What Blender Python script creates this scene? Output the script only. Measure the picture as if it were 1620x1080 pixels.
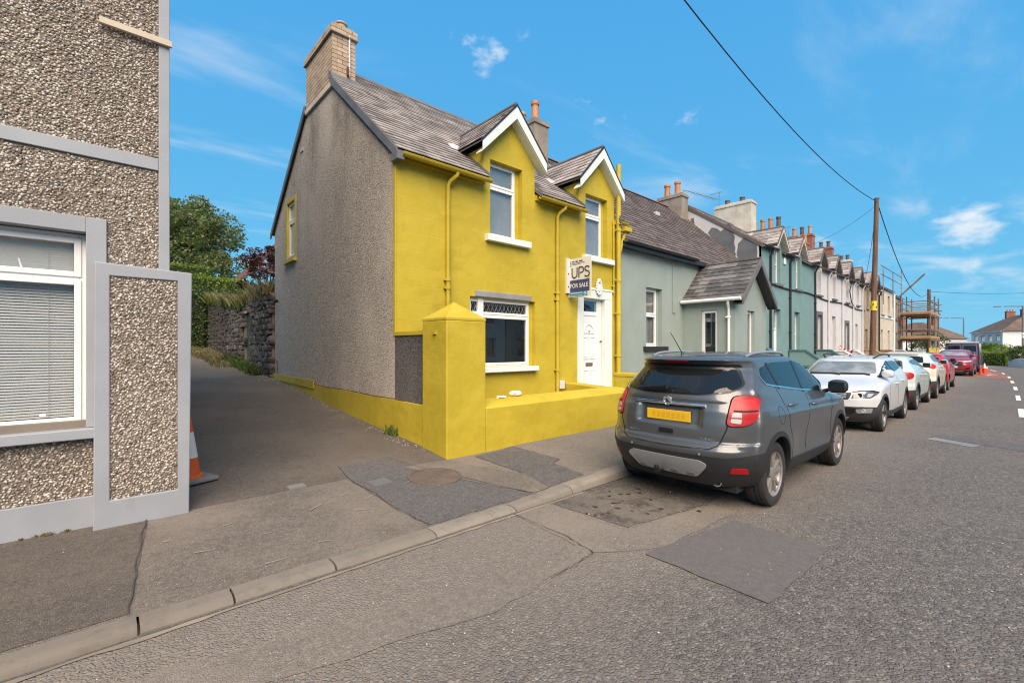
import bpy, bmesh, math, random
import numpy as np
from mathutils import Vector, Matrix
from mathutils.geometry import tessellate_polygon

for o in list(bpy.data.objects):
    bpy.data.objects.remove(o)
scene = bpy.context.scene
COL = scene.collection
R = math.radians
random.seed(7)
np.random.seed(7)

# ---------------------------------------------------------------- camera
cam_d = bpy.data.cameras.new("camera")
cam_d.sensor_width = 36.0
cam_d.lens = 16.0
cam_d.shift_y = 10 / 1620
cam_d.clip_start = 0.05
cam_d.clip_end = 3000
cam = bpy.data.objects.new("camera", cam_d)
cam.location = (0, 0, 1.7)
cam.rotation_euler = (R(90), 0, R(-42))
COL.objects.link(cam)
scene.camera = cam

# ---------------------------------------------------------------- sky and sun
SUN_AZ = R(235)      # direction the light comes from, measured from +X towards +Y
SUN_EL = R(46)
SKY_STRENGTH = 0.123
EXPOSURE = 0.68

world = bpy.data.worlds.new("World")
scene.world = world
world.use_nodes = True
wt = world.node_tree
for n in list(wt.nodes):
    wt.nodes.remove(n)


def wn(kind, **kw):
    n = wt.nodes.new(kind)
    for k, v in kw.items():
        setattr(n, k, v)
    return n


def wmath(op, a, b=None, c=None, clamp=False):
    n = wn('ShaderNodeMath', operation=op, use_clamp=clamp)
    for i, x in enumerate((a, b, c)):
        if x is None:
            continue
        if isinstance(x, (int, float)):
            n.inputs[i].default_value = x
        else:
            wt.links.new(x, n.inputs[i])
    return n.outputs[0]


sky = wn('ShaderNodeTexSky', sky_type='NISHITA')
sky.sun_disc = False
sky.sun_elevation = SUN_EL
sky.sun_rotation = R(90) - SUN_AZ
sky.altitude = 10
sky.air_density = 1.0
sky.dust_density = 0.4
sky.ozone_density = 2.5
# the photograph's strongly graded blue: each channel of the physical sky on its own response curve
ssep = wn('ShaderNodeSeparateColor')
wt.links.new(sky.outputs[0], ssep.inputs[0])
tint = wn('ShaderNodeCombineColor')
for k_, (gain, power) in enumerate(((0.474, 0.50), (1.853, 0.267), (3.82, 0.08))):
    wt.links.new(wmath('MULTIPLY', wmath('POWER', ssep.outputs[k_], power), gain), tint.inputs[k_])
tc = wn('ShaderNodeTexCoord')
sep = wn('ShaderNodeSeparateXYZ')
wt.links.new(tc.outputs['Generated'], sep.inputs[0])
zc = wmath('MAXIMUM', sep.outputs[2], 0.03)
px = wmath('DIVIDE', sep.outputs[0], zc)
py = wmath('DIVIDE', sep.outputs[1], zc)
cmb = wn('ShaderNodeCombineXYZ')
wt.links.new(px, cmb.inputs[0])
wt.links.new(py, cmb.inputs[1])
# thin streaked high cloud all over the sky
mp = wn('ShaderNodeMapping')
mp.inputs['Rotation'].default_value = (0, 0, R(35))
mp.inputs['Scale'].default_value = (0.8, 2.2, 1.0)
mp.inputs['Location'].default_value = (7.7, 13.1, 0)
wt.links.new(cmb.outputs[0], mp.inputs[0])
n1 = wn('ShaderNodeTexNoise')
n1.inputs['Scale'].default_value = 0.55
n1.inputs['Detail'].default_value = 7
n1.inputs['Roughness'].default_value = 0.55
n1.inputs['Distortion'].default_value = 0.5
wt.links.new(mp.outputs[0], n1.inputs['Vector'])
cir = wn('ShaderNodeMapRange', interpolation_type='SMOOTHSTEP')
cir.inputs[1].default_value = 0.49
cir.inputs[2].default_value = 0.78
cir.inputs[4].default_value = 0.58
wt.links.new(n1.outputs[0], cir.inputs[0])
# small fair-weather cumulus, denser towards the horizon by perspective alone
n2 = wn('ShaderNodeTexNoise')
n2.inputs['Scale'].default_value = 3.4
n2.inputs['Detail'].default_value = 6
n2.inputs['Roughness'].default_value = 0.58
mp2 = wn('ShaderNodeMapping')
mp2.inputs['Location'].default_value = (6.28, 12.80, -0.08)
mp2.inputs['Scale'].default_value = (1.0, 1.0, 1.9)
wt.links.new(tc.outputs['Generated'], mp2.inputs[0])
wt.links.new(mp2.outputs[0], n2.inputs['Vector'])
cum = wn('ShaderNodeMapRange', interpolation_type='SMOOTHSTEP')
cum.inputs[1].default_value = 0.625
cum.inputs[2].default_value = 0.725
cum.inputs[4].default_value = 0.85
wt.links.new(n2.outputs[0], cum.inputs[0])
cl = wmath('MAXIMUM', cir.outputs[0], cum.outputs[0])
fade = wn('ShaderNodeMapRange', interpolation_type='SMOOTHSTEP')
fade.inputs[1].default_value = 0.03
fade.inputs[2].default_value = 0.16
wt.links.new(sep.outputs[2], fade.inputs[0])
cl = wmath('MULTIPLY', cl, fade.outputs[0])
cmix = wn('ShaderNodeMix', data_type='RGBA')
wt.links.new(cl, cmix.inputs[0])
wt.links.new(tint.outputs[0], cmix.inputs[6])
cmix.inputs[7].default_value = (4.6, 4.8, 5.0, 1)
bg = wn('ShaderNodeBackground')
bg.inputs[1].default_value = SKY_STRENGTH
wo = wn('ShaderNodeOutputWorld')
wt.links.new(cmix.outputs[2], bg.inputs[0])
wt.links.new(bg.outputs[0], wo.inputs[0])

sun_d = bpy.data.lights.new("sun", 'SUN')
sun_d.energy = 4.6
sun_d.angle = R(58)
sun_d.color = (1.0, 0.805, 0.62)
sun = bpy.data.objects.new("sun", sun_d)
sdir = Vector((math.cos(SUN_EL) * math.cos(SUN_AZ), math.cos(SUN_EL) * math.sin(SUN_AZ), math.sin(SUN_EL)))
sun.rotation_euler = sdir.to_track_quat('Z', 'Y').to_euler()
sun.location = sdir * 60
COL.objects.link(sun)

scene.view_settings.view_transform = 'Standard'
scene.view_settings.look = 'None'
scene.view_settings.gamma = 1.0
scene.view_settings.exposure = EXPOSURE
scene.view_settings.use_curve_mapping = False
scene.render.engine = 'CYCLES'
scene.cycles.use_denoising = True
scene.cycles.filter_width = 1.15
scene.cycles.max_bounces = 6
scene.cycles.transparent_max_bounces = 12
scene.cycles.caustics_reflective = False
scene.cycles.caustics_refractive = False

# ================================================================ helpers


class Fr:
    """A local frame on a wall: a runs along it, b goes into it, z up."""

    def __init__(s, o=(0, 0, 0), A=(1, 0), B=(0, 1)):
        s.o, s.A, s.B = o, A, B

    def __call__(s, p):
        a, b, z = p
        return (s.o[0] + a * s.A[0] + b * s.B[0], s.o[1] + a * s.A[1] + b * s.B[1], s.o[2] + z)


def props(o, label=None, cat=None, group=None, kind=None):
    if label:
        o['label'] = label
    if cat:
        o['category'] = cat
    if group:
        o['group'] = group
    if kind:
        o['kind'] = kind
    return o


def empty(name, loc, label=None, cat=None, group=None, rz=0.0):
    o = bpy.data.objects.new(name, None)
    o.location = loc
    o.rotation_euler = (0, 0, rz)
    COL.objects.link(o)
    return props(o, label, cat, group)


MW = {}


def matrix_of(o):
    m = Matrix.Translation(o.location) @ o.rotation_euler.to_matrix().to_4x4()
    if o.parent is not None:
        m = matrix_of(o.parent) @ o.matrix_parent_inverse @ m
    return m


def put(o, parent, local=False):
    COL.objects.link(o)
    if parent is not None:
        o.parent = parent
        if not local:
            o.matrix_parent_inverse = matrix_of(parent).inverted()
    return o


class MB:
    def __init__(s, fr=None):
        s.v, s.f, s.mi, s.fr = [], [], [], fr

    def add(s, vs, fs, mi=0):
        n = len(s.v)
        if s.fr:
            vs = [s.fr(p) for p in vs]
        s.v += [tuple(p) for p in vs]
        s.f += [tuple(i + n for i in f) for f in fs]
        s.mi += [mi] * len(fs)
        return s

    def box(s, x0, x1, y0, y1, z0, z1, mi=0):
        return s.add([(x0, y0, z0), (x1, y0, z0), (x1, y1, z0), (x0, y1, z0), (x0, y0, z1), (x1, y0, z1), (x1, y1, z1), (x0, y1, z1)],
                     [(0, 3, 2, 1), (4, 5, 6, 7), (0, 1, 5, 4), (1, 2, 6, 5), (2, 3, 7, 6), (3, 0, 4, 7)], mi)

    def prism(s, poly, axis, lo, hi, mi=0):
        n = len(poly)
        if axis == 'y':
            mk = lambda p, t: (p[0], t, p[1])
        elif axis == 'x':
            mk = lambda p, t: (t, p[0], p[1])
        else:
            mk = lambda p, t: (p[0], p[1], t)
        vs = [mk(p, lo) for p in poly] + [mk(p, hi) for p in poly]
        tri = tessellate_polygon([[Vector((p[0], p[1], 0)) for p in poly]])
        fs = [tuple(t) for t in tri] + [tuple(i + n for i in t[::-1]) for t in tri]
        fs += [(i, (i + 1) % n, (i + 1) % n + n, i + n) for i in range(n)]
        return s.add(vs, fs, mi)

    def wall(s, outer, holes, y0, y1, mi=0):
        """A wall slab of polygon (x, z) with holes, front at y0, back at y1."""
        polys = [outer] + holes
        flat = [p for q in polys for p in q]
        tri = tessellate_polygon([[Vector((p[0], p[1], 0)) for p in q] for q in polys])
        n = len(flat)
        vs = [(p[0], y0, p[1]) for p in flat] + [(p[0], y1, p[1]) for p in flat]
        fs = [tuple(t) for t in tri] + [tuple(i + n for i in t[::-1]) for t in tri]
        k = 0
        for q in polys:
            m = len(q)
            fs += [(k + i, k + (i + 1) % m, k + (i + 1) % m + n, k + i + n) for i in range(m)]
            k += m
        return s.add(vs, fs, mi)

    def quad(s, a, b, c, d, mi=0):
        return s.add([a, b, c, d], [(0, 1, 2, 3)], mi)

    def tube(s, path, r, n=8, mi=0, cap=True):
        path = [Vector(p) for p in path]
        vs, fs = [], []
        m = len(path)
        rr = r if isinstance(r, (list, tuple)) else [r] * m
        up = None
        for i, p in enumerate(path):
            d = (path[min(i + 1, m - 1)] - path[max(i - 1, 0)]).normalized()
            if up is None:
                up = Vector((0, 0, 1)) if abs(d.z) < 0.9 else Vector((1, 0, 0))
            x = d.cross(up)
            if x.length < 1e-4:
                x = d.cross(Vector((0, 1, 0)))
            x.normalize()
            y = x.cross(d).normalized()
            up = y
            for k in range(n):
                t = 2 * math.pi * k / n
                vs.append(p + (x * math.cos(t) + y * math.sin(t)) * rr[i])
        for i in range(m - 1):
            for k in range(n):
                k2 = (k + 1) % n
                fs.append((i * n + k, i * n + k2, (i + 1) * n + k2, (i + 1) * n + k))
        if cap:
            fs.append(tuple(range(n))[::-1])
            fs.append(tuple((m - 1) * n + k for k in range(n)))
        return s.add(vs, fs, mi)

    def lathe(s, prof, c, n=24, axis='z', mi=0, cap=True):
        vs, fs = [], []
        for r, h in prof:
            for k in range(n):
                t = 2 * math.pi * k / n
                a, b = r * math.cos(t), r * math.sin(t)
                vs.append((c[0] + a, c[1] + b, c[2] + h) if axis == 'z' else (c[0] + a, c[1] + h, c[2] + b) if axis == 'y' else (c[0] + h, c[1] + a, c[2] + b))
        m = len(prof)
        for i in range(m - 1):
            for k in range(n):
                k2 = (k + 1) % n
                fs.append((i * n + k, i * n + k2, (i + 1) * n + k2, (i + 1) * n + k))
        if cap:
            fs.append(tuple(range(n))[::-1])
            fs.append(tuple((m - 1) * n + k for k in range(n)))
        return s.add(vs, fs, mi)

    def mesh(s, name, mats, smooth=None):
        me = bpy.data.meshes.new(name)
        me.from_pydata(s.v, [], s.f)
        bm = bmesh.new()
        bm.from_mesh(me)
        bmesh.ops.recalc_face_normals(bm, faces=bm.faces)
        bm.to_mesh(me)
        bm.free()
        if not isinstance(mats, (list, tuple)):
            mats = [mats]
        for m in mats:
            me.materials.append(m)
        if len(mats) > 1:
            me.polygons.foreach_set('material_index', s.mi)
        if smooth is not None:
            me.polygons.foreach_set('use_smooth', [True] * len(me.polygons))
            me.set_sharp_from_angle(angle=R(smooth))
        me.update()
        return me

    def build(s, name, mats, parent=None, smooth=None, bev=0, local=False, **kw):
        o = bpy.data.objects.new(name, s.mesh(name, mats, smooth))
        put(o, parent, local)
        if bev:
            b = o.modifiers.new('bevel', 'BEVEL')
            b.width = bev
            b.segments = 2
            b.limit_method = 'ANGLE'
            b.angle_limit = R(35)
        return props(o, **kw)


def raw_mesh(name, verts, faces, mats, smooth=False):
    """Fast mesh from numpy arrays; faces all of one size."""
    verts = np.asarray(verts, dtype=np.float32)
    faces = np.asarray(faces, dtype=np.int32)
    me = bpy.data.meshes.new(name)
    k = faces.shape[1]
    me.vertices.add(len(verts))
    me.vertices.foreach_set('co', verts.ravel())
    me.loops.add(faces.size)
    me.loops.foreach_set('vertex_index', faces.ravel())
    me.polygons.add(len(faces))
    me.polygons.foreach_set('loop_start', np.arange(0, faces.size, k, dtype=np.int32))
    if smooth:
        me.polygons.foreach_set('use_smooth', np.ones(len(faces), dtype=bool))
    me.update(calc_edges=True)
    for m in (mats if isinstance(mats, (list, tuple)) else [mats]):
        me.materials.append(m)
    return me


def instance(me, name, parent, loc, rot, scale=(1, 1, 1)):
    o = bpy.data.objects.new(name, me)
    put(o, parent)
    o.location = loc
    o.rotation_euler = rot
    o.scale = scale
    return o


def grid_poly(poly, step):
    bm = bmesh.new()
    vs = [bm.verts.new((p[0], p[1], 0)) for p in poly]
    bm.faces.new(vs)
    bmesh.ops.triangulate(bm, faces=bm.faces)
    if step:
        for ax in (0, 1):
            lo = min(p[ax] for p in poly)
            hi = max(p[ax] for p in poly)
            k = math.floor(lo / step) + 1
            while k * step < hi:
                nrm = (1, 0, 0) if ax == 0 else (0, 1, 0)
                co = (k * step, 0, 0) if ax == 0 else (0, k * step, 0)
                bmesh.ops.bisect_plane(bm, geom=bm.verts[:] + bm.edges[:] + bm.faces[:], plane_co=co, plane_no=nrm, dist=1e-5)
                k += 1
    bmesh.ops.remove_doubles(bm, verts=bm.verts, dist=1e-5)
    bm.verts.index_update()
    v = [(q.co.x, q.co.y) for q in bm.verts]
    f = [tuple(q.index for q in fc.verts) for fc in bm.faces]
    be = [tuple(q.index for q in e.verts) for e in bm.edges if len(e.link_faces) == 1]
    bm.free()
    return v, f, be


def rough_edge(poly, step, jit, rnd):
    out = []
    n = len(poly)
    for i in range(n):
        a, b = Vector(poly[i]), Vector(poly[(i + 1) % n])
        k = max(1, int((b - a).length / step))
        for j in range(k):
            p = a.lerp(b, j / k)
            out.append((p.x + rnd.uniform(-jit, jit), p.y + rnd.uniform(-jit, jit)))
    return out


def rect(x0, x1, z0, z1):
    return [(x0, z0), (x1, z0), (x1, z1), (x0, z1)]


# ================================================================ materials
class NT:
    def __init__(s, name):
        s.m = bpy.data.materials.new(name)
        s.m.use_nodes = True
        s.t = s.m.node_tree
        s.b = s.t.nodes['Principled BSDF']
        s._c = None

    def n(s, kind, **kw):
        nd = s.t.nodes.new(kind)
        for k, v in kw.items():
            setattr(nd, k, v)
        return nd

    def link(s, a, b):
        s.t.links.new(a, b)

    def setin(s, nd, key, val):
        if val is None:
            return
        if hasattr(val, 'is_output'):
            s.link(val, nd.inputs[key])
        else:
            if isinstance(val, tuple) and len(val) == 3 and nd.inputs[key].type == 'RGBA':
                val = (*val, 1)
            nd.inputs[key].default_value = val

    def co(s):
        if s._c is None:
            s._c = s.n('ShaderNodeTexCoord').outputs['Object']
        return s._c

    def map(s, scale=(1, 1, 1), loc=(0, 0, 0), rot=(0, 0, 0), src=None):
        m = s.n('ShaderNodeMapping')
        s.link(src or s.co(), m.inputs[0])
        m.inputs['Scale'].default_value = scale
        m.inputs['Location'].default_value = loc
        m.inputs['Rotation'].default_value = rot
        return m.outputs[0]

    def noise(s, scale, detail=3, rough=0.5, vec=None, dist=0.0, out=0):
        nd = s.n('ShaderNodeTexNoise')
        s.link(vec or s.co(), nd.inputs['Vector'])
        nd.inputs['Scale'].default_value = scale
        nd.inputs['Detail'].default_value = detail
        nd.inputs['Roughness'].default_value = rough
        nd.inputs['Distortion'].default_value = dist
        return nd.outputs[out]

    def vor(s, scale, feature='F1', out='Distance', vec=None, rnd=1.0):
        nd = s.n('ShaderNodeTexVoronoi', feature=feature)
        s.link(vec or s.co(), nd.inputs['Vector'])
        nd.inputs['Scale'].default_value = scale
        nd.inputs['Randomness'].default_value = rnd
        return nd.outputs[out]

    def rng(s, val, a, b, c=0.0, d=1.0, smooth=True):
        nd = s.n('ShaderNodeMapRange')
        if smooth:
            nd.interpolation_type = 'SMOOTHSTEP'
        s.link(val, nd.inputs[0])
        for i, x in enumerate((a, b, c, d)):
            nd.inputs[i + 1].default_value = x
        return nd.outputs[0]

    def math(s, op, a, b=None, clamp=False):
        nd = s.n('ShaderNodeMath', operation=op, use_clamp=clamp)
        s.setin(nd, 0, a)
        s.setin(nd, 1, b)
        return nd.outputs[0]

    def mix(s, fac, a, b, mode='MIX'):
        nd = s.n('ShaderNodeMix', data_type='RGBA', blend_type=mode)
        s.setin(nd, 0, fac)
        s.setin(nd, 6, a)
        s.setin(nd, 7, b)
        return nd.outputs[2]

    def ramp(s, fac, stops, const=False):
        nd = s.n('ShaderNodeValToRGB')
        if const:
            nd.color_ramp.interpolation = 'CONSTANT'
        e = nd.color_ramp.elements
        while len(e) < len(stops):
            e.new(0.5)
        for i, (p, c) in enumerate(stops):
            e[i].position = p
            e[i].color = (*c, 1)
        s.link(fac, nd.inputs[0])
        return nd.outputs[0]

    def bump(s, h, strength=0.5, dist=0.01, prev=None):
        nd = s.n('ShaderNodeBump')
        nd.inputs['Strength'].default_value = strength
        nd.inputs['Distance'].default_value = dist
        s.link(h, nd.inputs['Height'])
        if prev is not None:
            s.link(prev, nd.inputs['Normal'])
        return nd.outputs[0]

    def out(s, col=None, rough=None, normal=None, **kw):
        b = s.b
        s.setin(b, 'Base Color', col)
        s.setin(b, 'Roughness', rough)
        if normal is not None:
            s.link(normal, b.inputs['Normal'])
        for k, v in kw.items():
            s.setin(b, k.replace('_', ' '), v)
        return s.m


M = {}


def plain(name, col, rough=0.5, var=0.0, bump=0.0, bscale=60, dirt=None, **kw):
    """A plain finish with slight uneven colour and optional fine relief."""
    t = NT(name)
    c = col
    if var:
        f = t.noise(1.7, 5, 0.6)
        c = t.mix(t.rng(f, 0.3, 0.7), tuple(x * (1 - var) for x in col), tuple(min(1, x * (1 + var)) for x in col))
    if dirt:
        f = t.rng(t.noise(3.1, 6, 0.65, vec=t.map((1, 1, 0.35))), 0.55, 0.8)
        c = t.mix(t.math('MULTIPLY', f, dirt[0]), c, dirt[1])
    nm = t.bump(t.noise(bscale, 4, 0.6), bump, 0.004) if bump else None
    M[name] = t.out(c, rough, nm, **kw)
    return M[name]


# painted yellow render with the blockwork showing faintly through the paint
def yellow_paint(name, joints):
    t = NT(name)
    f = t.noise(0.9, 5, 0.6)
    c = t.mix(t.rng(f, 0.25, 0.75), (0.40, 0.304, 0.017), (0.49, 0.376, 0.026))
    pt = t.rng(t.noise(1.6, 3, 0.5, vec=t.map((0.7, 0.7, 1.6))), 0.5, 0.56)
    c = t.mix(t.math('MULTIPLY', pt, 0.35), c, (0.52, 0.405, 0.036))
    g = t.rng(t.noise(2.3, 7, 0.7, vec=t.map((1.3, 1.3, 0.5))), 0.58, 0.85)
    c = t.mix(t.math('MULTIPLY', g, 0.45), c, (0.27, 0.195, 0.03))
    st_ = t.rng(t.noise(5.0, 6, 0.7, vec=t.map((3.2, 3.2, 0.22))), 0.56, 0.78)
    c = t.mix(t.math('MULTIPLY', st_, 0.28), c, (0.30, 0.22, 0.05))
    ck = t.vor(0.9, feature='DISTANCE_TO_EDGE', vec=t.mix(0.25, t.co(), t.noise(3.0, 5, 0.7, out=1)))
    cm = t.math('MULTIPLY', t.rng(ck, 0.003, 0.008, 1.0, 0.0), t.rng(t.noise(0.7, 3), 0.5, 0.6))
    c = t.mix(t.math('MULTIPLY', cm, 0.10), c, (0.16, 0.11, 0.03))
    nm = t.bump(t.noise(38, 5, 0.7), 0.45, 0.008)
    nm = t.bump(t.noise(5, 3, 0.5), 0.35, 0.025, nm)
    if joints:
        br = t.n('ShaderNodeTexBrick')
        sw = t.n('ShaderNodeSeparateXYZ')
        t.link(t.co(), sw.inputs[0])
        cb = t.n('ShaderNodeCombineXYZ')
        t.link(sw.outputs[0], cb.inputs[0])
        t.link(t.math('ADD', sw.outputs[2], t.math('MULTIPLY', t.noise(1.2, 2), 0.012)), cb.inputs[1])
        t.link(cb.outputs[0], br.inputs['Vector'])
        br.inputs['Scale'].default_value = 1.0
        br.inputs['Mortar Size'].default_value = 0.006
        br.inputs['Mortar Smooth'].default_value = 0.6
        br.inputs['Brick Width'].default_value = 0.62
        br.inputs['Row Height'].default_value = 0.31
        br.inputs['Color1'].default_value = (1, 1, 1, 1)
        br.inputs['Color2'].default_value = (1, 1, 1, 1)
        br.inputs['Mortar'].default_value = (0, 0, 0, 1)
        fade = t.rng(t.noise(0.8, 3), 0.35, 0.65)
        h = t.mix(fade, (1, 1, 1), br.outputs[0])
        nm = t.bump(h, 0.4, 0.007, nm)
        c = t.mix(t.math('MULTIPLY', t.math('SUBTRACT', 1.0, h), 0.06), c, (0.22, 0.16, 0.02))
    M[name] = t.out(c, t.rng(t.noise(8, 3), 0.3, 0.7, 0.55, 0.8), nm)


yellow_paint('yellow_wall', True)
yellow_paint('yellow_trim', False)


def roughcast(name, c1, c2, stain, sc=95, stain_z=None):
    t = NT(name)
    v = t.vor(sc, out='Color')
    sp = t.n('ShaderNodeSeparateColor')
    t.link(v, sp.inputs[0])
    c = t.mix(sp.outputs[0], c1, c2)
    dk = t.vor(sc, feature='DISTANCE_TO_EDGE')
    c = t.mix(t.rng(dk, 0.0, 0.12, 0.75, 0.0), c, tuple(x * 0.32 for x in c1))
    big = t.rng(t.noise(0.75, 7, 0.68, vec=t.map((1.0, 1.0, 0.32))), 0.46, 0.70)
    if stain_z:
        sp2 = t.n('ShaderNodeSeparateXYZ')
        t.link(t.co(), sp2.inputs[0])
        zz = t.rng(t.math('ADD', sp2.outputs[2], t.math('MULTIPLY', t.noise(1.6, 4), 1.2)), stain_z[0], stain_z[1], 0.25, 1.0)
        big = t.math('MULTIPLY', big, zz)
    c = t.mix(t.math('MULTIPLY', big, 0.7), c, stain)
    c = t.mix(t.math('MULTIPLY', t.rng(t.noise(0.45, 3), 0.5, 0.75), 0.35), c, tuple(min(1, x * 1.25) for x in c2))
    nm = t.bump(t.rng(dk, 0.0, 0.25), 0.9, 0.008)
    nm = t.bump(t.noise(3, 3), 0.2, 0.03, nm)
    M[name] = t.out(c, 0.9, nm)


roughcast('gable_roughcast', (0.33, 0.285, 0.24), (0.66, 0.59, 0.515), (0.10, 0.09, 0.078), 42, (4.2, 7.2))
roughcast('dark_roughcast', (0.03, 0.026, 0.028), (0.19, 0.17, 0.165), (0.022, 0.02, 0.024), 48)
roughcast('grey_roughcast', (0.20, 0.19, 0.18), (0.36, 0.34, 0.32), (0.1, 0.095, 0.09), 90)

plain('mortar_bed', (0.20, 0.17, 0.14), 0.95, 0.15, 0.6, 90)
t = NT('pebble')
geo = t.n('ShaderNodeNewGeometry')
c = t.ramp(geo.outputs['Random Per Island'], [(0.0, (0.10, 0.078, 0.062)), (0.14, (0.20, 0.16, 0.13)), (0.32, (0.31, 0.255, 0.21)),
                                              (0.55, (0.40, 0.34, 0.285)), (0.78, (0.50, 0.445, 0.385)), (1.0, (0.62, 0.575, 0.52))])
c = t.mix(t.math('MULTIPLY', t.rng(t.noise(1.5, 4), 0.45, 0.75), 0.3), c, (0.2, 0.17, 0.14))
M['pebble'] = t.out(c, 0.55)

plain('grey_paint', (0.30, 0.318, 0.350), 0.55, 0.07, 0.18, 40, (0.45, (0.22, 0.215, 0.21)))
plain('white_paint', (0.68, 0.73, 0.715), 0.45, 0.03, 0.05, 40, (0.2, (0.5, 0.48, 0.44)))
plain('white_plastic', (0.78, 0.78, 0.785), 0.28, 0.02)
plain('sage_paint', (0.27, 0.32, 0.295), 0.6, 0.05, 0.14, 40, (0.25, (0.2, 0.23, 0.21)))
plain('teal_paint', (0.165, 0.27, 0.268), 0.6, 0.06, 0.14, 40, (0.25, (0.12, 0.2, 0.2)))
plain('teal_dark', (0.075, 0.16, 0.165), 0.5, 0.05)
plain('pale_render', (0.54, 0.53, 0.54), 0.75, 0.06, 0.15, 40, (0.3, (0.36, 0.34, 0.33)))
plain('cream_render', (0.55, 0.50, 0.41), 0.75, 0.06, 0.15, 40, (0.3, (0.36, 0.33, 0.27)))
plain('far_white', (0.70, 0.69, 0.68), 0.8, 0.05)
plain('black_paint', (0.022, 0.022, 0.024), 0.4, 0.1)
plain('grey_frame', (0.13, 0.12, 0.12), 0.5, 0.1)
plain('lead', (0.12, 0.125, 0.135), 0.55, 0.2, 0.2, 12)
plain('light_lead', (0.42, 0.43, 0.44), 0.5, 0.15)
plain('concrete_lintel', (0.25, 0.255, 0.28), 0.9, 0.12, 0.6, 60, (0.6, (0.13, 0.13, 0.15)))
plain('chimney_render', (0.24, 0.21, 0.175), 0.9, 0.2, 0.5, 30, (0.6, (0.09, 0.08, 0.07)))
plain('white_chimney', (0.50, 0.46, 0.39), 0.9, 0.15, 0.4, 30, (0.6, (0.25, 0.22, 0.17)))
plain('terracotta', (0.42, 0.19, 0.085), 0.7, 0.2, 0.2, 30, (0.6, (0.2, 0.11, 0.07)))
plain('pale_pot', (0.36, 0.26, 0.17), 0.75, 0.2, 0.2, 30, (0.5, (0.2, 0.15, 0.1)))
plain('dark_pot', (0.10, 0.075, 0.07), 0.7, 0.2)
plain('rust', (0.11, 0.05, 0.035), 0.8, 0.3)
plain('timber', (0.36, 0.22, 0.11), 0.8, 0.2, 0.3, 40)
plain('pale_timber', (0.52, 0.45, 0.36), 0.8, 0.1, 0.2, 40)
plain('scaffold_steel', (0.24, 0.18, 0.15), 0.5, 0.3, Metallic=0.5)
plain('hazard_yellow', (0.75, 0.52, 0.015), 0.5)
plain('sign_white', (0.66, 0.64, 0.60), 0.5, 0.03)
plain('sign_black', (0.02, 0.022, 0.026), 0.6)
plain('sign_blue', (0.035, 0.055, 0.16), 0.5)
plain('sign_teal', (0.03, 0.16, 0.27), 0.5)
plain('sign_pale', (0.35, 0.55, 0.62), 0.5)
plain('sign_green', (0.40, 0.45, 0.08), 0.5)
plain('cone_orange', (0.62, 0.10, 0.02), 0.5, 0.15, 0.1, 30, (0.5, (0.3, 0.09, 0.05)))
plain('cone_red', (0.62, 0.045, 0.02), 0.5, 0.1)
plain('cone_white', (0.66, 0.65, 0.63), 0.5, 0.06, 0, 30, (0.4, (0.4, 0.38, 0.35)))
plain('cone_base', (0.16, 0.15, 0.145), 0.9, 0.2, 0.4, 40)
plain('cable_black', (0.018, 0.018, 0.02), 0.6)
plain('galvanised', (0.17, 0.175, 0.18), 0.6, 0.15, Metallic=0.2)
plain('red_brick', (0.26, 0.105, 0.07), 0.9, 0.2)
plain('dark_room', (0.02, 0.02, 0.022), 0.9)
plain('room_grey', (0.11, 0.105, 0.10), 0.9, 0.2)
plain('net_curtain', (0.40, 0.40, 0.39), 0.9, 0.1)
plain('blind_grey', (0.30, 0.305, 0.31), 0.8, 0.15)
plain('dark_curtain', (0.30, 0.30, 0.30), 0.9, 0.25)
plain('blind_slat', (0.66, 0.66, 0.67), 0.45, 0.03)
plain('blue_door', (0.05, 0.16, 0.34), 0.4)
plain('dark_door', (0.05, 0.035, 0.035), 0.4)
plain('green_door', (0.045, 0.075, 0.05), 0.7, 0.3, 0.4, 20)
plain('iron', (0.125, 0.096, 0.078), 0.8, 0.25, 0.7, 90, Metallic=0.1)
plain('steel_cover', (0.20, 0.205, 0.21), 0.6, 0.2, 0.5, 80, Metallic=0.3)
plain('flag_red', (0.55, 0.03, 0.04), 0.8)
plain('rag', (0.70, 0.69, 0.67), 0.8, 0.08)
plain('flower', (0.45, 0.02, 0.06), 0.6)

# glass: clear at right angles, mirror-like at a glance
t = NT('glass')
g = t.n('ShaderNodeBsdfGlossy')
g.inputs['Roughness'].default_value = 0.015
g.inputs['Color'].default_value = (0.95, 0.97, 1, 1)
tr = t.n('ShaderNodeBsdfTransparent')
tr.inputs['Color'].default_value = (0.93, 0.94, 0.935, 1)
lw_ = t.n('ShaderNodeLayerWeight')
lw_.inputs[0].default_value = 0.5
fac = t.math('ADD', t.math('MULTIPLY', t.math('POWER', lw_.outputs['Facing'], 4.0), 0.85), 0.09)
mx = t.n('ShaderNodeMixShader')
t.link(fac, mx.inputs[0])
t.link(tr.outputs[0], mx.inputs[1])
t.link(g.outputs[0], mx.inputs[2])
t.link(mx.outputs[0], t.t.nodes['Material Output'].inputs[0])
M['glass'] = t.m


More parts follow.
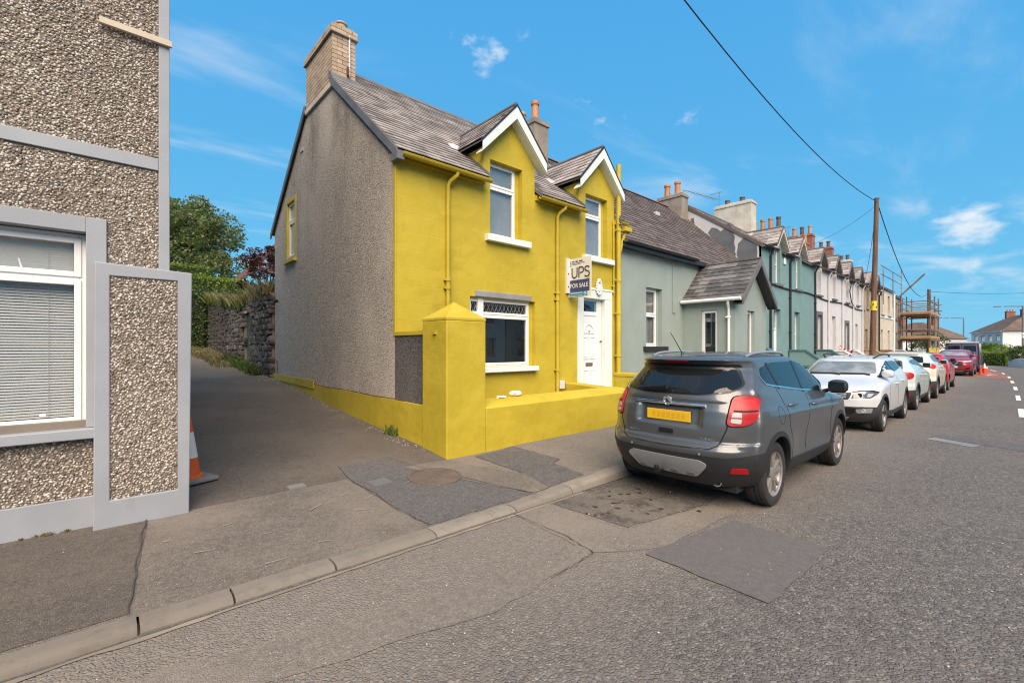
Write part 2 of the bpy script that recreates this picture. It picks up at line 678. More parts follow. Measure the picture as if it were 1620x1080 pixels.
def slate(name, c1, c2, c3, wear):
    t = NT(name)
    oi = t.n('ShaderNodeObjectInfo')
    ge = t.n('ShaderNodeNewGeometry')
    r = t.math('FRACT', t.math('ADD', oi.outputs['Random'], ge.outputs['Random Per Island']))
    wp = t.n('ShaderNodeNewGeometry')
    c = t.ramp(r, [(0.0, c1), (0.45, c2), (0.8, c3), (1.0, tuple(x * 1.25 for x in c3))])
    w = t.noise(2.2, 6, 0.7, vec=wp.outputs['Position'])
    c = t.mix(t.math('MULTIPLY', t.rng(w, 0.5, 0.72), 0.7), c, wear)
    w2 = t.noise(14, 4, 0.7, vec=wp.outputs['Position'])
    c = t.mix(t.math('MULTIPLY', t.rng(w2, 0.55, 0.75), 0.5), c, tuple(x * 0.5 for x in c1))
    nm = t.bump(t.noise(40, 4, 0.6, vec=wp.outputs['Position']), 0.3, 0.006)
    M[name] = t.out(c, t.rng(w2, 0.3, 0.7, 0.65, 0.9), nm)


slate('slate_grey', (0.17, 0.148, 0.138), (0.25, 0.22, 0.206), (0.33, 0.293, 0.275), (0.50, 0.45, 0.42))
slate('slate_brown', (0.07, 0.052, 0.048), (0.096, 0.073, 0.067), (0.128, 0.10, 0.092), (0.155, 0.124, 0.108))
slate('slate_porch', (0.05, 0.047, 0.047), (0.085, 0.080, 0.08), (0.135, 0.128, 0.128), (0.22, 0.21, 0.21))


def brickmat(name, c1, c2, c3):
    t = NT(name)
    oi = t.n('ShaderNodeObjectInfo')
    wp = t.n('ShaderNodeNewGeometry')
    c = t.ramp(oi.outputs['Random'], [(0, c1), (0.5, c2), (1, c3)])
    w = t.noise(9, 5, 0.7, vec=wp.outputs['Position'])
    c = t.mix(t.math('MULTIPLY', t.rng(w, 0.5, 0.75), 0.45), c, tuple(x * 0.55 for x in c1))
    nm = t.bump(t.noise(70, 4, 0.6, vec=wp.outputs['Position']), 0.5, 0.004)
    c = t.mix(t.math('MULTIPLY', t.rng(t.noise(2.3, 6, 0.7, vec=wp.outputs['Position']), 0.5, 0.7), 0.5), c, tuple(x * 0.6 for x in c1))
    M[name] = t.out(c, 0.9, nm)


brickmat('chimney_brick', (0.35, 0.265, 0.19), (0.42, 0.32, 0.225), (0.47, 0.375, 0.28))
brickmat('rubble_stone', (0.05, 0.041, 0.034), (0.095, 0.079, 0.067), (0.16, 0.136, 0.118))
brickmat('kerb_concrete', (0.165, 0.143, 0.12), (0.20, 0.175, 0.147), (0.24, 0.212, 0.178))


def far_roof(name, c1, c2, row, wid):
    t = NT(name)
    br = t.n('ShaderNodeTexBrick')
    t.link(t.map((1, 1, 1)), br.inputs['Vector'])
    br.inputs['Scale'].default_value = 1
    br.inputs['Brick Width'].default_value = wid
    br.inputs['Row Height'].default_value = row
    br.inputs['Mortar Size'].default_value = 0.012
    br.inputs['Color1'].default_value = (*c1, 1)
    br.inputs['Color2'].default_value = (*c2, 1)
    br.inputs['Mortar'].default_value = (*[x * 0.4 for x in c1], 1)
    c = t.mix(t.math('MULTIPLY', t.rng(t.noise(0.6, 5, 0.7), 0.45, 0.7), 0.5), br.outputs[0], tuple(x * 1.5 for x in c2))
    M[name] = t.out(c, 0.85, t.bump(br.outputs['Fac'], -0.4, 0.01))


far_roof('far_tiles', (0.105, 0.07, 0.05), (0.15, 0.10, 0.07), 0.3, 0.3)


def stonewall(name, c1, c2, mort, w, h):
    t = NT(name)
    br = t.n('ShaderNodeTexBrick')
    sw = t.n('ShaderNodeSeparateXYZ')
    t.link(t.co(), sw.inputs[0])
    cb = t.n('ShaderNodeCombineXYZ')
    t.link(sw.outputs[0], cb.inputs[0])
    t.link(sw.outputs[2], cb.inputs[1])
    t.link(cb.outputs[0], br.inputs['Vector'])
    br.inputs['Scale'].default_value = 1
    br.inputs['Brick Width'].default_value = w
    br.inputs['Row Height'].default_value = h
    br.inputs['Mortar Size'].default_value = 0.015
    br.inputs['Color1'].default_value = (*c1, 1)
    br.inputs['Color2'].default_value = (*c2, 1)
    br.inputs['Mortar'].default_value = (*mort, 1)
    M[name] = t.out(br.outputs[0], 0.9, t.bump(br.outputs['Fac'], -0.5, 0.02))


stonewall('tan_stone', (0.27, 0.20, 0.145), (0.36, 0.28, 0.20), (0.30, 0.26, 0.21), 0.4, 0.2)
stonewall('end_stone', (0.22, 0.19, 0.165), (0.30, 0.26, 0.23), (0.27, 0.24, 0.21), 0.4, 0.2)


# ---- tarmac
def tarmac(name, dark, mid, light, sc, wear, fine=1.0, bumps=0.9, cracks=False, sweep=None, oil=False):
    t = NT(name)
    v1 = t.vor(sc, out='Color')
    sp = t.n('ShaderNodeSeparateColor')
    t.link(v1, sp.inputs[0])
    c = t.ramp(sp.outputs[0], [(0, dark), (0.5, mid), (0.85, light), (1.0, tuple(min(1, x * 1.45) for x in light))])
    d = t.vor(sc, feature='DISTANCE_TO_EDGE')
    c = t.mix(t.rng(d, 0.0, 0.2, 0.5, 0.0), c, tuple(x * 0.5 for x in dark))
    mo = t.noise(15, 5, 0.7)
    c = t.mix(t.rng(mo, 0.35, 0.7, 0.0, 0.42), c, tuple(min(1, x * 1.25) for x in light))
    mo2 = t.noise(34, 4, 0.7, vec=t.map((1, 1, 1), (3, 7, 1)))
    c = t.mix(t.rng(mo2, 0.5, 0.7, 0.0, 0.5), c, tuple(x * 0.62 for x in dark))
    v2 = t.vor(sc * 2.7, out='Color')
    sp2 = t.n('ShaderNodeSeparateColor')
    t.link(v2, sp2.inputs[0])
    c = t.mix(0.35, c, t.ramp(sp2.outputs[1], [(0, tuple(x * 0.6 for x in dark)), (1, light)]))
    w = t.noise(0.55, 7, 0.66)
    c = t.mix(t.math('MULTIPLY', t.rng(w, 0.40, 0.68), wear[1]), c, wear[0])
    w2 = t.noise(2.6, 6, 0.7)
    c = t.mix(t.math('MULTIPLY', t.rng(w2, 0.55, 0.75), 0.3), c, tuple(x * 0.6 for x in dark))
    if sweep:
        # a lighter, sandier margin on one side of the carriageway and scattered loose chips
        sw = t.n('ShaderNodeSeparateXYZ')
        t.link(t.co(), sw.inputs[0])
        yy = t.math('ADD', sw.outputs[1], t.math('MULTIPLY', t.noise(0.7, 5, 0.6), 1.6))
        c = t.mix(t.math('MULTIPLY', t.rng(yy, sweep[0], sweep[1]), sweep[2]), c, sweep[3])
    if oil:
        om = t.math('MULTIPLY', t.rng(t.noise(2.4, 6, 0.65, vec=t.map((1, 1, 1), (1.7, 4.2, 0))), 0.5, 0.62), t.rng(t.noise(17, 4, 0.7), 0.35, 0.6, 0.4, 1.0))
        c = t.mix(t.math('MULTIPLY', om, 0.75), c, (0.040, 0.033, 0.028))
    chips = t.vor(9, out='Distance')
    cm = t.math('LESS_THAN', chips, 0.045)
    c = t.mix(t.math('MULTIPLY', cm, 0.8), c, (0.5, 0.47, 0.43))
    pits = t.vor(21, out='Distance', vec=t.map((1, 1, 1), (5.3, 2.1, 0)))
    c = t.mix(t.math('MULTIPLY', t.rng(pits, 0.06, 0.14, 1.0, 0.0), t.rng(t.noise(3, 3), 0.4, 0.6, 0.1, 0.8)), c, tuple(x * 0.45 for x in dark))
    nm = t.bump(t.rng(d, 0.0, 0.3), bumps, 0.006)
    nm = t.bump(t.noise(sc * 1.3, 3, 0.6), 0.4 * bumps, 0.005, nm)
    nm = t.bump(t.noise(1.1, 3), 0.25, 0.03, nm)
    if cracks:
        cr = t.vor(0.42, feature='DISTANCE_TO_EDGE', vec=t.map((1, 1, 1), src=None))
        cn = t.math('ADD', cr, t.math('MULTIPLY', t.noise(6, 5, 0.7), 0.02))
        c = t.mix(t.rng(cn, 0.008, 0.016, 0.6, 0.0), c, tuple(x * 0.3 for x in dark))
    M[name] = t.out(c, 0.88, nm)


tarmac('road_tarmac', (0.046, 0.040, 0.038), (0.108, 0.096, 0.089), (0.205, 0.184, 0.168), 42, ((0.17, 0.146, 0.127), 0.35), bumps=1.0, sweep=(1.5, 3.7, 0.6, (0.24, 0.204, 0.171)))
tarmac('pavement_tarmac', (0.088, 0.074, 0.062), (0.138, 0.118, 0.10), (0.205, 0.176, 0.15), 80, ((0.255, 0.21, 0.172), 0.65), bumps=0.6)
tarmac('alley_tarmac', (0.062, 0.051, 0.042), (0.096, 0.080, 0.068), (0.145, 0.123, 0.105), 85, ((0.165, 0.134, 0.109), 0.55), bumps=0.6)
tarmac('patch_tarmac', (0.05, 0.046, 0.047), (0.085, 0.079, 0.079), (0.17, 0.16, 0.157), 95, ((0.12, 0.105, 0.10), 0.3), bumps=0.5)
tarmac('smooth_patch', (0.10, 0.09, 0.087), (0.118, 0.106, 0.102), (0.145, 0.131, 0.125), 150, ((0.13, 0.113, 0.104), 0.35), bumps=0.25)
tarmac('trench_tarmac', (0.135, 0.115, 0.098), (0.18, 0.155, 0.132), (0.245, 0.213, 0.182), 80, ((0.26, 0.218, 0.18), 0.55), bumps=0.55)
tarmac('oily_tarmac', (0.055, 0.047, 0.042), (0.10, 0.087, 0.077), (0.165, 0.145, 0.127), 60, ((0.20, 0.168, 0.14), 0.6), bumps=0.7, oil=True)
tarmac('red_tarmac', (0.20, 0.075, 0.055), (0.30, 0.115, 0.085), (0.36, 0.16, 0.12), 70, ((0.26, 0.15, 0.12), 0.4))
plain('road_white', (0.62, 0.61, 0.58), 0.7, 0.08, 0.4, 60, (0.6, (0.28, 0.26, 0.24)))
plain('ground_soil', (0.12, 0.11, 0.09), 0.95, 0.2)
plain('garden_concrete', (0.24, 0.21, 0.17), 0.9, 0.15, 0.4, 40)
plain('oil_stain', (0.078, 0.066, 0.056), 0.85, 0.35, 0.5, 50)
plain('joint_dark', (0.055, 0.047, 0.04), 0.9, 0.3)
plain('scuff', (0.34, 0.30, 0.255), 0.9, 0.1)
plain('worn_steel', (0.20, 0.195, 0.19), 0.6, 0.15)
plain('dry_dirt', (0.22, 0.19, 0.15), 0.95, 0.2)

# ---- plants


def leafmat(name, cols, trans=0.25):
    t = NT(name)
    ge = t.n('ShaderNodeNewGeometry')
    n = len(cols)
    c = t.ramp(ge.outputs['Random Per Island'], [(i / (n - 1), x) for i, x in enumerate(cols)])
    w = t.noise(0.9, 4, 0.6)
    c = t.mix(t.rng(w, 0.35, 0.7), c, t.mix(1.0, c, (0.62, 0.66, 0.55), 'MULTIPLY'))
    M[name] = t.out(c, 0.5, None, Subsurface_Weight=0.0)
    tl = t.n('ShaderNodeBsdfTranslucent')
    t.link(c, tl.inputs[0])
    mx = t.n('ShaderNodeMixShader')
    mx.inputs[0].default_value = trans
    t.link(t.b.outputs[0], mx.inputs[1])
    t.link(tl.outputs[0], mx.inputs[2])
    t.link(mx.outputs[0], t.t.nodes['Material Output'].inputs[0])


leafmat('leaf_tree', [(0.085, 0.13, 0.04), (0.14, 0.20, 0.065), (0.19, 0.25, 0.09), (0.29, 0.25, 0.085)], 0.45)
leafmat('leaf_hedge', [(0.10, 0.17, 0.015), (0.17, 0.26, 0.022), (0.25, 0.33, 0.03)], 0.35)
leafmat('leaf_hedge_dark', [(0.045, 0.08, 0.016), (0.075, 0.12, 0.025), (0.13, 0.17, 0.04)], 0.3)
leafmat('leaf_copper', [(0.05, 0.016, 0.018), (0.09, 0.03, 0.025), (0.12, 0.05, 0.03)])
leafmat('leaf_dry', [(0.22, 0.17, 0.08), (0.30, 0.23, 0.12), (0.16, 0.17, 0.05), (0.34, 0.26, 0.17)])
leafmat('leaf_weed', [(0.06, 0.12, 0.02), (0.10, 0.17, 0.03), (0.17, 0.16, 0.05)])
plain('hedge_core', (0.02, 0.032, 0.012), 0.95)
plain('bark', (0.09, 0.07, 0.055), 0.9, 0.2, 0.6, 30)
t = NT('pole_wood')
w = t.noise(3, 6, 0.6, vec=t.map((8, 8, 0.5)))
c = t.mix(t.rng(w, 0.3, 0.7), (0.085, 0.045, 0.03), (0.19, 0.105, 0.068))
M['pole_wood'] = t.out(c, 0.85, t.bump(w, 0.5, 0.01))


# ---- vehicles
def carpaint(name, col, metal=0.55, rough=0.28, flake=0.0):
    t = NT(name)
    c = col
    wp = t.noise(1.6, 4, 0.6)
    c = t.mix(t.rng(wp, 0.3, 0.8), col, tuple(x * 0.92 for x in col))
    dust = t.noise(60, 3, 0.7)
    M[name] = t.out(c, t.rng(dust, 0.3, 0.8, rough, rough + 0.08), None, Metallic=metal, Coat_Weight=0.8, Coat_Roughness=0.07)


carpaint('paint_graphite', (0.098, 0.105, 0.114), 0.5, 0.34)
carpaint('paint_silver', (0.66, 0.67, 0.68), 0.2, 0.35)
carpaint('paint_mint', (0.50, 0.57, 0.55), 0.1, 0.35)
carpaint('paint_cream', (0.62, 0.58, 0.48), 0.1, 0.35)
carpaint('paint_red', (0.42, 0.02, 0.025), 0.1, 0.3)
carpaint('paint_wine', (0.30, 0.018, 0.03), 0.3, 0.3)
carpaint('paint_purple', (0.10, 0.085, 0.165), 0.1, 0.4)
plain('car_plastic', (0.035, 0.036, 0.039), 0.55, 0.1, 0.15, 200)
plain('car_grey_plastic', (0.017, 0.018, 0.020), 0.6, 0.08)
plain('car_black', (0.008, 0.008, 0.009), 0.35)
plain('seam_black', (0.006, 0.006, 0.006), 0.9)
plain('wheel_well', (0.012, 0.012, 0.012), 0.95)
plain('skid_silver', (0.36, 0.37, 0.39), 0.35, 0.05, Metallic=0.5)
plain('chrome', (0.75, 0.76, 0.78), 0.12, Metallic=1.0)
plain('alloy', (0.27, 0.25, 0.246), 0.42, 0.05, Metallic=0.4)
plain('rubber', (0.022, 0.021, 0.021), 0.85, 0.3, 0.3, 80, (0.4, (0.075, 0.068, 0.06)))
plain('lamp_red', (0.33, 0.006, 0.010), 0.35)
plain('lamp_bright_red', (0.50, 0.012, 0.014), 0.35)
plain('lamp_dark', (0.10, 0.10, 0.11), 0.1, 0.2, Coat_Weight=1.0)
plain('lamp_clear', (0.40, 0.40, 0.41), 0.25, 0.1)
plain('plate_yellow', (0.72, 0.42, 0.012), 0.4)
plain('plate_smudge', (0.60, 0.345, 0.014), 0.5)
plain('plate_grey', (0.3, 0.3, 0.31), 0.4)
t = NT('car_glass')
M['car_glass'] = t.out((0.010, 0.011, 0.012), 0.05, None, IOR=1.5)
t = NT('car_glass_light')
M['car_glass_light'] = t.out(t.mix(t.rng(t.noise(2.2, 3, 0.5), 0.4, 0.65), (0.14, 0.155, 0.155), (0.26, 0.28, 0.28)), 0.05, None, IOR=1.5)

# ================================================================ the setting
XG, YF = 3.68, 7.05          # gable plane and building line of the terrace
ALLEY = ([-2, 3.62, 5.4, 6.1, 8.5, 14.2, 26, 40, 60], [0.05, 0.055, 0.115, 0.19, 0.34, 0.84, 1.75, 2.6, 3.4])


def kerb_z(x):
    return float(np.interp(x, [-3, 0.1, 0.7, 3.4, 4.7, 60], [0.06, 0.06, 0.05, 0.045, 0.115, 0.115]))


def pave_z(x, y):
    k = kerb_z(x)
    if x < 3.66 and y > 5.4:
        return float(np.interp(y, *ALLEY))
    f = min(max((y - 3.6) / 1.8, 0), 1)
    return k + (0.115 - k) * f + (0.02 if x > 4.6 else 0.0) * f


def sheet(name, poly, zf, mat, parent=None, step=0.25, **kw):
    v, f, be = grid_poly(poly, step)
    b = MB()
    b.add([(p[0], p[1], zf(p[0], p[1])) for p in v], f)
    me = b.mesh(name, mat)
    for p in me.polygons:
        if p.normal.z < 0:
            p.flip()
    o = bpy.data.objects.new(name, me)
    put(o, parent)
    return props(o, **kw)


sheet('ground', [(-900, -900), (900, -900), (900, 900), (-900, 900)], lambda x, y: -0.06, M['ground_soil'], step=0, kind='structure')

# carriageway: straight past the houses, then bending away
CL = [(-40, -0.3), (0, -0.22), (10, -0.14), (17.8, -0.07), (23.5, -0.01), (28.5, .06), (33, .16), (38.8, 0.32), (46.2, 0.75), (56, 2.2), (66, 4.8), (78, 9.5), (92, 17), (110, 29)]


def offset_path(path, d):
    out = []
    for i, p in enumerate(path):
        a, b = path[max(i - 1, 0)], path[min(i + 1, len(path) - 1)]
        t = Vector((b[0] - a[0], b[1] - a[1])).normalized()
        out.append((p[0] - t.y * d, p[1] + t.x * d))
    return out


def ribbon(name, path, d0, d1, z, mat, parent=None, **kw):
    p0, p1 = offset_path(path, d0), offset_path(path, d1)
    b = MB()
    for i in range(len(path) - 1):
        b.quad((*p0[i], z), (*p0[i + 1], z), (*p1[i + 1], z), (*p1[i], z))
    return b.build(name, mat, parent, **kw)


road = ribbon('road', CL, -3.6, 3.9, 0.0, M['road_tarmac'], kind='structure')
b = MB()
p0, p1 = offset_path(CL, -3.6), offset_path(CL, -5.4)
for i in range(len(CL) - 1):
    q0, q1, r0, r1 = p0[i], p0[i + 1], p1[i], p1[i + 1]
    b.quad((*q0, 0.11), (*q1, 0.11), (*r1, 0.12), (*r0, 0.12))
    b.quad((*q0, -0.05), (*q1, -0.05), (*q1, 0.11), (*q0, 0.11))
b.build('far_pavement', M['pavement_tarmac'], kind='structure')

pave = sheet('pavement', [(-6, 3.6), (3.66, 3.6), (3.66, 5.42), (-6, 5.75)], pave_z, M['pavement_tarmac'], step=0.3, kind='structure')
sheet('street_pavement', [(3.66, 3.6), (62, 3.6), (62, 5.5), (3.66, 5.42)], pave_z, M['trench_tarmac'], step=0.5, kind='structure')
sheet('alley_path', [(0.3, 5.42), (3.75, 5.42), (3.75, 26.5), (-1.5, 34), (-3.5, 34), (-0.6, 24), (0.3, 14)], lambda x, y: pave_z(min(x, 3.6), y) + 0.003, M['alley_tarmac'], step=0.4, kind='structure')
sheet('rear_ground', [(-14, 14), (-0.2, 14), (-0.2, 26), (3.4, 26), (3.4, 14.3), (40, 14.3), (40, 70), (-40, 70), (-40, 14)],
      lambda x, y: float(np.interp(y, *ALLEY)) - 0.05, M['dry_dirt'], step=4, kind='structure')
sheet('front_gardens', [(10.2, 5.4), (62, 5.4), (62, 7.2), (10.2, 7.2)], lambda x, y: 0.16, M['garden_concrete'], step=0, kind='structure')

# kerb stones
kerb = empty('kerb', (0, 3.5, 0))
kerb['kind'] = 'structure'
cuts = [-5.2, -4.3, -3.4, -2.5, -1.6, -0.72, 0.16, 0.65, 1.32, 2.21, 3.17, 4.05]
while cuts[-1] < 26:
    cuts.append(cuts[-1] + 0.91)
for a, c in zip(cuts[:-1], cuts[1:]):
    g = 0.007
    za, zc_ = kerb_z(a) + 0.004, kerb_z(c) + 0.004
    jy = random.uniform(-0.006, 0.006)
    k = MB()
    sec = lambda z: [(3.455 + jy, -0.06), (3.455 + jy, z * 0.35), (3.468 + jy, z * 0.72), (3.50 + jy, z * 0.95), (3.53 + jy, z), (3.625 + jy, z), (3.625 + jy, -0.06)]
    s0, s1 = sec(za), sec(zc_)
    n = len(s0)
    k.add([(a + g, p[0], p[1]) for p in s0] + [(c - g, p[0], p[1]) for p in s1],
          [tuple(range(n))[::-1], tuple(range(n, 2 * n))] + [(i, (i + 1) % n, (i + 1) % n + n, i + n) for i in range(n)])
    k.build('kerb_stone', M['kerb_concrete'], kerb, smooth=30)
MB().box(cuts[-1], 62, 3.46, 3.62, -0.06, 0.12).build('kerb_run', M['kerb_concrete'], kerb)
# dirt packed in the gutter joint
rnd = random.Random(3)
sheet('gutter_dirt', rough_edge([(-5, 3.40), (4.2, 3.40), (4.2, 3.47), (-5, 3.47)], 0.12, 0.012, rnd), lambda x, y: 0.0066, M['dry_dirt'], road, step=0.5)
sheet('gutter_dark', rough_edge([(-5, 3.435), (9, 3.435), (9, 3.47), (-5, 3.47)], 0.1, 0.006, rnd), lambda x, y: 0.0092, M['patch_tarmac'], road, step=0.5)

# pavement repairs
zpv = lambda off: (lambda x, y: pave_z(x, y) + off)
sheet('repair_patch', rough_edge([(2.25, 5.85), (2.95, 5.9), (3.6, 3.66), (2.27, 3.66), (2.2, 4.7)], 0.12, 0.012, rnd), zpv(0.005), M['patch_tarmac'], pave, step=0.2)
sheet('repair_patch', rough_edge([(4.05, 5.3), (4.85, 5.36), (4.82, 4.35), (4.6, 4.25), (4.52, 3.65), (3.85, 3.65), (4.0, 4.2)], 0.12, 0.01, rnd), zpv(0.006), M['patch_tarmac'], pave, step=0.2)
sheet('light_patch', rough_edge([(2.97, 5.42), (3.6, 5.40), (4.0, 4.2), (3.84, 3.65), (3.63, 3.64), (3.3, 4.5)], 0.14, 0.01, rnd), zpv(0.009), M['pavement_tarmac'], pave, step=0.2)
sheet('dark_strip', rough_edge([(-6, 3.66), (0.12, 3.66), (0.32, 5.45), (-6, 5.6)], 0.15, 0.008, rnd), zpv(0.004), M['alley_tarmac'], pave, step=0.3)
# road repairs
sheet('trench_repair', rough_edge([(3.13, 3.44), (3.62, 3.44), (3.6, 2.45), (4.9, 2.22), (4.9, 1.95), (3.55, 2.02), (3.36, 2.12), (3.02, 2.36)], 0.12, 0.012, rnd), lambda x, y: 0.004, M['trench_tarmac'], road, step=0.4)
sheet('trench_repair', rough_edge([(-3, 2.72), (0.3, 2.62), (1.9, 2.25), (3.02, 2.34), (3.08, 2.55), (1.9, 2.62), (0.3, 3.0), (-3, 3.05)], 0.14, 0.03, rnd), lambda x, y: 0.0045, M['trench_tarmac'], road, step=0.4)
sheet('square_repair', rough_edge([(3.32, 2.06), (4.60, 1.86), (4.58, 1.06), (3.28, 1.10)], 0.14, 0.012, rnd), lambda x, y: 0.008, M['smooth_patch'], road, step=0.4)
sheet('oil_stained_patch', rough_edge([(3.64, 3.42), (9.0, 3.42), (9.0, 2.3), (4.85, 2.25), (3.68, 2.48)], 0.12, 0.02, rnd), lambda x, y: 0.005, M['oily_tarmac'], road, step=0.4)
# steel plate let into the carriageway
MB().add([(11.05, 0.52, 0.005), (11.35, 0.42, 0.005), (11.72, 1.06, 0.005), (11.42, 1.14, 0.005)], [(0, 1, 2, 3)]).build('steel_plate', M['worn_steel'], road)
sheet('repair_patch', rough_edge([(11.2, -0.1), (12.0, -0.1), (12.15, 1.05), (11.75, 1.1)], 0.1, 0.02, rnd), lambda x, y: 0.004, M['patch_tarmac'], road, step=0.3)


# oil drips where cars stand, scuffs on the pavement
ro = random.Random(21)


def blot(x, y, r, z, mat, par, nm, n=11, el=1.0, a0=0.0):
    pts = []
    for k in range(n):
        a = 2 * math.pi * k / n
        q = r * ro.uniform(.55, 1.15)
        u, v = q * math.cos(a) * el, q * math.sin(a)
        pts.append((x + u * math.cos(a0) - v * math.sin(a0), y + u * math.sin(a0) + v * math.cos(a0)))
    sheet(nm, pts, z, M[mat], par, step=0)


for k in range(22):
    blot(ro.gauss(4.15, .38), ro.gauss(2.85, .28), ro.uniform(.010, .028), lambda x, y, k=k: .0105 + k * .0004, 'joint_dark', road, 'oil_spot', el=ro.uniform(1, 2.2), a0=ro.uniform(0, 3))
for k in range(16):
    x, y, a = ro.uniform(.3, 3.2), ro.uniform(3.75, 5.2), ro.uniform(-.5, .9)
    L_ = ro.uniform(.05, .3)
    w_ = ro.uniform(.003, .006)
    d_ = (math.cos(a), math.sin(a))
    sheet('scuff_mark', [(x - d_[1] * w_, y + d_[0] * w_), (x + d_[1] * w_, y - d_[0] * w_), (x + d_[0] * L_, y + d_[1] * L_)], zpv(.0125), M['scuff'], pave, step=0)
for pts in ([(.12, 3.63), (.17, 4.2), (.24, 4.9), (.31, 5.42)], [(2.26, 3.64), (2.2, 4.2), (2.24, 4.75), (2.2, 5.2), (2.26, 5.85)], [(2.95, 5.9), (3.3, 4.75), (3.6, 3.65)]):
    # open joints between lays of tarmac
    fine = []
    for a, c in zip(pts[:-1], pts[1:]):
        for t in np.linspace(0, 1, 6)[:-1]:
            fine.append((a[0] + (c[0] - a[0]) * t + ro.uniform(-.012, .012), a[1] + (c[1] - a[1]) * t))
    fine.append(pts[-1])
    w_ = [ro.uniform(.002, .006) for _ in fine]
    sheet('open_joint', [(p[0] - q, p[1]) for p, q in zip(fine, w_)] + [(p[0] + q, p[1]) for p, q in list(zip(fine, w_))[::-1]], zpv(.0135), M['joint_dark'], pave, step=0)
for pts in ([(3.02, 2.34), (3.1, 2.7), (3.12, 3.44)], [(3.02, 2.34), (2.7, 2.31), (2.45, 2.29)]):
    fine = []
    for a, c in zip(pts[:-1], pts[1:]):
        for t in np.linspace(0, 1, 7)[:-1]:
            fine.append(Vector((a[0] + (c[0] - a[0]) * t + ro.uniform(-.01, .01), a[1] + (c[1] - a[1]) * t + ro.uniform(-.01, .01))))
    fine.append(Vector(pts[-1]))
    L_, R_ = [], []
    for i, p in enumerate(fine):
        d_ = (fine[min(i + 1, len(fine) - 1)] - fine[max(i - 1, 0)]).normalized()
        q = ro.uniform(.001, .005)
        L_.append((p.x - d_.y * q, p.y + d_.x * q))
        R_.append((p.x + d_.y * q, p.y - d_.x * q))
    sheet('open_joint', L_ + R_[::-1], lambda x, y: .0125, M['joint_dark'], road, step=0)


# painted centre line, each dash a piece of its own
def along(path, s):
    for i in range(len(path) - 1):
        a, c = Vector(path[i]), Vector(path[i + 1])
        L = (c - a).length
        if s <= L:
            return a.lerp(c, s / L), (c - a).normalized()
        s -= L
    return Vector(path[-1]), (c - a).normalized()


s = 56.7
while s < 100:
    p, d = along(CL, s)
    n = Vector((-d.y, d.x)) * 0.055
    e = d * 2.3
    MB().add([(*(p - n), 0.006), (*(p + e - n), 0.006), (*(p + e + n), 0.006), (*(p + n), 0.006)], [(0, 1, 2, 3)]).build('centre_line_dash', M['road_white'], road)
    s += 5.25
sheet('red_surface', [(21, -0.35), (27, -0.35), (27, -3.5), (21, -3.5)], lambda x, y: 0.005, M['red_tarmac'], road, step=0)
sheet('red_surface', [(36.5, 0.1), (52, 1.4), (54, 4.5), (44, 3.0), (37.0, 1.7)], lambda x, y: 0.005, M['red_tarmac'], road, step=0)
for x, y in ((40.2, 1.15), (41.2, 1.1), (42.6, 1.25), (44, 1.4)):
    MB().box(x, x + 0.7, y, y + 0.12, 0.0, 0.009).box(x + 0.2, x + 0.3, y - 0.25, y + 0.3, 0.0, 0.0095).build('road_lettering', M['road_white'], road)

# round iron cover and small square cover in the pavement
mh = empty('manhole_cover', (3.08, 4.85, 0.1), 'round rusty iron manhole cover set in the dark pavement patch', 'manhole cover')
zz = pave_z(3.08, 4.85) + .006
msl = (pave_z(3.08, 5.1) - pave_z(3.08, 4.6)) / .5


def shear(b):
    b.v = [(x, y, z + msl * (y - 4.85)) for x, y, z in b.v]


b = MB().lathe([(0.335, -0.03), (0.335, 0.012), (0.30, 0.014), (0.30, 0.008)], (3.08, 4.85, zz), 40)
shear(b)
b.build('rim', M['iron'], mh, smooth=30)
b = MB().lathe([(0.292, -0.02), (0.292, 0.011)], (3.08, 4.85, zz), 40)
for i in range(-2, 3):
    b.box(3.05 + i * 0.04, 3.066 + i * 0.04, 4.80, 4.90, zz + 0.006, zz + 0.0145)
for r in (0.11, 0.19, 0.26):
    for k in range(int(r * 60)):
        a_ = 2 * math.pi * k / int(r * 60)
        x, y = 3.08 + r * math.cos(a_), 4.85 + r * math.sin(a_)
        b.box(x - 0.011, x + 0.011, y - 0.011, y + 0.011, zz + 0.006, zz + 0.0135)
shear(b)
b.build('lid', M['iron'], mh)
wc = empty('stopcock_cover', (2.45, 5.08, 0.1), 'small square steel water cover beside the round manhole', 'cover')
z1 = pave_z(2.45, 5.08)
MB().box(2.33, 2.57, 4.96, 5.2, z1 - 0.03, z1 + 0.008).build('frame', M['steel_cover'], wc)
MB().box(2.35, 2.55, 4.98, 5.18, z1 - 0.03, z1 + 0.013).build('lid', M['steel_cover'], wc, bev=0.003)
w2 = MB()
z1 = pave_z(1.62, 5.5)
w2.box(1.55, 1.73, 5.42, 5.56, z1 - 0.03, z1 + 0.009)
w2.build('drain_cover', M['cone_base'], label='little dark square cover in the alley mouth, left of the patch', cat='cover')

# ================================================================ roof slates


def slate_mesh(name, mat, w=0.292, l=0.30, t=0.010):
    b = MB().box(-w / 2, w / 2, 0, l, 0, t)
    # chipped lower corner
    return b.mesh(name, mat)


SLATE = {}


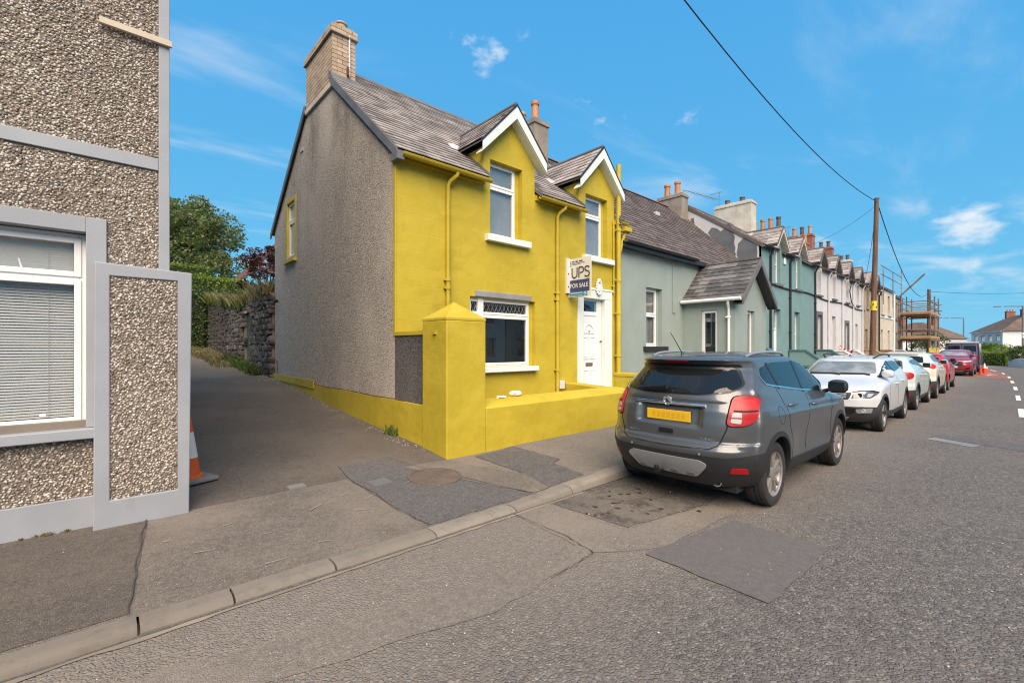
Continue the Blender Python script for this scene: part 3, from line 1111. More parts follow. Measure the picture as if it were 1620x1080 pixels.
def slates(parent, P0, U, V, L, span, mat, gauge=0.2, sw=0.30, nmax=300, th=0.016):
    """Lay courses of slates on a plane: P0 eave corner, U along, V up the slope."""
    U, V, P0 = Vector(U).normalized(), Vector(V).normalized(), Vector(P0)
    N = U.cross(V).normalized()
    if N.z < 0:
        N = -N
    key = (mat, gauge, sw)
    if key not in SLATE:
        SLATE[key] = slate_mesh('slate', M[mat], sw - 0.004, gauge * 1.35, th)
    me = SLATE[key]
    rows = int(L / gauge)
    items = []
    for r in range(rows):
        y = r * gauge
        off = (r % 2) * 0.5 * sw
        for lo, hi in span(y + gauge * 0.5):
            k = math.floor((lo - off) / sw)
            while k * sw + off < hi:
                a, c = max(lo, k * sw + off), min(hi, (k + 1) * sw + off)
                k += 1
                if c - a < 0.06:
                    continue
                items.append((P0 + U * (a + c) / 2 + V * (y + random.uniform(-0.006, 0.006)), (c - a) / sw))
    items.sort(key=lambda i: (i[0] - Vector((0, 0, 1.7))).length)
    tilt = math.atan2(th * 1.15, gauge)
    V2 = (V * math.cos(tilt) - N * math.sin(tilt)).normalized()
    N2 = U.cross(V2)
    if N2.z < 0:
        N2 = -N2
    X2 = V2.cross(N2)
    B = Matrix((X2, V2, N2)).transposed()
    rest = MB()
    for i, (p, sc) in enumerate(items):
        rot = B @ Matrix.Rotation(random.gauss(0, 0.006), 3, 'Z')
        p = p + N * (th * 1.7 + random.uniform(0, 0.003))
        if i < nmax:
            o = bpy.data.objects.new('slate', me)
            put(o, parent)
            o.location = p
            o.rotation_euler = rot.to_euler()
            o.scale = (sc, 1, 1)
        else:
            w, l = sw - 0.004, gauge * 1.35
            vs = [(x * w / 2 * sc, y, z) for z in (0, th) for x, y in ((-1, 0), (1, 0), (1, l), (-1, l))]
            rest.add([p + rot @ Vector(q) for q in vs], [(0, 3, 2, 1), (4, 5, 6, 7), (0, 1, 5, 4), (1, 2, 6, 5), (2, 3, 7, 6), (3, 0, 4, 7)])
    if rest.v:
        rest.build('slate_courses', M[mat], parent, kind='stuff')


# ================================================================ windows and doors


def room_box(fr, a0, a1, z0, z1, b0, b1, mat, parent):
    """The dim room behind a pane: back, sides, floor and ceiling."""
    s_ = max(0.0, b1 - .34) * .8
    A0, A1, Z0, Z1 = a0 - s_, a1 + s_, z0 - s_ * .5, z1 + s_ * .3
    bw = min(.325, b1)
    v = [(a0 - .01, b0, z0 - .01), (a1 + .01, b0, z0 - .01), (a1 + .01, b0, z1 + .01), (a0 - .01, b0, z1 + .01),
         (a0 - .01, bw, z0 - .01), (a1 + .01, bw, z0 - .01), (a1 + .01, bw, z1 + .01), (a0 - .01, bw, z1 + .01),
         (A0, bw, Z0), (A1, bw, Z0), (A1, bw, Z1), (A0, bw, Z1), (A0, b1, Z0), (A1, b1, Z0), (A1, b1, Z1), (A0, b1, Z1)]
    f = []
    for k in range(4):
        j = (k + 1) % 4
        f += [(k, j, j + 4, k + 4), (k + 4, j + 4, j + 8, k + 8), (k + 8, j + 8, j + 12, k + 12)]
    f.append((12, 13, 14, 15))
    MB(fr).add(v, f).build('room_lining', M[mat], parent)


def window(parent, fr, a0, a1, z0, z1, depth=0.11, fw=0.055, mulls=(), trans=(), frame='white_plastic', sill=None, back='dark_room',
           open_tops=(), bd=0.16, name='window', sashes=True):
    f = MB(fr)
    d0, d1 = depth, depth + 0.07
    f.box(a0, a0 + fw, d0, d1, z0, z1).box(a1 - fw, a1, d0, d1, z0, z1)
    f.box(a0 + fw, a1 - fw, d0, d1, z0, z0 + fw).box(a0 + fw, a1 - fw, d0, d1, z1 - fw, z1)
    mw = 0.05
    xs = [a0 + fw] + [x for m in mulls for x in (m - mw / 2, m + mw / 2)] + [a1 - fw]
    zs = [z0 + fw] + [x for m in trans for x in (m - mw / 2, m + mw / 2)] + [z1 - fw]
    for m in mulls:
        f.box(m - mw / 2, m + mw / 2, d0, d1, z0 + fw, z1 - fw)
    for i in range(0, len(xs), 2):
        for m in trans:
            f.box(xs[i], xs[i + 1], d0 + 0.002, d1 - 0.002, m - mw / 2, m + mw / 2)
    w = f.build(name, M[frame], parent, bev=0.004 if sashes else 0)
    for i in range(0, len(xs), 2):
        for j in range(0, len(zs), 2):
            x0, x1, y0, y1 = xs[i], xs[i + 1], zs[j], zs[j + 1]
            k = 0.0
            if sashes:
                k = 0.035
                s_ = MB(fr)
                e0, e1 = d0 - 0.012, d0 + 0.04
                s_.box(x0 - .012, x0 + k, e0, e1, y0 - .012, y1 + .012).box(x1 - k, x1 + .012, e0, e1, y0 - .012, y1 + .012)
                s_.box(x0 + k, x1 - k, e0, e1, y0 - .012, y0 + k).box(x0 + k, x1 - k, e0, e1, y1 - k, y1 + .012)
                s_.build('sash', M[frame], w, bev=0.004)
            MB(fr).box(x0 + k, x1 - k, d0 + 0.02, d0 + 0.026, y0 + k, y1 - k).build('pane', M['glass'], w)
    if back:
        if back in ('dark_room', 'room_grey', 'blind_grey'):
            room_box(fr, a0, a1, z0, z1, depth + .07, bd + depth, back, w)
        else:
            # hanging cloth with soft uneven folds
            nc = 28 if sashes else 12
            cu_ = MB(fr)
            ph = a0 * 3.7
            row = [(a0 - .01 + (a1 - a0 + .02) * k / nc, bd + depth + .014 * math.sin(k * 1.25 + ph) + .008 * math.sin(k * .53 + ph * 2)) for k in range(nc + 1)]
            cu_.add([(x, y, z0 - .02) for x, y in row] + [(x, y, z1 + .02) for x, y in row], [(k, k + 1, k + nc + 2, k + nc + 1) for k in range(nc)])
            cu_.build('curtain', M[back], w, smooth=60)
    if sill:
        pr, ht, ex, mt = sill
        MB(fr).add([(a0 - ex, -pr, z0 - ht), (a1 + ex, -pr, z0 - ht), (a1 + ex, depth + .01, z0 - ht), (a0 - ex, depth + .01, z0 - ht),
                    (a0 - ex, -pr, z0 - 0.02), (a1 + ex, -pr, z0 - 0.02), (a1 + ex, depth + .01, z0), (a0 - ex, depth + .01, z0)],
                   [(0, 3, 2, 1), (4, 5, 6, 7), (0, 1, 5, 4), (1, 2, 6, 5), (2, 3, 7, 6), (3, 0, 4, 7)]).build('sill', M[mt], w, bev=0.006)
    return w


def downpipe(parent, pts, r=0.038, mat='yellow_trim', cl=(), name='downpipe'):
    b = MB().tube(pts, r, 12)
    p = b.build(name, M[mat], parent, smooth=40)
    for (x, y, z) in cl:
        MB().lathe([(r + 0.004, -0.03), (r + 0.014, -0.028), (r + 0.014, 0.028), (r + 0.004, 0.03)], (x, y, z), 12).box(x - r - .03, x + r + .03, y, y + 0.07, z - 0.018, z + 0.018).build('collar', M[mat], p, smooth=30)
    return p


def gutter(parent, x0, x1, y, z, mat='yellow_trim', r=0.06):
    b = MB()
    sec = [(y + r * math.cos(t), z + r * math.sin(t)) for t in [math.pi * (1 + k / 8) for k in range(9)]]
    inn = [(y + (r - .006) * math.cos(t), z + (r - .006) * math.sin(t)) for t in [math.pi * (2 - k / 8) for k in range(9)]]
    b.prism(sec + inn, 'x', x0, x1)
    g = b.build('gutter', M[mat], parent, smooth=40)
    for x in np.arange(x0 + 0.35, x1 - .05, 0.9):
        MB().prism([(p[0] * 1.0 + (p[0] - y) * 0.12, z + (p[1] - z) * 1.12) for p in sec] + [(y + r, z + .004), (y - r, z + .004)], 'x', float(x), float(x) + 0.03).build('gutter_bracket', M[mat], g)
    return g


def pot(parent, x, y, z, h, r, mat):
    MB().lathe([(r * .95, 0), (r * .9, h * .3), (r * .82, h * .8), (r * 1.0, h * .82), (r * 1.05, h * .9), (r, h), (r * .75, h), (r * .7, h * .5)], (x, y, z), 20).build('chimney_pot', M[mat], parent, smooth=35)


def rendered_chimney(parent, x0, x1, y0, y1, z0, z1, mat, pots=(), capm=None):
    b = MB().box(x0, x1, y0, y1, z0, z1 - 0.2)
    c = b.build('chimney', M[mat], parent, bev=0.01)
    MB().box(x0 - .04, x1 + .04, y0 - .04, y1 + .04, z1 - .2, z1 - .13).box(x0 - .015, x1 + .015, y0 - .015, y1 + .015, z1 - .13, z1 - 0.05).add(
        [(x0 - .015, y0 - .015, z1 - .049), (x1 + .015, y0 - .015, z1 - .049), (x1 + .015, y1 + .015, z1 - .049), (x0 - .015, y1 + .015, z1 - .049),
         (x0 + .08, y0 + .08, z1), (x1 - .08, y0 + .08, z1), (x1 - .08, y1 - .08, z1), (x0 + .08, y1 - .08, z1)],
        [(0, 3, 2, 1), (4, 5, 6, 7), (0, 1, 5, 4), (1, 2, 6, 5), (2, 3, 7, 6), (3, 0, 4, 7)]).build('chimney_cap', M[capm or mat], c, bev=0.006)
    for (px_, py_, h, r, m) in pots:
        pot(c, px_, py_, z1 - 0.02, h, r, m)
    return c


def dormer_roof(parent, xc, zf, za, hw_roof, yfront, slope, eave_y, eave_z, mat, board='white_paint', nmax=80, gauge=0.17, sw=0.26, bt=0.17, edge='black_paint'):
    """Little pitched roof over a dormer: underlay, slates, bargeboards and ridge."""
    sl = (za - zf) / hw_roof
    yb = eave_y + (za - eave_z) / slope + 0.05          # where the ridge dies into the main roof
    yfb = eave_y + (zf - eave_z) / slope + 0.05
    r = MB()
    for s_ in (-1, 1):
        r.add([(xc, yfront, za), (xc + s_ * hw_roof, yfront, zf), (xc + s_ * hw_roof, yfb, zf), (xc, yb, za),
               (xc, yfront, za - .03), (xc + s_ * hw_roof, yfront, zf - .03), (xc + s_ * hw_roof, yfb, zf - .03), (xc, yb, za - .03)],
              [(0, 1, 2, 3), (4, 7, 6, 5), (0, 4, 5, 1), (1, 5, 6, 2), (2, 6, 7, 3), (3, 7, 4, 0)])
    d = r.build('dormer_roof', M['lead'], parent)
    Ls = math.hypot(hw_roof, za - zf)
    for s_ in (-1, 1):
        slates(d, (xc + s_ * hw_roof, yfront, zf), (0, 1, 0), (-s_ * hw_roof, 0, za - zf), Ls,
               lambda y: [(0.0, (yfb - yfront) + (yb - yfb) * y / Ls)], mat, gauge, sw, nmax if s_ < 0 else nmax // 3)
    MB().tube([(xc, yfront - .01, za + .03), (xc, yb, za + .03)], 0.05, 8).build('ridge_tile', M['lead'], d, smooth=40)
    b = MB()
    n = Vector((za - zf, hw_roof)).normalized()
    for s_ in (-1, 1):
        x1, z1 = xc + s_ * (hw_roof + .02), zf - .02 * sl
        b.prism([(xc, za - .012), (x1, z1 - .012), (x1, z1 - bt * 1.25), (xc, za - bt * 1.55)], 'y', yfront - .035, yfront - .002)
        b.prism([(xc, za - bt * 1.5), (x1, z1 - bt * 1.2), (x1 - s_ * .0, z1 - bt * 1.2 - .02), (xc, za - bt * 1.5 - .02)], 'y', yfront - .002, YF + .02)
    b.build('bargeboard', M[board], d, bev=0.004)
    e = MB()
    for s_ in (-1, 1):
        x1, z1 = xc + s_ * (hw_roof + .03), zf - .03 * sl
        e.prism([(xc, za + .035), (x1, z1 + .035), (x1, z1 - .010), (xc, za - .010)], 'y', yfront - .045, yfront + .03)
    e.build('verge', M[edge], d)
    return d


# ================================================================ yellow end house
EAVE, RIDGE, YR, YB, X2 = 5.05, 8.10, 10.65, 14.25, 10.10
SL = (RIDGE - EAVE) / (YR - YF)
yh = empty('yellow_house', (XG, YF, 0.2), 'yellow painted end terrace house with two dormers and grey roughcast gable', 'house')
D1, D2 = 6.30, 9.22
HW = 0.71
DZ, DA = 5.72, 6.60
outer = [(XG, 0.05), (X2, 0.05), (X2, EAVE)]
for xc in (D2, D1):
    outer += [(xc + HW, EAVE), (xc + HW, DZ - 0.12), (xc, DA - 0.06), (xc - HW, DZ - 0.12), (xc - HW, EAVE)]
outer += [(XG, EAVE)]
GW = (5.26, 7.03, 1.31, 2.70)
W1 = (5.76, 6.64, 3.95, 5.47)
W2 = (8.76, 9.64, 3.95, 5.47)
DR = (8.66, 9.52, 0.35, 2.92)
outer = [(max(p[0], XG + .004), p[1]) for p in outer]
facade = MB(Fr((0, YF, 0))).wall(outer, [rect(*GW), rect(*W1), rect(*W2), rect(*DR)], 0.0, 0.32)
facade.build('front_wall', M['yellow_wall'], yh)
FG = Fr((XG, 0, 0), (0, 1), (1, 0))
GO = (12.42, 13.05, 4.08, 5.52)
gb = MB(FG).wall([(YF + .006, 0.0), (YB, 0.4), (YB, EAVE), (YR, RIDGE), (YF + .006, EAVE + .004)], [rect(*GO)], 0.0, 0.3)
gb.build('gable_wall', M['gable_roughcast'], yh)
MB().box(XG + .3, X2, YB - .3, YB, 0.3, EAVE).build('rear_wall', M['gable_roughcast'], yh)
# yellow corner return beside the roughcast
MB().box(XG - 0.006, XG + 0.02, YF - 0.012, YF + 0.05, 1.9, EAVE - 0.02).build('corner_strip', M['yellow_trim'], yh)
# painted plinth along the alley
pl = MB()
pl.prism([(6.05, 0.0), (YB, 0.5), (YB, 0.86), (6.05, 0.82)], 'x', XG - 0.035, XG - 0.001)
pl.prism([(10.9, 0.75), (YB - .02, 0.8), (YB - .02, 0.97), (10.9, 0.95)], 'x', XG - 0.05, XG - 0.036)
pl.build('plinth', M['yellow_trim'], yh, bev=0.006)
# cable clipped on top of the plinth
MB().tube([(XG - 0.03, y, 0.835 + 0.004 * (y - 6) + 0.006 * math.sin(y * 3)) for y in np.linspace(6.7, 13.9, 25)], 0.008, 6).build('cable', M['rust'], yh)
# gable window
wg = window(yh, FG, *GO, depth=0.045, fw=0.04, trans=(5.02,), back='net_curtain', bd=0.08)
sur = MB(FG)
a0, a1, z0, z1 = GO
for q in ((a0 - .11, a0 + .006, z0 - .08, z1 + .1), (a1 - .006, a1 + .11, z0 - .08, z1 + .1), (a0 + .006, a1 - .006, z1 - .006, z1 + .1)):
    sur.box(q[0], q[1], -0.015, 0.04, q[2], q[3])
sur.build('surround', M['yellow_trim'], wg)
MB(FG).box(a0 - .14, a1 + .14, -0.08, 0.1, z0 - .16, z0 - .082).build('sill', M['yellow_trim'], wg, bev=.006)

# main roof
sf = MB()
ov = 0.20
CHY0, CHY1 = 9.795, 11.485
zr = lambda y: RIDGE - SL * abs(y - YR)


def slab(b, xa, xb, ya, yb):
    ys = [ya] + ([YR] if ya < YR < yb else []) + [yb]
    b.prism([(y, zr(y) + .10) for y in ys] + [(y, zr(y) + .06) for y in ys[::-1]], 'x', xa, xb)


slab(sf, XG - .05, 4.17, YF - ov, CHY0 + .02)
slab(sf, XG - .05, 4.17, CHY1 - .02, YB + ov)
xs_ = 4.17
for xc in (D1, D2):
    slab(sf, xs_, xc - HW, YF - ov, YB + ov)
    slab(sf, xc - HW, xc + HW, YF + .34, YB + ov)
    xs_ = xc + HW
slab(sf, xs_, X2, YF - ov, YB + ov)
rf = sf.build('roof', M['lead'], yh)
Lsl = math.hypot(YR - YF + ov, RIDGE - EAVE + SL * ov)
sina = (YR - YF + ov) / Lsl


def yspan(y):
    yy = YF - ov + y * sina
    z = EAVE + SL * (yy - YF) + .1
    cutsx = []
    for xc in (D1, D2):
        w = (DA + .02 - z) / ((DA - DZ) / 0.86)
        w = min(w, HW)
        if w > 0.02:
            cutsx.append((xc - w - XG + .05, xc + w - XG + .05))
    out, lo = [], (0.0 if yy < CHY0 - .05 else 4.19 - XG + .05)
    for c0, c1 in cutsx:
        out.append((lo, c0))
        lo = c1
    out.append((lo, X2 - XG + .05))
    return [q for q in out if q[1] - q[0] > .05]


slates(rf, (XG - .05, YF - ov, EAVE - SL * ov + .10), (1, 0, 0), (0, 1, SL), Lsl, yspan, 'slate_grey', gauge=0.165, sw=0.30, nmax=300)
MB().prism([(YR - .13, RIDGE + .05), (YR, RIDGE + .19), (YR + .13, RIDGE + .05), (YR, RIDGE + .12)], 'x', 4.1, X2 + .05).build('ridge_tile', M['lead'], rf)
# verges along the gable
for s_, ye in ((1, YF - ov), (-1, YB + ov)):
    ze = EAVE - SL * ov
    yc_ = CHY0 if s_ > 0 else CHY1
    MB().prism([(ye, ze + .115), (yc_, zr(yc_) + .125), (yc_, zr(yc_) - .06), (ye, ze - .05)], 'x', XG - .075, XG - .045).build('verge', M['lead'], rf)
MB().box(XG - .07, XG + .06, YF - ov - .02, YF + .02, EAVE - .22, EAVE - .09).build('eave_end', M['lead'], rf)
# soffit and gutters
for x0, x1 in ((XG, D1 - HW), (D1 + HW, D2 - HW), (D2 + HW, X2)):
    MB().box(x0 + .01, x1, YF - .05, YF - .002, EAVE - .14, EAVE - .03).build('fascia', M['yellow_trim'], yh)
gutter(yh, XG + .02, D1 - HW + .02, YF - ov - .02, EAVE - .10)
gutter(yh, D1 + HW - .03, D2 - HW + .02, YF - ov - .02, EAVE - .10)
gutter(yh, D2 + HW - .02, X2 + .12, YF - ov - .02, EAVE - .11)
for x, zb in ((4.72, 0.4), (7.69, 0.35)):
    downpipe(yh, [(x + .10, YF - .22, EAVE - .13), (x + .10, YF - .21, EAVE - .20), (x + .02, YF - .10, EAVE - .30), (x, YF - .06, EAVE - .38), (x, YF - .06, zb)], cl=[(x, YF - .06, 2.95), (x, YF - .06, 2.8), (x, YF - .06, 1.2)])
# dormer roofs and cheeks
for xc in (D1, D2):
    ck = MB()
    for s_ in (-1, 1):
        x0, x1 = (xc - HW - .007, xc - HW + .06) if s_ < 0 else (xc + HW - .06, xc + HW + .007)
        yz = YF + (DZ - .05 - EAVE) / SL
        ck.prism([(YF + .01, EAVE), (yz + .1, DZ - .05), (YF + .01, DZ - .05)], 'x', x0, x1)
    ck.build('dormer_cheek', M['yellow_trim'], yh)
    dr = dormer_roof(yh, xc, DZ, DA + .04, 0.86, YF - .18, SL, YF, EAVE + .08, 'slate_grey', nmax=90)
    # lead flashing where the dormer meets the slates
    for xa in (xc - HW - .03, xc + HW + .012):
        MB().prism([(YF - .22, EAVE - .12), (YF + .60, EAVE + .58), (YF + .60, EAVE + .70), (YF - .22, EAVE + .03)], 'x', xa, xa + .018).build('flashing', M['lead'], dr)
    MB().add([(xc - .88, YF + .66, EAVE + .69), (xc - .98, YF + .66, EAVE + .71), (xc - .98, YF + .86, EAVE + .88), (xc - .80, YF + .92, EAVE + .96), (xc - .80, YF + .7, EAVE + .82)],
             [(0, 1, 2, 3, 4)]).build('valley_lead', M['light_lead'], dr)
# windows
FF = Fr((0, YF, 0))
for (q, tr_) in ((W1, 4.98), (W2, 4.98)):
    window(yh, FF, q[0], q[1] - .10, q[2] + .0, q[3], depth=0.13, fw=0.045, trans=(tr_,), back='blind_grey', bd=0.06, sill=None)
    MB(FF).box(q[1] - .10, q[1] + 0.0, .13, .2, q[2], q[3]).build('reveal', M['yellow_trim'], yh)
    MB(FF).box(q[0] - .13, q[1] + .18, -.11, .128, q[2] - .13, q[2] - .001).build('window_sill', M['white_paint'], yh, bev=.008)
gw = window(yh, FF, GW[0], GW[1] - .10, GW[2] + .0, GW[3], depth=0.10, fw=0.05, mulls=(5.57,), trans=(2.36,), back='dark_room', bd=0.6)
# thick centre post and lead lattice of the upper lights
MB(FF).box(5.50, 5.64, 0.06, 0.099, GW[2] + .002, GW[3] - .002).build('mullion', M['white_plastic'], gw, bev=.006)
for (x0, x1) in ((5.33, 5.50), (5.66, 6.84)):
    lt = MB(FF)
    h = 0.235
    zb = 2.405
    st = 0.105
    x = x0 - h * .5
    while x < x1:
        for sg in (1, -1):
            xa, xb = (x, x + h * .5) if sg > 0 else (x + h * .5, x)
            za_, zb_ = zb, zb + h
            pa, pb = max(x0, min(x1, xa)), max(x0, min(x1, xb))
            if abs(xb - xa) > 1e-6 and pa != pb:
                t0, t1 = (pa - xa) / (xb - xa), (pb - xa) / (xb - xa)
                lt.tube([(pa, .118, za_ + (zb_ - za_) * t0), (pb, .118, za_ + (zb_ - za_) * t1)], 0.0026, 5)
        x += st
    lt.build('lead_lattice', M['light_lead'], gw)
MB(FF).box(GW[1] - .10, GW[1], .10, .2, GW[2], GW[3]).build('reveal', M['yellow_trim'], gw)
MB(FF).box(GW[0] - .05, GW[1] + .0, -.13, .098, GW[2] - .10, GW[2] - .001).build('sill', M['white_plastic'], gw, bev=.012)
MB(FF).box(GW[0] + .12, GW[1] - .12, -0.018, 0.05, GW[3] + .002, GW[3] + .12).build('lintel', M['concrete_lintel'], gw, bev=.012)
# front door
dr_ = MB(FF)
x0, x1, z0, z1 = DR
dr_.box(x0 + .045, x1 - .2, 0.10, 0.145, z0 + .05, 2.50)
door = dr_.build('front_door', M['white_plastic'], yh, bev=.004)
fx0, fx1 = x0, x1 - .16
fm = MB(FF).box(fx0, fx0 + .05, .085, .16, z0, z1).box(fx1 - .05, fx1, .085, .16, z0, z1).box(fx0 + .05, fx1 - .05, .085, .16, z1 - .05, z1).box(fx0 + .05, fx1 - .05, .085, .16, 2.50, 2.60)
fm.build('door_frame', M['white_plastic'], door, bev=.004)
MB(FF).box(fx0 + .05, fx1 - .05, .11, .116, 2.60, z1 - .05).build('fanlight', M['glass'], door)
room_box(FF, x0, x1, z0, z1, .17, .9, 'room_grey', door)
MB(FF).box(x1 - .16, x1 - .002, .085, .2, z0 + .001, z1 - .001).build('side_panel', M['white_paint'], door)
px0, px1 = x0 + .12, x1 - .27
pm = (px0 + px1) / 2
for (a, c, d, e) in ((px0, pm - .03, 1.42, 1.98), (pm + .03, px1, 1.42, 1.98), (px0, pm - .03, .62, 1.16), (pm + .03, px1, .62, 1.16)):
    bb = MB(FF)
    bb.box(a, c, .085, .1, d, d + .025).box(a, c, .085, .1, e - .025, e).box(a, a + .022, .085, .1, d + .025, e - .025).box(c - .022, c, .085, .1, d + .025, e - .025)
    bb.box(a + .05, c - .05, .089, .1, d + .06, e - .06)
    bb.build('door_panel', M['white_plastic'], door, bev=.003)
arc = [(pm + .2 * math.cos(t), 2.06 + .24 * math.sin(t)) for t in np.linspace(0, math.pi, 17)]
ari = [(pm + .17 * math.cos(t), 2.085 + .185 * math.sin(t)) for t in np.linspace(0, math.pi, 17)]
MB(FF).wall(arc, [ari], .084, .1).build('door_panel', M['white_plastic'], door, bev=.003)
MB(FF).box(pm - .13, pm + .13, .082, .1, 1.25, 1.33).build('letter_box', M['grey_frame'], door)
MB(FF).box(pm - .02, pm + .02, .07, .1, 2.10, 2.14).build('knocker', M['light_lead'], door)
MB(FF).lathe([(.018, -.05), (.022, -.03), (.01, 0)], (x1 - .08, .085, 1.86), 10, 'y').build('bell_push', M['black_paint'], door)
MB(FF).lathe([(.02, -.05), (.026, -.03), (.012, 0)], (px0 - .03, .1, 1.45), 10, 'y').build('handle', M['chrome'], door)
# moulded surround
su = MB(FF)
su.box(8.45, DR[0] + .005, -.03, .08, .3, 2.914).box(DR[1] - .005, 9.82, -.03, .08, .3, 2.914).box(8.45, 9.82, -.03, .08, 2.914, 3.16)
su.box(8.43, 9.84, -.045, -.001, 3.13, 3.18)
ds = su.build('door_surround', M['white_paint'], yh, bev=.012)
# ornate number tile over the door
orn = MB(FF)
for k in range(14):
    t = k / 14 * 2 * math.pi
    orn.lathe([(.0, -.04), (.03, -.03), (.034, 0)], (9.22 + .10 * math.cos(t), -.05, 3.20 + .16 * math.sin(t)), 8, 'y')
orn.lathe([(.0, -.035), (.10, -.03), (.11, .0)], (9.22, -.045, 3.20), 16, 'y')
orn.lathe([(.0, -.05), (.05, -.04), (.055, 0)], (9.22, -.05, 3.375), 10, 'y')
orn.build('keystone_ornament', M['white_paint'], ds, smooth=50)
MB(FF).box(7.76, 7.93, -.07, -.001, .76, .95).build('meter_box', M['pale_render'], yh, bev=.01)
# soil stack and its little gutter branch at the party wall
sx, sy = 9.98, YF - .11
downpipe(yh, [(sx, sy, .3), (sx, sy, 6.45)], r=.062, cl=[(sx, sy, 5.75), (sx, sy, 4.75), (sx, sy, 3.45), (sx, sy, 2.6), (sx, sy, 1.5)], name='soil_stack')
downpipe(yh, [(sx + .19, sy - .08, 4.75), (sx + .16, sy - .06, 4.62), (sx + .14, sy, 4.45), (sx + .06, sy, 4.2)], r=.045, cl=[(sx + .14, sy, 4.4)])
MB().box(sx + .06, sx + .36, sy - .18, sy - .02, 4.72, 4.84).build('hopper', M['yellow_trim'], yh, bev=.01)
downpipe(yh, [(sx - .13, sy + .06, 5.0), (sx - .13, sy + .06, 3.1)], r=.018, cl=[(sx - .13, sy + .06, 3.3)], name='waste_pipe')
downpipe(yh, [(sx - .13, sy + .06, 3.5), (sx, sy, 3.35)], r=.02, name='waste_pipe')
# little fittings on the gable
gm = MB().lathe([(.03, -.02), (.05, -.05), (.055, -.14), (.03, -.16)], (XG - 0.0, 13.85, 3.0), 12, 'x')
gm.build('wall_lamp', M['black_paint'], yh, smooth=40)
MB().box(XG - .02, XG - .002, 11.75, 11.95, 6.55, 6.62).build('vent', M['light_lead'], yh)
MB().tube([(XG - .02, 13.9, .98), (XG - .03, 13.92, 1.32), (XG - .1, 13.8, 1.36)], .012, 6).build('bent_pipe', M['rust'], yh)

# brick chimney on the gable, brick by brick
ch = MB().box(XG - .008, 4.14, 9.815, 11.465, 7.3, 8.56).build('chimney', M['mortar_bed'], yh)
BK = MB().box(-.5, .5, -.5, .5, -.5, .5).mesh('brick', M['chimney_brick'])
cx0, cx1, cy0, cy1 = XG - .025, 4.16, 9.795, 11.485
course, jt = 0.088, 0.011


def brick_ring(x0, x1, y0, y1, z, h, shift, bl=0.235, d=0.1):
    for (lo, hi, fixed, ax) in ((y0, y1, x0 + d / 2, 'y'), (y0, y1, x1 - d / 2, 'y'), (x0 + d, x1 - d, y0 + d / 2, 'x'), (x0 + d, x1 - d, y1 - d / 2, 'x')):
        t = lo - (bl / 2 if shift else 0)
        while t < hi - 0.01:
            a, c = max(t, lo), min(t + bl, hi)
            t += bl
            if c - a < 0.04:
                continue
            w = c - a - jt
            if ax == 'y':
                instance(BK, 'brick', ch, (fixed, (a + c) / 2, z), (0, 0, 0), (d, w, h - jt))
            else:
                instance(BK, 'brick', ch, ((a + c) / 2, fixed, z), (0, 0, 0), (w, d, h - jt))


zc_ = 7.44
i = 0
while zc_ < 8.44:
    brick_ring(cx0, cx1, cy0, cy1, zc_, course, i % 2)
    zc_ += course
    i += 1
for k in range(2):
    brick_ring(cx0 - .035, cx1 + .035, cy0 - .035, cy1 + .035, zc_ + .02 + k * .08, .08, k % 2)
MB().box(cx0 - .05, cx1 + .05, cy0 - .05, cy1 + .05, zc_ - .046, zc_ - .022).box(cx0, cx1, cy0, cy1, zc_ + .135, zc_ + .16).build('chimney_cap', M['chimney_render'], ch)
for y in (9.98, 10.32, 10.68, 11.04):
    pot(ch, 3.92, y, zc_ + .14, .19, .125, 'pale_pot')
for y in np.arange(9.86, 11.45, .13):
    instance(BK, 'brick', ch, (3.92, float(y), zc_ + .18), (0, 0, 0), (.44, .06, .05))
b = MB()
for k in range(9):
    b.lathe([(.012, 0), (.018, .01), (.018, .085), (.012, .095)], (4.02, cy0 - .02, 7.62 + k * .10), 8)
b.build('cable_clip', M['white_paint'], ch)
MB().box(3.96, 4.0, cy0 - .06, cy0, 7.62, 7.8).build('bracket', M['rust'], ch)
# flashing and mortar fillet at the foot of the stack
MB().prism([(cy0 - .12, RIDGE + SL * (cy0 - .12 - YR) + .12), (cy0 - .012, RIDGE + SL * (cy0 - .12 - YR) + .30), (cy0 + .12, RIDGE + SL * (cy0 - YR) + .30), (cy0 + .12, RIDGE + SL * (cy0 - YR) + .1)], 'x', cx0 - .04, cx1 + .06).build('flashing', M['lead'], ch)
MB().prism([(cy1 + .12, RIDGE - SL * (cy1 + .1 - YR) - .02), (10.1, RIDGE - SL * .55 + .02), (9.92, RIDGE - SL * .72 + .10), (10.05, RIDGE - SL * .5 + .12), (cy1 + .12, RIDGE - SL * (cy1 + .1 - YR) + .14)], 'x', XG - .06, XG - .026)
fil = MB().add([(XG - .05, 9.80, 7.42), (XG - .05, 9.80, 7.30), (XG - .05, 11.6, 7.12), (XG - .05, 11.6, 7.26)], [(0, 1, 2, 3)])
MB().prism([(9.78, 7.41), (9.78, 7.29), (11.5, 7.29), (11.5, 7.41)], 'x', XG - .05, XG + .1).build('mortar_fillet', M['white_chimney'], ch, bev=.01)
rendered_chimney(yh, 9.85, 10.45, 9.9, 11.2, 7.3, 8.82, 'chimney_render', [(10.12, 10.15, .62, .13, 'terracotta'), (10.12, 10.75, .5, .13, 'pale_pot')])

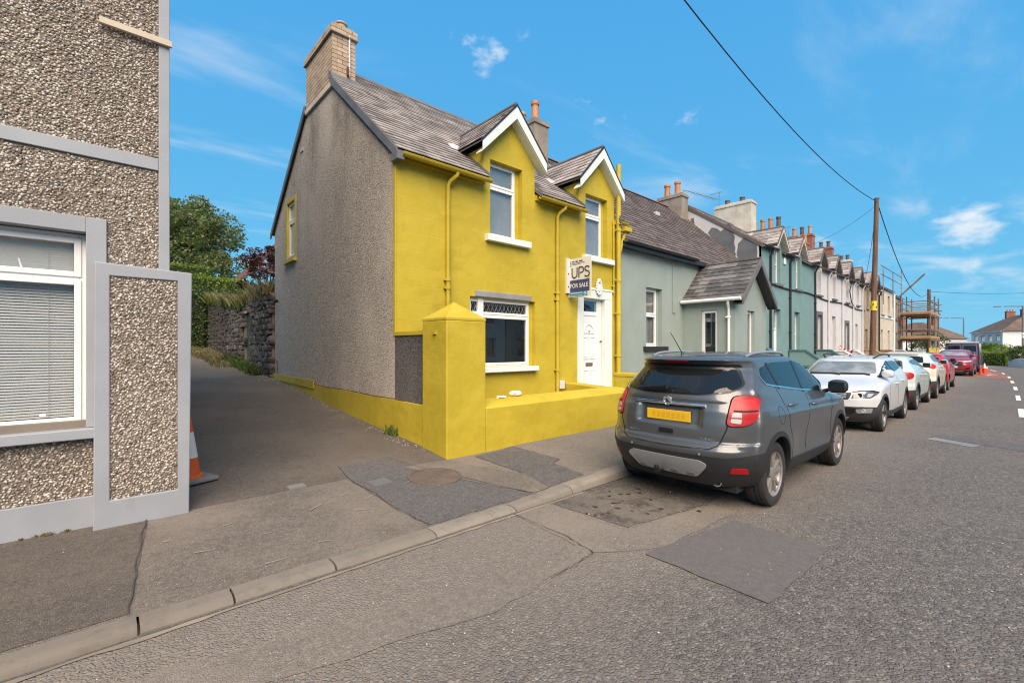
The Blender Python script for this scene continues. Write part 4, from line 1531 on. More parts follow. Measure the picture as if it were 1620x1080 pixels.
# front boundary: tall pier, low wall, side wall
pier = empty('gate_pier', (3.98, 5.75, .1), 'tall yellow pier with a pyramid cap at the alley corner', 'pier')
MB().box(3.63, 4.345, 5.42, 6.08, 0.02, 2.10).build('shaft', M['yellow_trim'], pier, bev=.018)
c0, c1, e0, e1 = 3.628, 4.348, 5.418, 6.083
cap = MB().add([(c0, e0, 2.095), (c1, e0, 2.095), (c1, e1, 2.095), (c0, e1, 2.095), (c0, e0, 2.14), (c1, e0, 2.14), (c1, e1, 2.14), (c0, e1, 2.14), (3.985, 5.75, 2.40)],
               [(0, 3, 2, 1), (0, 1, 5, 4), (1, 2, 6, 5), (2, 3, 7, 6), (3, 0, 4, 7), (4, 5, 8), (5, 6, 8), (6, 7, 8), (7, 4, 8)])
cap.build('cap', M['yellow_trim'], pier, bev=.01)
MB().box(3.60, 3.63, 5.68, 5.76, 1.90, 1.935).build('iron_pin', M['yellow_trim'], pier)

fw_ = empty('front_wall_low', (6.2, 5.5, .1), 'low yellow garden wall with a sloping top and rounded end', 'wall')
fw_.name = 'garden_wall'
sec = [(5.42, .02), (5.42, .775), (5.435, .79), (5.80, .875), (5.82, .86), (5.82, .02)]
wl = MB()
wl.prism(sec, 'x', 4.345, 8.02)
n = 14
pv = (5.62, )
# rounded end
vs, fs = [], []
for k in range(n + 1):
    t = -math.pi / 2 + math.pi * k / n
    x, y = 8.02 + .30 * math.cos(t), 5.62 + .20 * math.sin(t)
    zt = .79 + (y - 5.42) * .21
    vs += [(x, y, .02), (x, y, zt)]
cidx = len(vs)
vs += [(8.02, 5.62, .83)]
for k in range(n):
    fs.append((2 * k, 2 * k + 2, 2 * k + 3, 2 * k + 1))
    fs.append((2 * k + 1, 2 * k + 3, cidx))
wl.add(vs, fs)
wl.build('wall_run', M['yellow_trim'], fw_, bev=.008, smooth=35)
MB().prism([(5.75, .02), (5.75, .84), (YF - .002, .90), (YF - .002, .02)], 'x', 7.98, 8.28).build('return_wall', M['yellow_trim'], fw_, bev=.03)
wing = empty('side_wall', (XG, 6.6, .2), 'dark pebble-dashed side wall with yellow coping behind the tall pier', 'wall')
MB().box(XG, XG + .25, 6.08, YF - .002, .1, 1.90).build('panel', M['dark_roughcast'], wing)
MB().box(XG - .02, XG + .28, 6.081, YF - .003, 1.90, 1.97).build('coping', M['yellow_trim'], wing, bev=.006)
pw = empty('party_wall', (10.0, 6.2, .1), 'short yellow boundary wall between the white front door and the sage house', 'wall')
MB().box(9.92, 10.16, 5.4, YF - .002, .02, .97).build('panel', M['yellow_trim'], pw)
MB().prism([(5.38, .96), (YF - .003, .96), (YF - .003, 1.06), (5.38, 1.04)], 'x', 9.9, 10.18).build('coping', M['yellow_trim'], pw, bev=.02)
sheet('garden_floor', [(3.9, 5.8), (8.0, 5.8), (8.0, 7.1), (3.9, 7.1)], lambda x, y: .33, M['garden_concrete'], step=0, kind='structure')
sheet('door_path', [(8.28, 5.3), (9.93, 5.3), (9.93, 7.1), (8.28, 7.1)], lambda x, y: .2, M['garden_concrete'], step=0, kind='structure')
MB().box(8.3, 9.9, 6.6, YF - .05, .2, .34).build('door_step', M['kerb_concrete'], label='concrete step below the white front door', cat='step', bev=.01)


def crumple(name, c, sz, mat, seed, **kw):
    bm = bmesh.new()
    bmesh.ops.create_icosphere(bm, subdivisions=2, radius=1)
    rr = random.Random(seed)
    for v in bm.verts:
        v.co *= rr.uniform(.62, 1.1)
        v.co = Vector((v.co.x * sz[0], v.co.y * sz[1], max(v.co.z, -.6) * sz[2])) + Vector(c)
    me = bpy.data.meshes.new(name)
    bm.to_mesh(me)
    bm.free()
    me.materials.append(M[mat])
    o = bpy.data.objects.new(name, me)
    put(o, None)
    return props(o, **kw)


crumple('crumpled_bag', (5.28, 5.78, .915), (.17, .05, .055), 'rag', 2, label='crumpled white bag lying on the low yellow wall', cat='litter')
crumple('paper_scrap', (4.95, 5.77, .88), (.11, .06, .025), 'rag', 5, label='small flat white scrap on the wall beside the crumpled bag', cat='litter')

# sale board fixed to the yellow front, its face turned up the street
sb = empty('sale_board', (8.13, 6.7, 3.3), 'white and navy UPS for sale board fixed beside the dormer window', 'sign')
MB().box(8.02, 8.12, YF - .06, YF - .002, 2.97, 3.78).build('batten', M['sign_white'], sb)
for z in (3.12, 3.42):
    MB().lathe([(.014, -.075), (.014, -.055)], (8.06, YF, z), 8, 'y').build('bolt', M['black_paint'], sb)
bd = MB().box(8.12, 8.14, 6.38, YF - .01, 2.87, 3.76).build('panel', M['sign_white'], sb)
MB().box(8.1165, 8.1200, 6.42, 7.02, 2.99, 3.26).build('navy_band', M['sign_blue'], sb)
MB().box(8.1165, 8.1200, 6.48, 7.0, 2.885, 2.985).build('blue_strip', M['sign_teal'], sb)
bb = MB().box(8.1150, 8.1165, 6.62, 6.98, 2.945, 2.972).box(8.1150, 8.1165, 6.62, 6.98, 2.898, 2.912)
bb.build('pale_line', M['sign_pale'], sb)
MB().lathe([(.042, -.003), (.042, 0)], (8.1165, 6.545, 2.935), 16, 'x').build('round_mark', M['sign_pale'], sb)
MB().prism([(6.57, 2.915), (6.545, 2.945), (6.52, 2.915)], 'x', 8.1120, 8.1134).build('house_mark', M['sign_teal'], sb)
MB().prism([(6.41, 3.27), (6.41, 3.36), (6.49, 3.27)], 'x', 8.1165, 8.1198).build('green_corner', M['sign_green'], sb)
MB().box(8.1165, 8.1198, 6.955, 6.975, 3.58, 3.71).build('dark_bar', M['sign_black'], sb)
bb = MB()
for (y0, y1, z0, z1) in ((6.86, 6.925, 3.675, 3.70), (6.75, 6.83, 3.675, 3.70), (6.62, 6.72, 3.675, 3.70), (6.56, 6.925, 3.64, 3.652), (6.7, 6.925, 3.615, 3.622)):
    bb.box(8.1165, 8.1198, y0, y1, z0, z1)
bb.build('small_print', M['sign_black'], sb)


def text(name, body, size, mat, parent, M4, extr=0.001, local=False, sx=1.0, bold=0.0):
    cu = bpy.data.curves.new(name, 'FONT')
    cu.body = body
    cu.size = size
    cu.extrude = extr
    cu.offset = bold
    cu.align_x = 'CENTER'
    o = bpy.data.objects.new(name, cu)
    COL.objects.link(o)
    dg = bpy.context.evaluated_depsgraph_get()
    me = bpy.data.meshes.new_from_object(o.evaluated_get(dg))
    bpy.data.objects.remove(o)
    me.transform(M4 @ Matrix.Diagonal((sx, 1, 1, 1)))
    me.materials.clear()
    me.materials.append(M[mat])
    return put(bpy.data.objects.new(name, me), parent, local)


def face_mat(pos, right, up):
    r, u = Vector(right).normalized(), Vector(up).normalized()
    n = r.cross(u)
    m = Matrix((r, u, n)).transposed().to_4x4()
    return Matrix.Translation(pos) @ m


# letters of the large name are drawn as thin strokes
st = MB()
X_ = 8.1150
Yl = lambda k: 6.955 - k


def stroke(pts):
    st.tube([(X_, Yl(p[0]), p[1]) for p in pts], .0125, 8)


stroke([(.03, 3.545), (.03, 3.40)] + [(.105 - .075 * math.cos(t), 3.40 - .085 * math.sin(t)) for t in np.linspace(0.1, math.pi - .1, 9)] + [(.18, 3.40), (.18, 3.545)])
stroke([(.235, 3.31), (.235, 3.545)])
stroke([(.235, 3.545), (.31, 3.545)] + [(.31 + .06 * math.sin(t), 3.483 + .062 * math.cos(t)) for t in np.linspace(.2, math.pi - .1, 7)] + [(.27, 3.42)])
stroke([(.53, 3.515), (.50, 3.54), (.455, 3.545), (.415, 3.53), (.405, 3.49), (.43, 3.455), (.49, 3.435), (.53, 3.41), (.535, 3.36), (.50, 3.325), (.45, 3.315), (.40, 3.34)])
st.build('name_lettering', M['sign_black'], sb, smooth=60)
text('sale_lettering', 'FOR SALE', .135, 'sign_white', sb, face_mat((8.1150, 6.72, 3.085), (0, -1, 0), (0, 0, 1)), sx=.92, bold=.002)

# ================================================================ sage single-storey house with porch
SE, SR = 4.50, 7.95
sg = empty('sage_house', (14, YF, .2), 'low sage green house with slate roof and gabled porch', 'house')
SX0, SX1 = X2 + .001, 19.9
SW = (11.49, 12.36, 1.74, 3.43)
MB(FF).wall(rect(SX0, SX1, .05, SE), [rect(*SW)], 0.012, .3).build('front_wall', M['sage_paint'], sg)
window(sg, FF, SW[0], SW[1] - .12, SW[2], SW[3], depth=.14, fw=.06, trans=(2.66,), back='dark_curtain', bd=.1)
MB(FF).box(SW[1] - .12, SW[1], .14, .2, SW[2], SW[3]).build('reveal', M['sage_paint'], sg)
MB(FF).box(SW[0] - .15, SW[1] + .2, -.09, .139, SW[2] - .13, SW[2] - .001).build('window_sill', M['black_paint'], sg, bev=.01)
ssl = (SR - SE) / (YR - YF)
rs = MB().prism([(YF - .18, SE - ssl * .18 + .12), (YR, SR + .12), (14.3, SE + .12), (14.3, SE + .07), (YR, SR + .07), (YF - .18, SE - ssl * .18 + .07)], 'x', SX0, SX1)
rfs = rs.build('roof', M['lead'], sg)
Ls = math.hypot(YR - YF + .18, SR - SE + ssl * .18)
slates(rfs, (SX0, YF - .18, SE - ssl * .18 + .12), (1, 0, 0), (0, 1, ssl), Ls, lambda y: [(0, SX1 - SX0)], 'slate_brown', gauge=.19, sw=.29, nmax=300)
MB().prism([(YR - .13, SR + .1), (YR, SR + .21), (YR + .13, SR + .1)], 'x', SX0, 19.0).build('ridge_tile', M['slate_brown'], rfs)
MB().box(SX0, SX1, YF - .19, YF + .008, SE - .14, SE - .0).build('fascia', M['black_paint'], sg)
gutter(sg, SX0 + .02, 14.1, YF - .25, SE + .0, 'black_paint', .055)
MB().tube([(x, YF - .2, SE - .17 + .015 * math.sin(x * 5)) for x in np.linspace(SX0 + .1, 13.4, 30)], .014, 6).build('cable', M['cable_black'], sg)
MB().tube([(12.94, YF - .01, 4.3), (12.94, YF - .01, 2.78), (13.1, YF - .01, 2.76)], .011, 6).build('cable', M['sage_paint'], sg)
for (x, y) in ((12.9, 9.35), (15.9, 9.35)):
    z = SE + ssl * (y - YF) + .16
    MB().box(x - .14, x + .14, y - .12, y + .14, z - .1, z + .06).build('roof_vent', M['light_lead'], rfs, bev=.03)
rendered_chimney(sg, 19.0, 19.55, 9.9, 11.1, 7.0, 8.6, 'chimney_render', [(19.27, 10.25, .58, .14, 'terracotta'), (19.27, 10.75, .56, .14, 'terracotta')])
# porch
PX0, PX1, PY, PE, PR = 13.63, 16.05, 5.48, 3.14, 4.28
PM = (PX0 + PX1) / 2
po = MB()
po.wall([(PX0, .05), (PX1, .05), (PX1, PE), (PM, PR - .12), (PX0, PE)], [rect(14.55, 15.1, .95, 2.83)], PY, PY + .22)
porch = po.build('porch_front', M['sage_paint'], sg)
FP = Fr((PX0, 0, 0), (0, 1), (1, 0))
MB(FP).wall(rect(PY + .22, YF + .01, .05, PE), [rect(5.98, 6.48, .85, 2.84)], 0.0, .22).build('porch_side', M['sage_paint'], sg)
MB(Fr((PX1, 0, 0), (0, 1), (-1, 0))).wall(rect(PY + .22, YF + .01, .05, PE), [], 0.0, .22).build('porch_side', M['sage_paint'], sg)
window(sg, FP, 5.98, 6.48, .85, 2.84, depth=.06, fw=.05, back='room_grey', bd=.5, name='porch_window')
MB(FP).box(6.02, 6.44, .32, .33, 2.5, 2.82).build('roller_blind', M['net_curtain'], sg)
window(sg, FF if False else Fr((0, PY, 0)), 14.55, 15.1, .95, 2.83, depth=.1, fw=.05, back='room_grey', bd=.5, name='porch_window')
psl = (PR - PE) / (PM - PX0)
pv_ = MB()
for s_ in (-1, 1):
    xe = PM + s_ * (PM - PX0 + .14)
    ze = PE - psl * .14 + .1
    yb1, yb0 = YF + (ze - SE) / ssl + .2, YF + .5
    pv_.add([(PM, PY - .26, PR + .1), (xe, PY - .26, ze), (xe, YF + .02, ze), (PM, YF + .02, PR + .1),
             (PM, PY - .26, PR + .05), (xe, PY - .26, ze - .05), (xe, YF + .02, ze - .05), (PM, YF + .02, PR + .05)],
            [(0, 1, 2, 3), (4, 7, 6, 5), (0, 4, 5, 1), (1, 5, 6, 2), (2, 6, 7, 3), (3, 7, 4, 0)])
prf = pv_.build('porch_roof', M['lead'], sg)
for s_ in (-1, 1):
    xe = PM + s_ * (PM - PX0 + .14)
    ze = PE - psl * .14 + .1
    slates(prf, (xe, PY - .26, ze), (0, 1, 0), (PM - xe, 0, PR + .1 - ze), math.hypot(PM - xe, PR + .1 - ze), lambda y: [(0, YF - PY + .26)], 'slate_porch', gauge=.2, sw=.31, nmax=100)
MB().tube([(PM, PY - .28, PR + .13), (PM, YF + .03, PR + .13)], .05, 8).build('ridge_tile', M['slate_porch'], prf, smooth=40)
bg_ = MB()
for s_ in (-1, 1):
    xe = PM + s_ * (PM - PX0 + .16)
    ze = PE - psl * .16 + .1
    bg_.prism([(PM, PR + .13), (xe, ze + .03), (xe, ze - .16), (PM, PR - .08)], 'y', PY - .30, PY - .262)
bg_.build('bargeboard', M['grey_frame'], prf)
sfp = MB()
for s_ in (-1, 1):
    xe = PM + s_ * (PM - PX0 + .16)
    ze = PE - psl * .16 + .1
    sfp.prism([(PM, PR - .02), (xe, ze - .12), (xe, ze - .15), (PM, PR - .05)], 'y', PY - .262, PY - .002)
sfp.build('soffit', M['black_paint'], prf)
gut = MB().tube([(PX0 - .19, PY - .24, PE - .03), (PX0 - .19, YF - .02, PE - .03)], .055, 10).build('gutter', M['white_paint'], sg, smooth=40)
downpipe(sg, [(PX0 - .17, PY + .12, PE - .06), (PX0 - .16, PY + .14, PE - .14), (PX0 - .05, PY + .16, PE - .26), (PX0 - .05, PY + .16, .2)], .042, 'white_plastic', [(PX0 - .05, PY + .16, 2.6), (PX0 - .05, PY + .16, 1.4)])
# television aerial on the stack
ar = MB().tube([(19.3, 10.0, 8.5), (19.3, 10.0, 8.75)], .015, 6).tube([(19.3, 10.0, 8.75), (21.9, 9.6, 8.78)], .012, 6)
for k in range(12):
    ar.tube([(19.6 + k * .19, 9.78 - k * .029, 8.76), (19.6 + k * .19, 10.14 - k * .029, 8.76)], .006, 5)
ar.build('aerial', M['galvanised'], sg)

# ================================================================ two-storey terrace with dormers
TE, TR = 5.90, 8.42
TSL = (TR - TE) / (YR - YF)


def terrace_house(label, x0, x1, wall, dorms, doors, wins, upper=(), roof='slate_grey', e=TE, ridge=TR, name='terrace_house', frame='white_plastic', dwall=None,
                  surround=None, arch=False, nm=0, dhw=.5):
    h = empty(name, ((x0 + x1) / 2, YF, .2), label, 'house', 'houses of the long terrace')
    outer = [(x0 + .002, .05), (x1, .05), (x1, e)]
    for xc in sorted(dorms, reverse=True):
        outer += [(xc + dhw, e), (xc + dhw, 6.12), (xc, 6.78), (xc - dhw, 6.12), (xc - dhw, e)]
    outer += [(x0 + .002, e)]
    uw = [(xc - .34, xc + .34, 4.52, 6.05) for xc in dorms] + list(upper)
    holes = [rect(a, c, zz0, zz1) for (a, c, zz0, zz1) in uw + list(wins)] + [rect(a, c, .3, z) for (a, c, z, _) in doors]
    MB(FF).wall(outer, holes, 0, .3).build('front_wall', M[wall], h)
    sl_ = (ridge - e) / (YR - YF)
    rb = MB()
    zq = lambda y: e + sl_ * (y - YF)
    cutx = [x0] + [q for xc in sorted(dorms) for q in (xc - dhw, xc + dhw)] + [x1]
    for k in range(len(cutx) - 1):
        ya = YF - .15 if k % 2 == 0 else YF + .31
        rb.prism([(ya, zq(ya) + .1), (YR, ridge + .1), (14.2, e + .1), (14.2, e + .04), (YR, ridge + .04), (ya, zq(ya) + .04)], 'x', cutx[k], cutx[k + 1])
    r = rb.build('roof', M['lead'], h)
    L = math.hypot(YR - YF + .15, ridge - e + sl_ * .15)

    def sp_(y):
        yy = YF - .15 + y * (YR - YF + .15) / L
        z = e + sl_ * (yy - YF)
        out, lo = [], 0.0
        for xc in sorted(dorms):
            w = min((6.9 - z) / 1.15, .6)
            if w > .03:
                out.append((lo, xc - w - x0))
                lo = xc + w - x0
        out.append((lo, x1 - x0))
        return [q for q in out if q[1] - q[0] > .06]
    slates(r, (x0, YF - .15, e - sl_ * .15 + .1), (1, 0, 0), (0, 1, sl_), L, sp_, roof, gauge=.2, sw=.3, nmax=nm)
    MB().prism([(YR - .12, ridge + .08), (YR, ridge + .2), (YR + .12, ridge + .08)], 'x', x0, x1).build('ridge_tile', M['lead'], r)
    for xc in dorms:
        dormer_roof(h, xc, 6.14, 6.95, .70, YF - .22, sl_, YF, e + .06, roof, board=dwall or 'pale_timber', nmax=0, gauge=.2, sw=.3, bt=.12, edge='slate_brown')
        ck = MB()
        for s_ in (-1, 1):
            xa = xc + s_ * (dhw + .007)
            ck.prism([(YF + .01, e), (YF + .5, 6.14), (YF + .01, 6.14)], 'x', min(xa, xa - s_ * .05), max(xa, xa - s_ * .05))
        ck.build('dormer_cheek', M[wall], h)
    for (a, c, zz0, zz1) in uw:
        window(h, FF, a, c, zz0, zz1, depth=.14, fw=.06, trans=((zz0 + zz1) / 2 + .1,), frame=frame, back='net_curtain', bd=.12, sill=(.1, .12, .1, surround or 'grey_frame'), sashes=False)
    for (a, c, zz0, zz1) in wins:
        window(h, FF, a, c, zz0, zz1, depth=.16, fw=.06, trans=((zz0 + zz1) / 2,), frame=frame, back='net_curtain', bd=.15, sill=(.08, .12, .06, surround or wall), sashes=False)
    for (a, c, z, dm) in doors:
        d = MB(FF).box(a + .06, c - .06, .2, .25, .3, min(z - .5, 2.5)).build('front_door', M[dm], h)
        MB(FF).box(a, a + .06, .17, .26, .3, z).box(c - .06, c, .17, .26, .3, z).box(a + .06, c - .06, .17, .26, z - .06, z).box(a + .06, c - .06, .17, .26, min(z - .5, 2.5), min(z - .5, 2.5) + .07).build('door_frame', M[frame], d)
        MB(FF).box(a + .06, c - .06, .2, .206, min(z - .5, 2.5) + .07, z - .06).build('fanlight', M['glass'], d)
        MB(FF).box(a, c, .29, .295, .3, z).build('room_lining', M['dark_room'], d)
    if surround:
        for (a, c, z, dm) in doors:
            MB(FF).box(a - .16, a + .006, -.03, .05, .3, z - .006).box(c - .006, c + .16, -.03, .05, .3, z - .006).box(a - .16, c + .16, -.03, .05, z - .006, z + .18).build('door_surround', M[surround], h)
    return h, r


tl, tr_ = terrace_house('teal terrace house with two white dormers and black downpipes', 19.9, 27.5, 'teal_paint', (22.05, 24.85), [(21.57, 22.42, 3.4, 'white_plastic')],
                        [(24.3, 25.1, 1.3, 3.4)], nm=0, dwall='white_chimney')
# rendered gable standing above the sage roof, with bare patches
FT = Fr((19.9, 0, 0), (0, 1), (1, 0))
MB(FT).wall([(YF, .1), (14.2, .3), (14.2, TE), (YR, TR), (YF, TE)], [], -.02, .25).build('gable_wall', M['pale_render'], tl)
for poly in ([(9.15, 6.75), (9.0, 6.95), (8.75, 6.9), (8.6, 6.72), (8.35, 6.95), (8.2, 7.0), (8.1, 6.75), (8.02, 6.4), (7.95, 5.4), (8.3, 5.7), (8.7, 6.15)],
             [(7.85, 6.05), (7.6, 6.3), (7.3, 6.0), (7.12, 5.85), (7.1, 5.0), (7.75, 5.05), (7.92, 5.6)],
             [(9.92, 7.55), (9.78, 7.58), (9.75, 7.3), (9.9, 7.25)]):
    MB(FT).prism([(p[0], p[1]) for p in rough_edge(poly, .12, .025, rnd)], 'y', -.032, -.019).build('bare_patch', M['lead'], tl)
vt = MB()
vt.prism([(YF - .15, TE - TSL * .15 + .13), (YR, TR + .14), (YR, TR + .0), (YF - .15, TE - TSL * .15 - .02)], 'x', 19.84, 19.92).build('verge', M['slate_brown'], tl)
rendered_chimney(tl, 26.0, 26.7, 9.6, 11.6, 7.6, 9.75, 'white_chimney', [(26.35, 10.2, .3, .14, 'dark_pot'), (26.35, 11.0, .3, .14, 'dark_pot')])
for x in (21.05, 23.55, 27.42):
    downpipe(tl, [(x, YF - .2, TE + .0), (x, YF - .06, TE - .3), (x, YF - .06, .2)], .045, 'black_paint', [(x, YF - .06, 4.0), (x, YF - .06, 2.4)])
    gutter(tl, x - (0.9 if x > 20 else .5), min(x + .5, 27.5), YF - .2, TE + .02, 'black_paint', .055)
MB(FF).box(22.75, 23.0, -.06, -.002, 5.45, 5.75).build('alarm_box', M['white_plastic'], tl, bev=.03)

wa, ra_ = terrace_house('white terrace house with grey door surrounds next to the teal house', 27.5, 33.0, 'pale_render', (28.3, 31.25), [(27.95, 28.75, 3.45, 'dark_door')],
                        [(30.85, 31.6, 1.3, 3.5)], frame='pale_render', surround='grey_frame', dwall='grey_frame')
wb, rb_ = terrace_house('white terrace house with dark arched door, between its white neighbour and the tan house', 33.0, 38.3, 'pale_render', (34.25, 37.05), [(33.75, 34.55, 3.2, 'dark_door')],
                        [(36.4, 37.1, 1.2, 3.25)], frame='pale_render', surround='grey_frame', dwall='grey_frame')
tn, rt_ = terrace_house('tan stone terrace house behind the nearer telegraph pole', 38.3, 43.8, 'tan_stone', (40.0, 42.4), [(39.1, 39.9, 3.0, 'dark_door')],
                        [(41.6, 42.6, 1.2, 3.2)], frame='grey_frame', surround='tan_stone', dwall='grey_frame')
cr, rc_ = terrace_house('plain cream rendered house without dormers near the scaffolding', 43.8, 49.8, 'cream_render', (), [], [(44.6, 45.5, 1.2, 3.1), (47.4, 48.3, 1.2, 3.1)],
                        [(44.6, 45.5, 4.3, 5.9), (47.4, 48.3, 4.3, 5.9)], e=6.35, ridge=8.4, frame='grey_frame')
MB(FF).box(43.85, 49.78, -.05, 0, 4.05, 4.2).build('string_course', M['white_paint'], cr)
en, re_ = terrace_house('grey stone end house carrying the scaffolding', 49.8, 54.6, 'end_stone', (), [(51.2, 52, 3.0, 'dark_door')], [(53, 53.8, 1.2, 3.1)],
                        [(51, 51.8, 4.2, 5.6)], e=6.1, ridge=8.2, frame='grey_frame')
MB(Fr((54.6, 0, 0), (0, 1), (-1, 0))).wall([(YF, .1), (14.2, .3), (14.2, 6.1), (YR, 8.2), (YF, 6.1)], [], 0, .25).build('gable_wall', M['end_stone'], en)
for (hh, x) in ((wa, 33.02), (wb, 38.25), (wa, 30.0), (wb, 35.7)):
    downpipe(hh, [(x - .1, YF - .2, TE), (x - .1, YF - .06, TE - .3), (x - .1, YF - .06, .2)], .045, 'pale_render')
downpipe(tn, [(43.7, YF - .2, TE), (43.7, YF - .06, TE - .3), (43.7, YF - .06, .2)], .05, 'black_paint')
downpipe(cr, [(49.7, YF - .1, 6.2), (49.7, YF - .06, .2)], .06, 'white_paint')
for (hh, x0, x1) in ((wa, 27.5, 33), (wb, 33, 38.3), (tn, 38.3, 43.8)):
    gutter(hh, x0, x1, YF - .2, TE + .02, 'grey_frame', .055)
PT = ['terracotta', 'pale_pot', 'dark_pot', 'terracotta']
rendered_chimney(wa, 31.0, 31.7, 9.7, 11.6, 7.6, 9.15, 'chimney_render', [(31.3, 9.95 + k * .46, .72, .14, PT[(k + 2) % 4]) for k in range(4)])
rendered_chimney(wb, 36.4, 37.1, 9.8, 11.5, 7.6, 9.1, 'red_brick', [(36.7, 10.0 + k * .4, .55, .13, PT[k % 4]) for k in range(3)])
rendered_chimney(wb, 37.6, 38.3, 9.8, 11.5, 7.6, 9.9, 'red_brick', [(37.9, 10.0 + k * .5, .6, .14, PT[(k + 1) % 4]) for k in range(3)])
rendered_chimney(tn, 43.2, 43.8, 9.9, 11.4, 7.6, 9.8, 'red_brick', [(43.5, 10.2 + k * .5, .5, .14, 'dark_pot') for k in range(2)])
rendered_chimney(en, 48.9, 49.6, 9.8, 11.4, 7.6, 9.5, 'white_chimney', [(49.2, 10.1 + k * .45, .45, .15, 'dark_pot') for k in range(3)])
for (hh, x, z) in ((tl, 26.2, 9.7), (wa, 31.2, 9.1), (wb, 37.9, 9.8)):
    a_ = MB().tube([(x, 11.4, z - .3), (x, 11.4, z + .9)], .015, 6).tube([(x, 11.2, z + .85), (x, 11.9, z + .85)], .01, 5)
    for k in range(5):
        a_.tube([(x - .18, 11.3 + k * .13, z + .85), (x + .18, 11.3 + k * .13, z + .85)], .006, 5)
    a_.build('aerial', M['galvanised'], hh)
# cable run across the terrace fronts
cb_ = MB()
pts = [(x, YF - .03, 4.45 - .05 * math.sin((x - 21) * .9) - (.012 * (x - 21))) for x in np.linspace(20.9, 39.0, 60)]
cb_.tube(pts, .035, 6)
cb_.tube([(36.2, YF - .03, 4.3), (34.9, YF - .1, 4.5), (34.4, YF - .1, 5.2), (34.9, YF - .1, 5.8), (36.5, YF - .03, 5.95), (38.4, YF - .03, 5.8)], .03, 6)
cb_.build('service_cable', M['cable_black'], label='black service cable clipped along the terrace fronts below the dormer windows', cat='cable')

# sloping garden walls between the small front gardens


def gwall(x, mat, label, zt=1.55, zb=.95, cap='teal_dark'):
    g = empty('garden_wall', (x, 6.2, .1), label, 'wall', 'garden walls of the terrace')
    MB().prism([(4.95, .02), (4.95, zb), (5.6, zb), (6.35, zt), (YF - .06, zt), (YF - .06, .02)], 'x', x, x + .22).build('panel', M[mat], g)
    MB().prism([(4.92, zb), (5.6, zb), (6.35, zt), (YF - .065, zt), (YF - .065, zt + .07), (6.33, zt + .07), (5.58, zb + .07), (4.92, zb + .07)], 'x', x - .04, x + .26).build('coping', M[cap], g)


gwall(18.7, 'teal_paint', 'teal garden wall with dark sloping coping beside the sage porch', 1.62, 1.0)
gwall(23.4, 'teal_paint', 'teal garden wall in front of the middle of the teal house', 1.55, 1.0)
gwall(27.4, 'teal_paint', 'teal garden wall where the teal and white houses meet', 1.55, 1.0)
gwall(30.1, 'pale_render', 'white garden wall right after the teal ones', 1.5, .95, 'white_paint')
gwall(33.0, 'pale_render', 'white garden wall between the two white terrace houses', 1.5, .95, 'white_paint')
gwall(38.3, 'tan_stone', 'stone garden wall where the white and tan houses meet', 1.5, .95, 'timber')
gwall(43.8, 'tan_stone', 'stone garden wall between the tan and cream houses', 1.5, .95, 'timber')
gwall(49.8, 'end_stone', 'grey garden wall nearest the scaffolding', 1.45, .95, 'pale_render')
fl = empty('flower_pot', (32.1, 6.75, .16), 'pot of crimson flowers by the white house doorway', 'plant')
MB().lathe([(.14, 0), (.2, .5), (.22, .52), (.2, .55), (.16, .55)], (32.1, 6.75, .16), 16).build('pot', M['terracotta'], fl, smooth=40)
rr = np.random.RandomState(5)
q = []
for k in range(160):
    c = Vector((32.1 + rr.normal(0, .17), 6.75 + rr.normal(0, .15), 1.3 + rr.normal(0, .16)))
    n = Vector(rr.normal(0, 1, 3)).normalized()
    t1 = n.orthogonal().normalized() * .05
    t2 = n.cross(t1)
    q += [c - t1 - t2, c + t1 - t2, c + t1 + t2, c - t1 + t2]
me = raw_mesh('blooms', [tuple(v) for v in q], np.arange(len(q)).reshape(-1, 4), M['flower'])
put(bpy.data.objects.new('blooms', me), fl)
MB().tube([(32.1, 6.75, .6), (32.12, 6.75, 1.3)], .02, 6).build('stem', M['bark'], fl)

# ================================================================ pebble-dashed house by the alley mouth
LY, LX = 5.50, 0.48
lh = empty('pebbledash_house', (-2, LY, .1), 'pebble-dashed house with pale grey bands at the near side of the alley', 'house')
FL = Fr((0, LY, 0))
LW = (-1.62, -0.10, 1.06, 2.72)
MB(FL).wall(rect(-7, LX, .02, 7.6), [rect(*LW)], 0, .3).build('front_wall', M['mortar_bed'], lh)
MB().box(LX - .3, LX - .001, LY + .3, 13.5, .05, 7.6).build('side_wall', M['grey_roughcast'], lh)
bn = MB(FL)
bn.box(.40, LX + .004, -.028, .06, .10, 7.6)
bn.build('corner_band', M['grey_paint'], lh, bev=.005)
MB(FL).box(-7, .399, -.024, -.001, 3.385, 3.50).build('string_band', M['grey_paint'], lh, bev=.005)
MB(FL).box(-7, -.05, -.032, -.001, .05, .395).build('plinth', M['grey_paint'], lh, bev=.005)
x0, x1, z0, z1 = LW
sr = MB(FL).box(x1 - .006, x1 + .13, -.03, .095, z0 - .06, z1 + .13).box(x0, x1 - .006, -.03, .095, z1 - .006, z1 + .13)
sr.build('window_surround', M['grey_paint'], lh, bev=.005)
MB(FL).box(x0 - .1, x1 + .075, -.10, .12, z0 - .15, z0 - .062).build('window_sill', M['grey_paint'], lh, bev=.008)
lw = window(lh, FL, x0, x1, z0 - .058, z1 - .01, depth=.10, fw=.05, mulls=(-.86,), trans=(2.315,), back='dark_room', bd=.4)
MB(FL).box(x1 - .30, x1 - .26, .082, .1, 1.115, 1.135).build('handle', M['white_plastic'], lw)
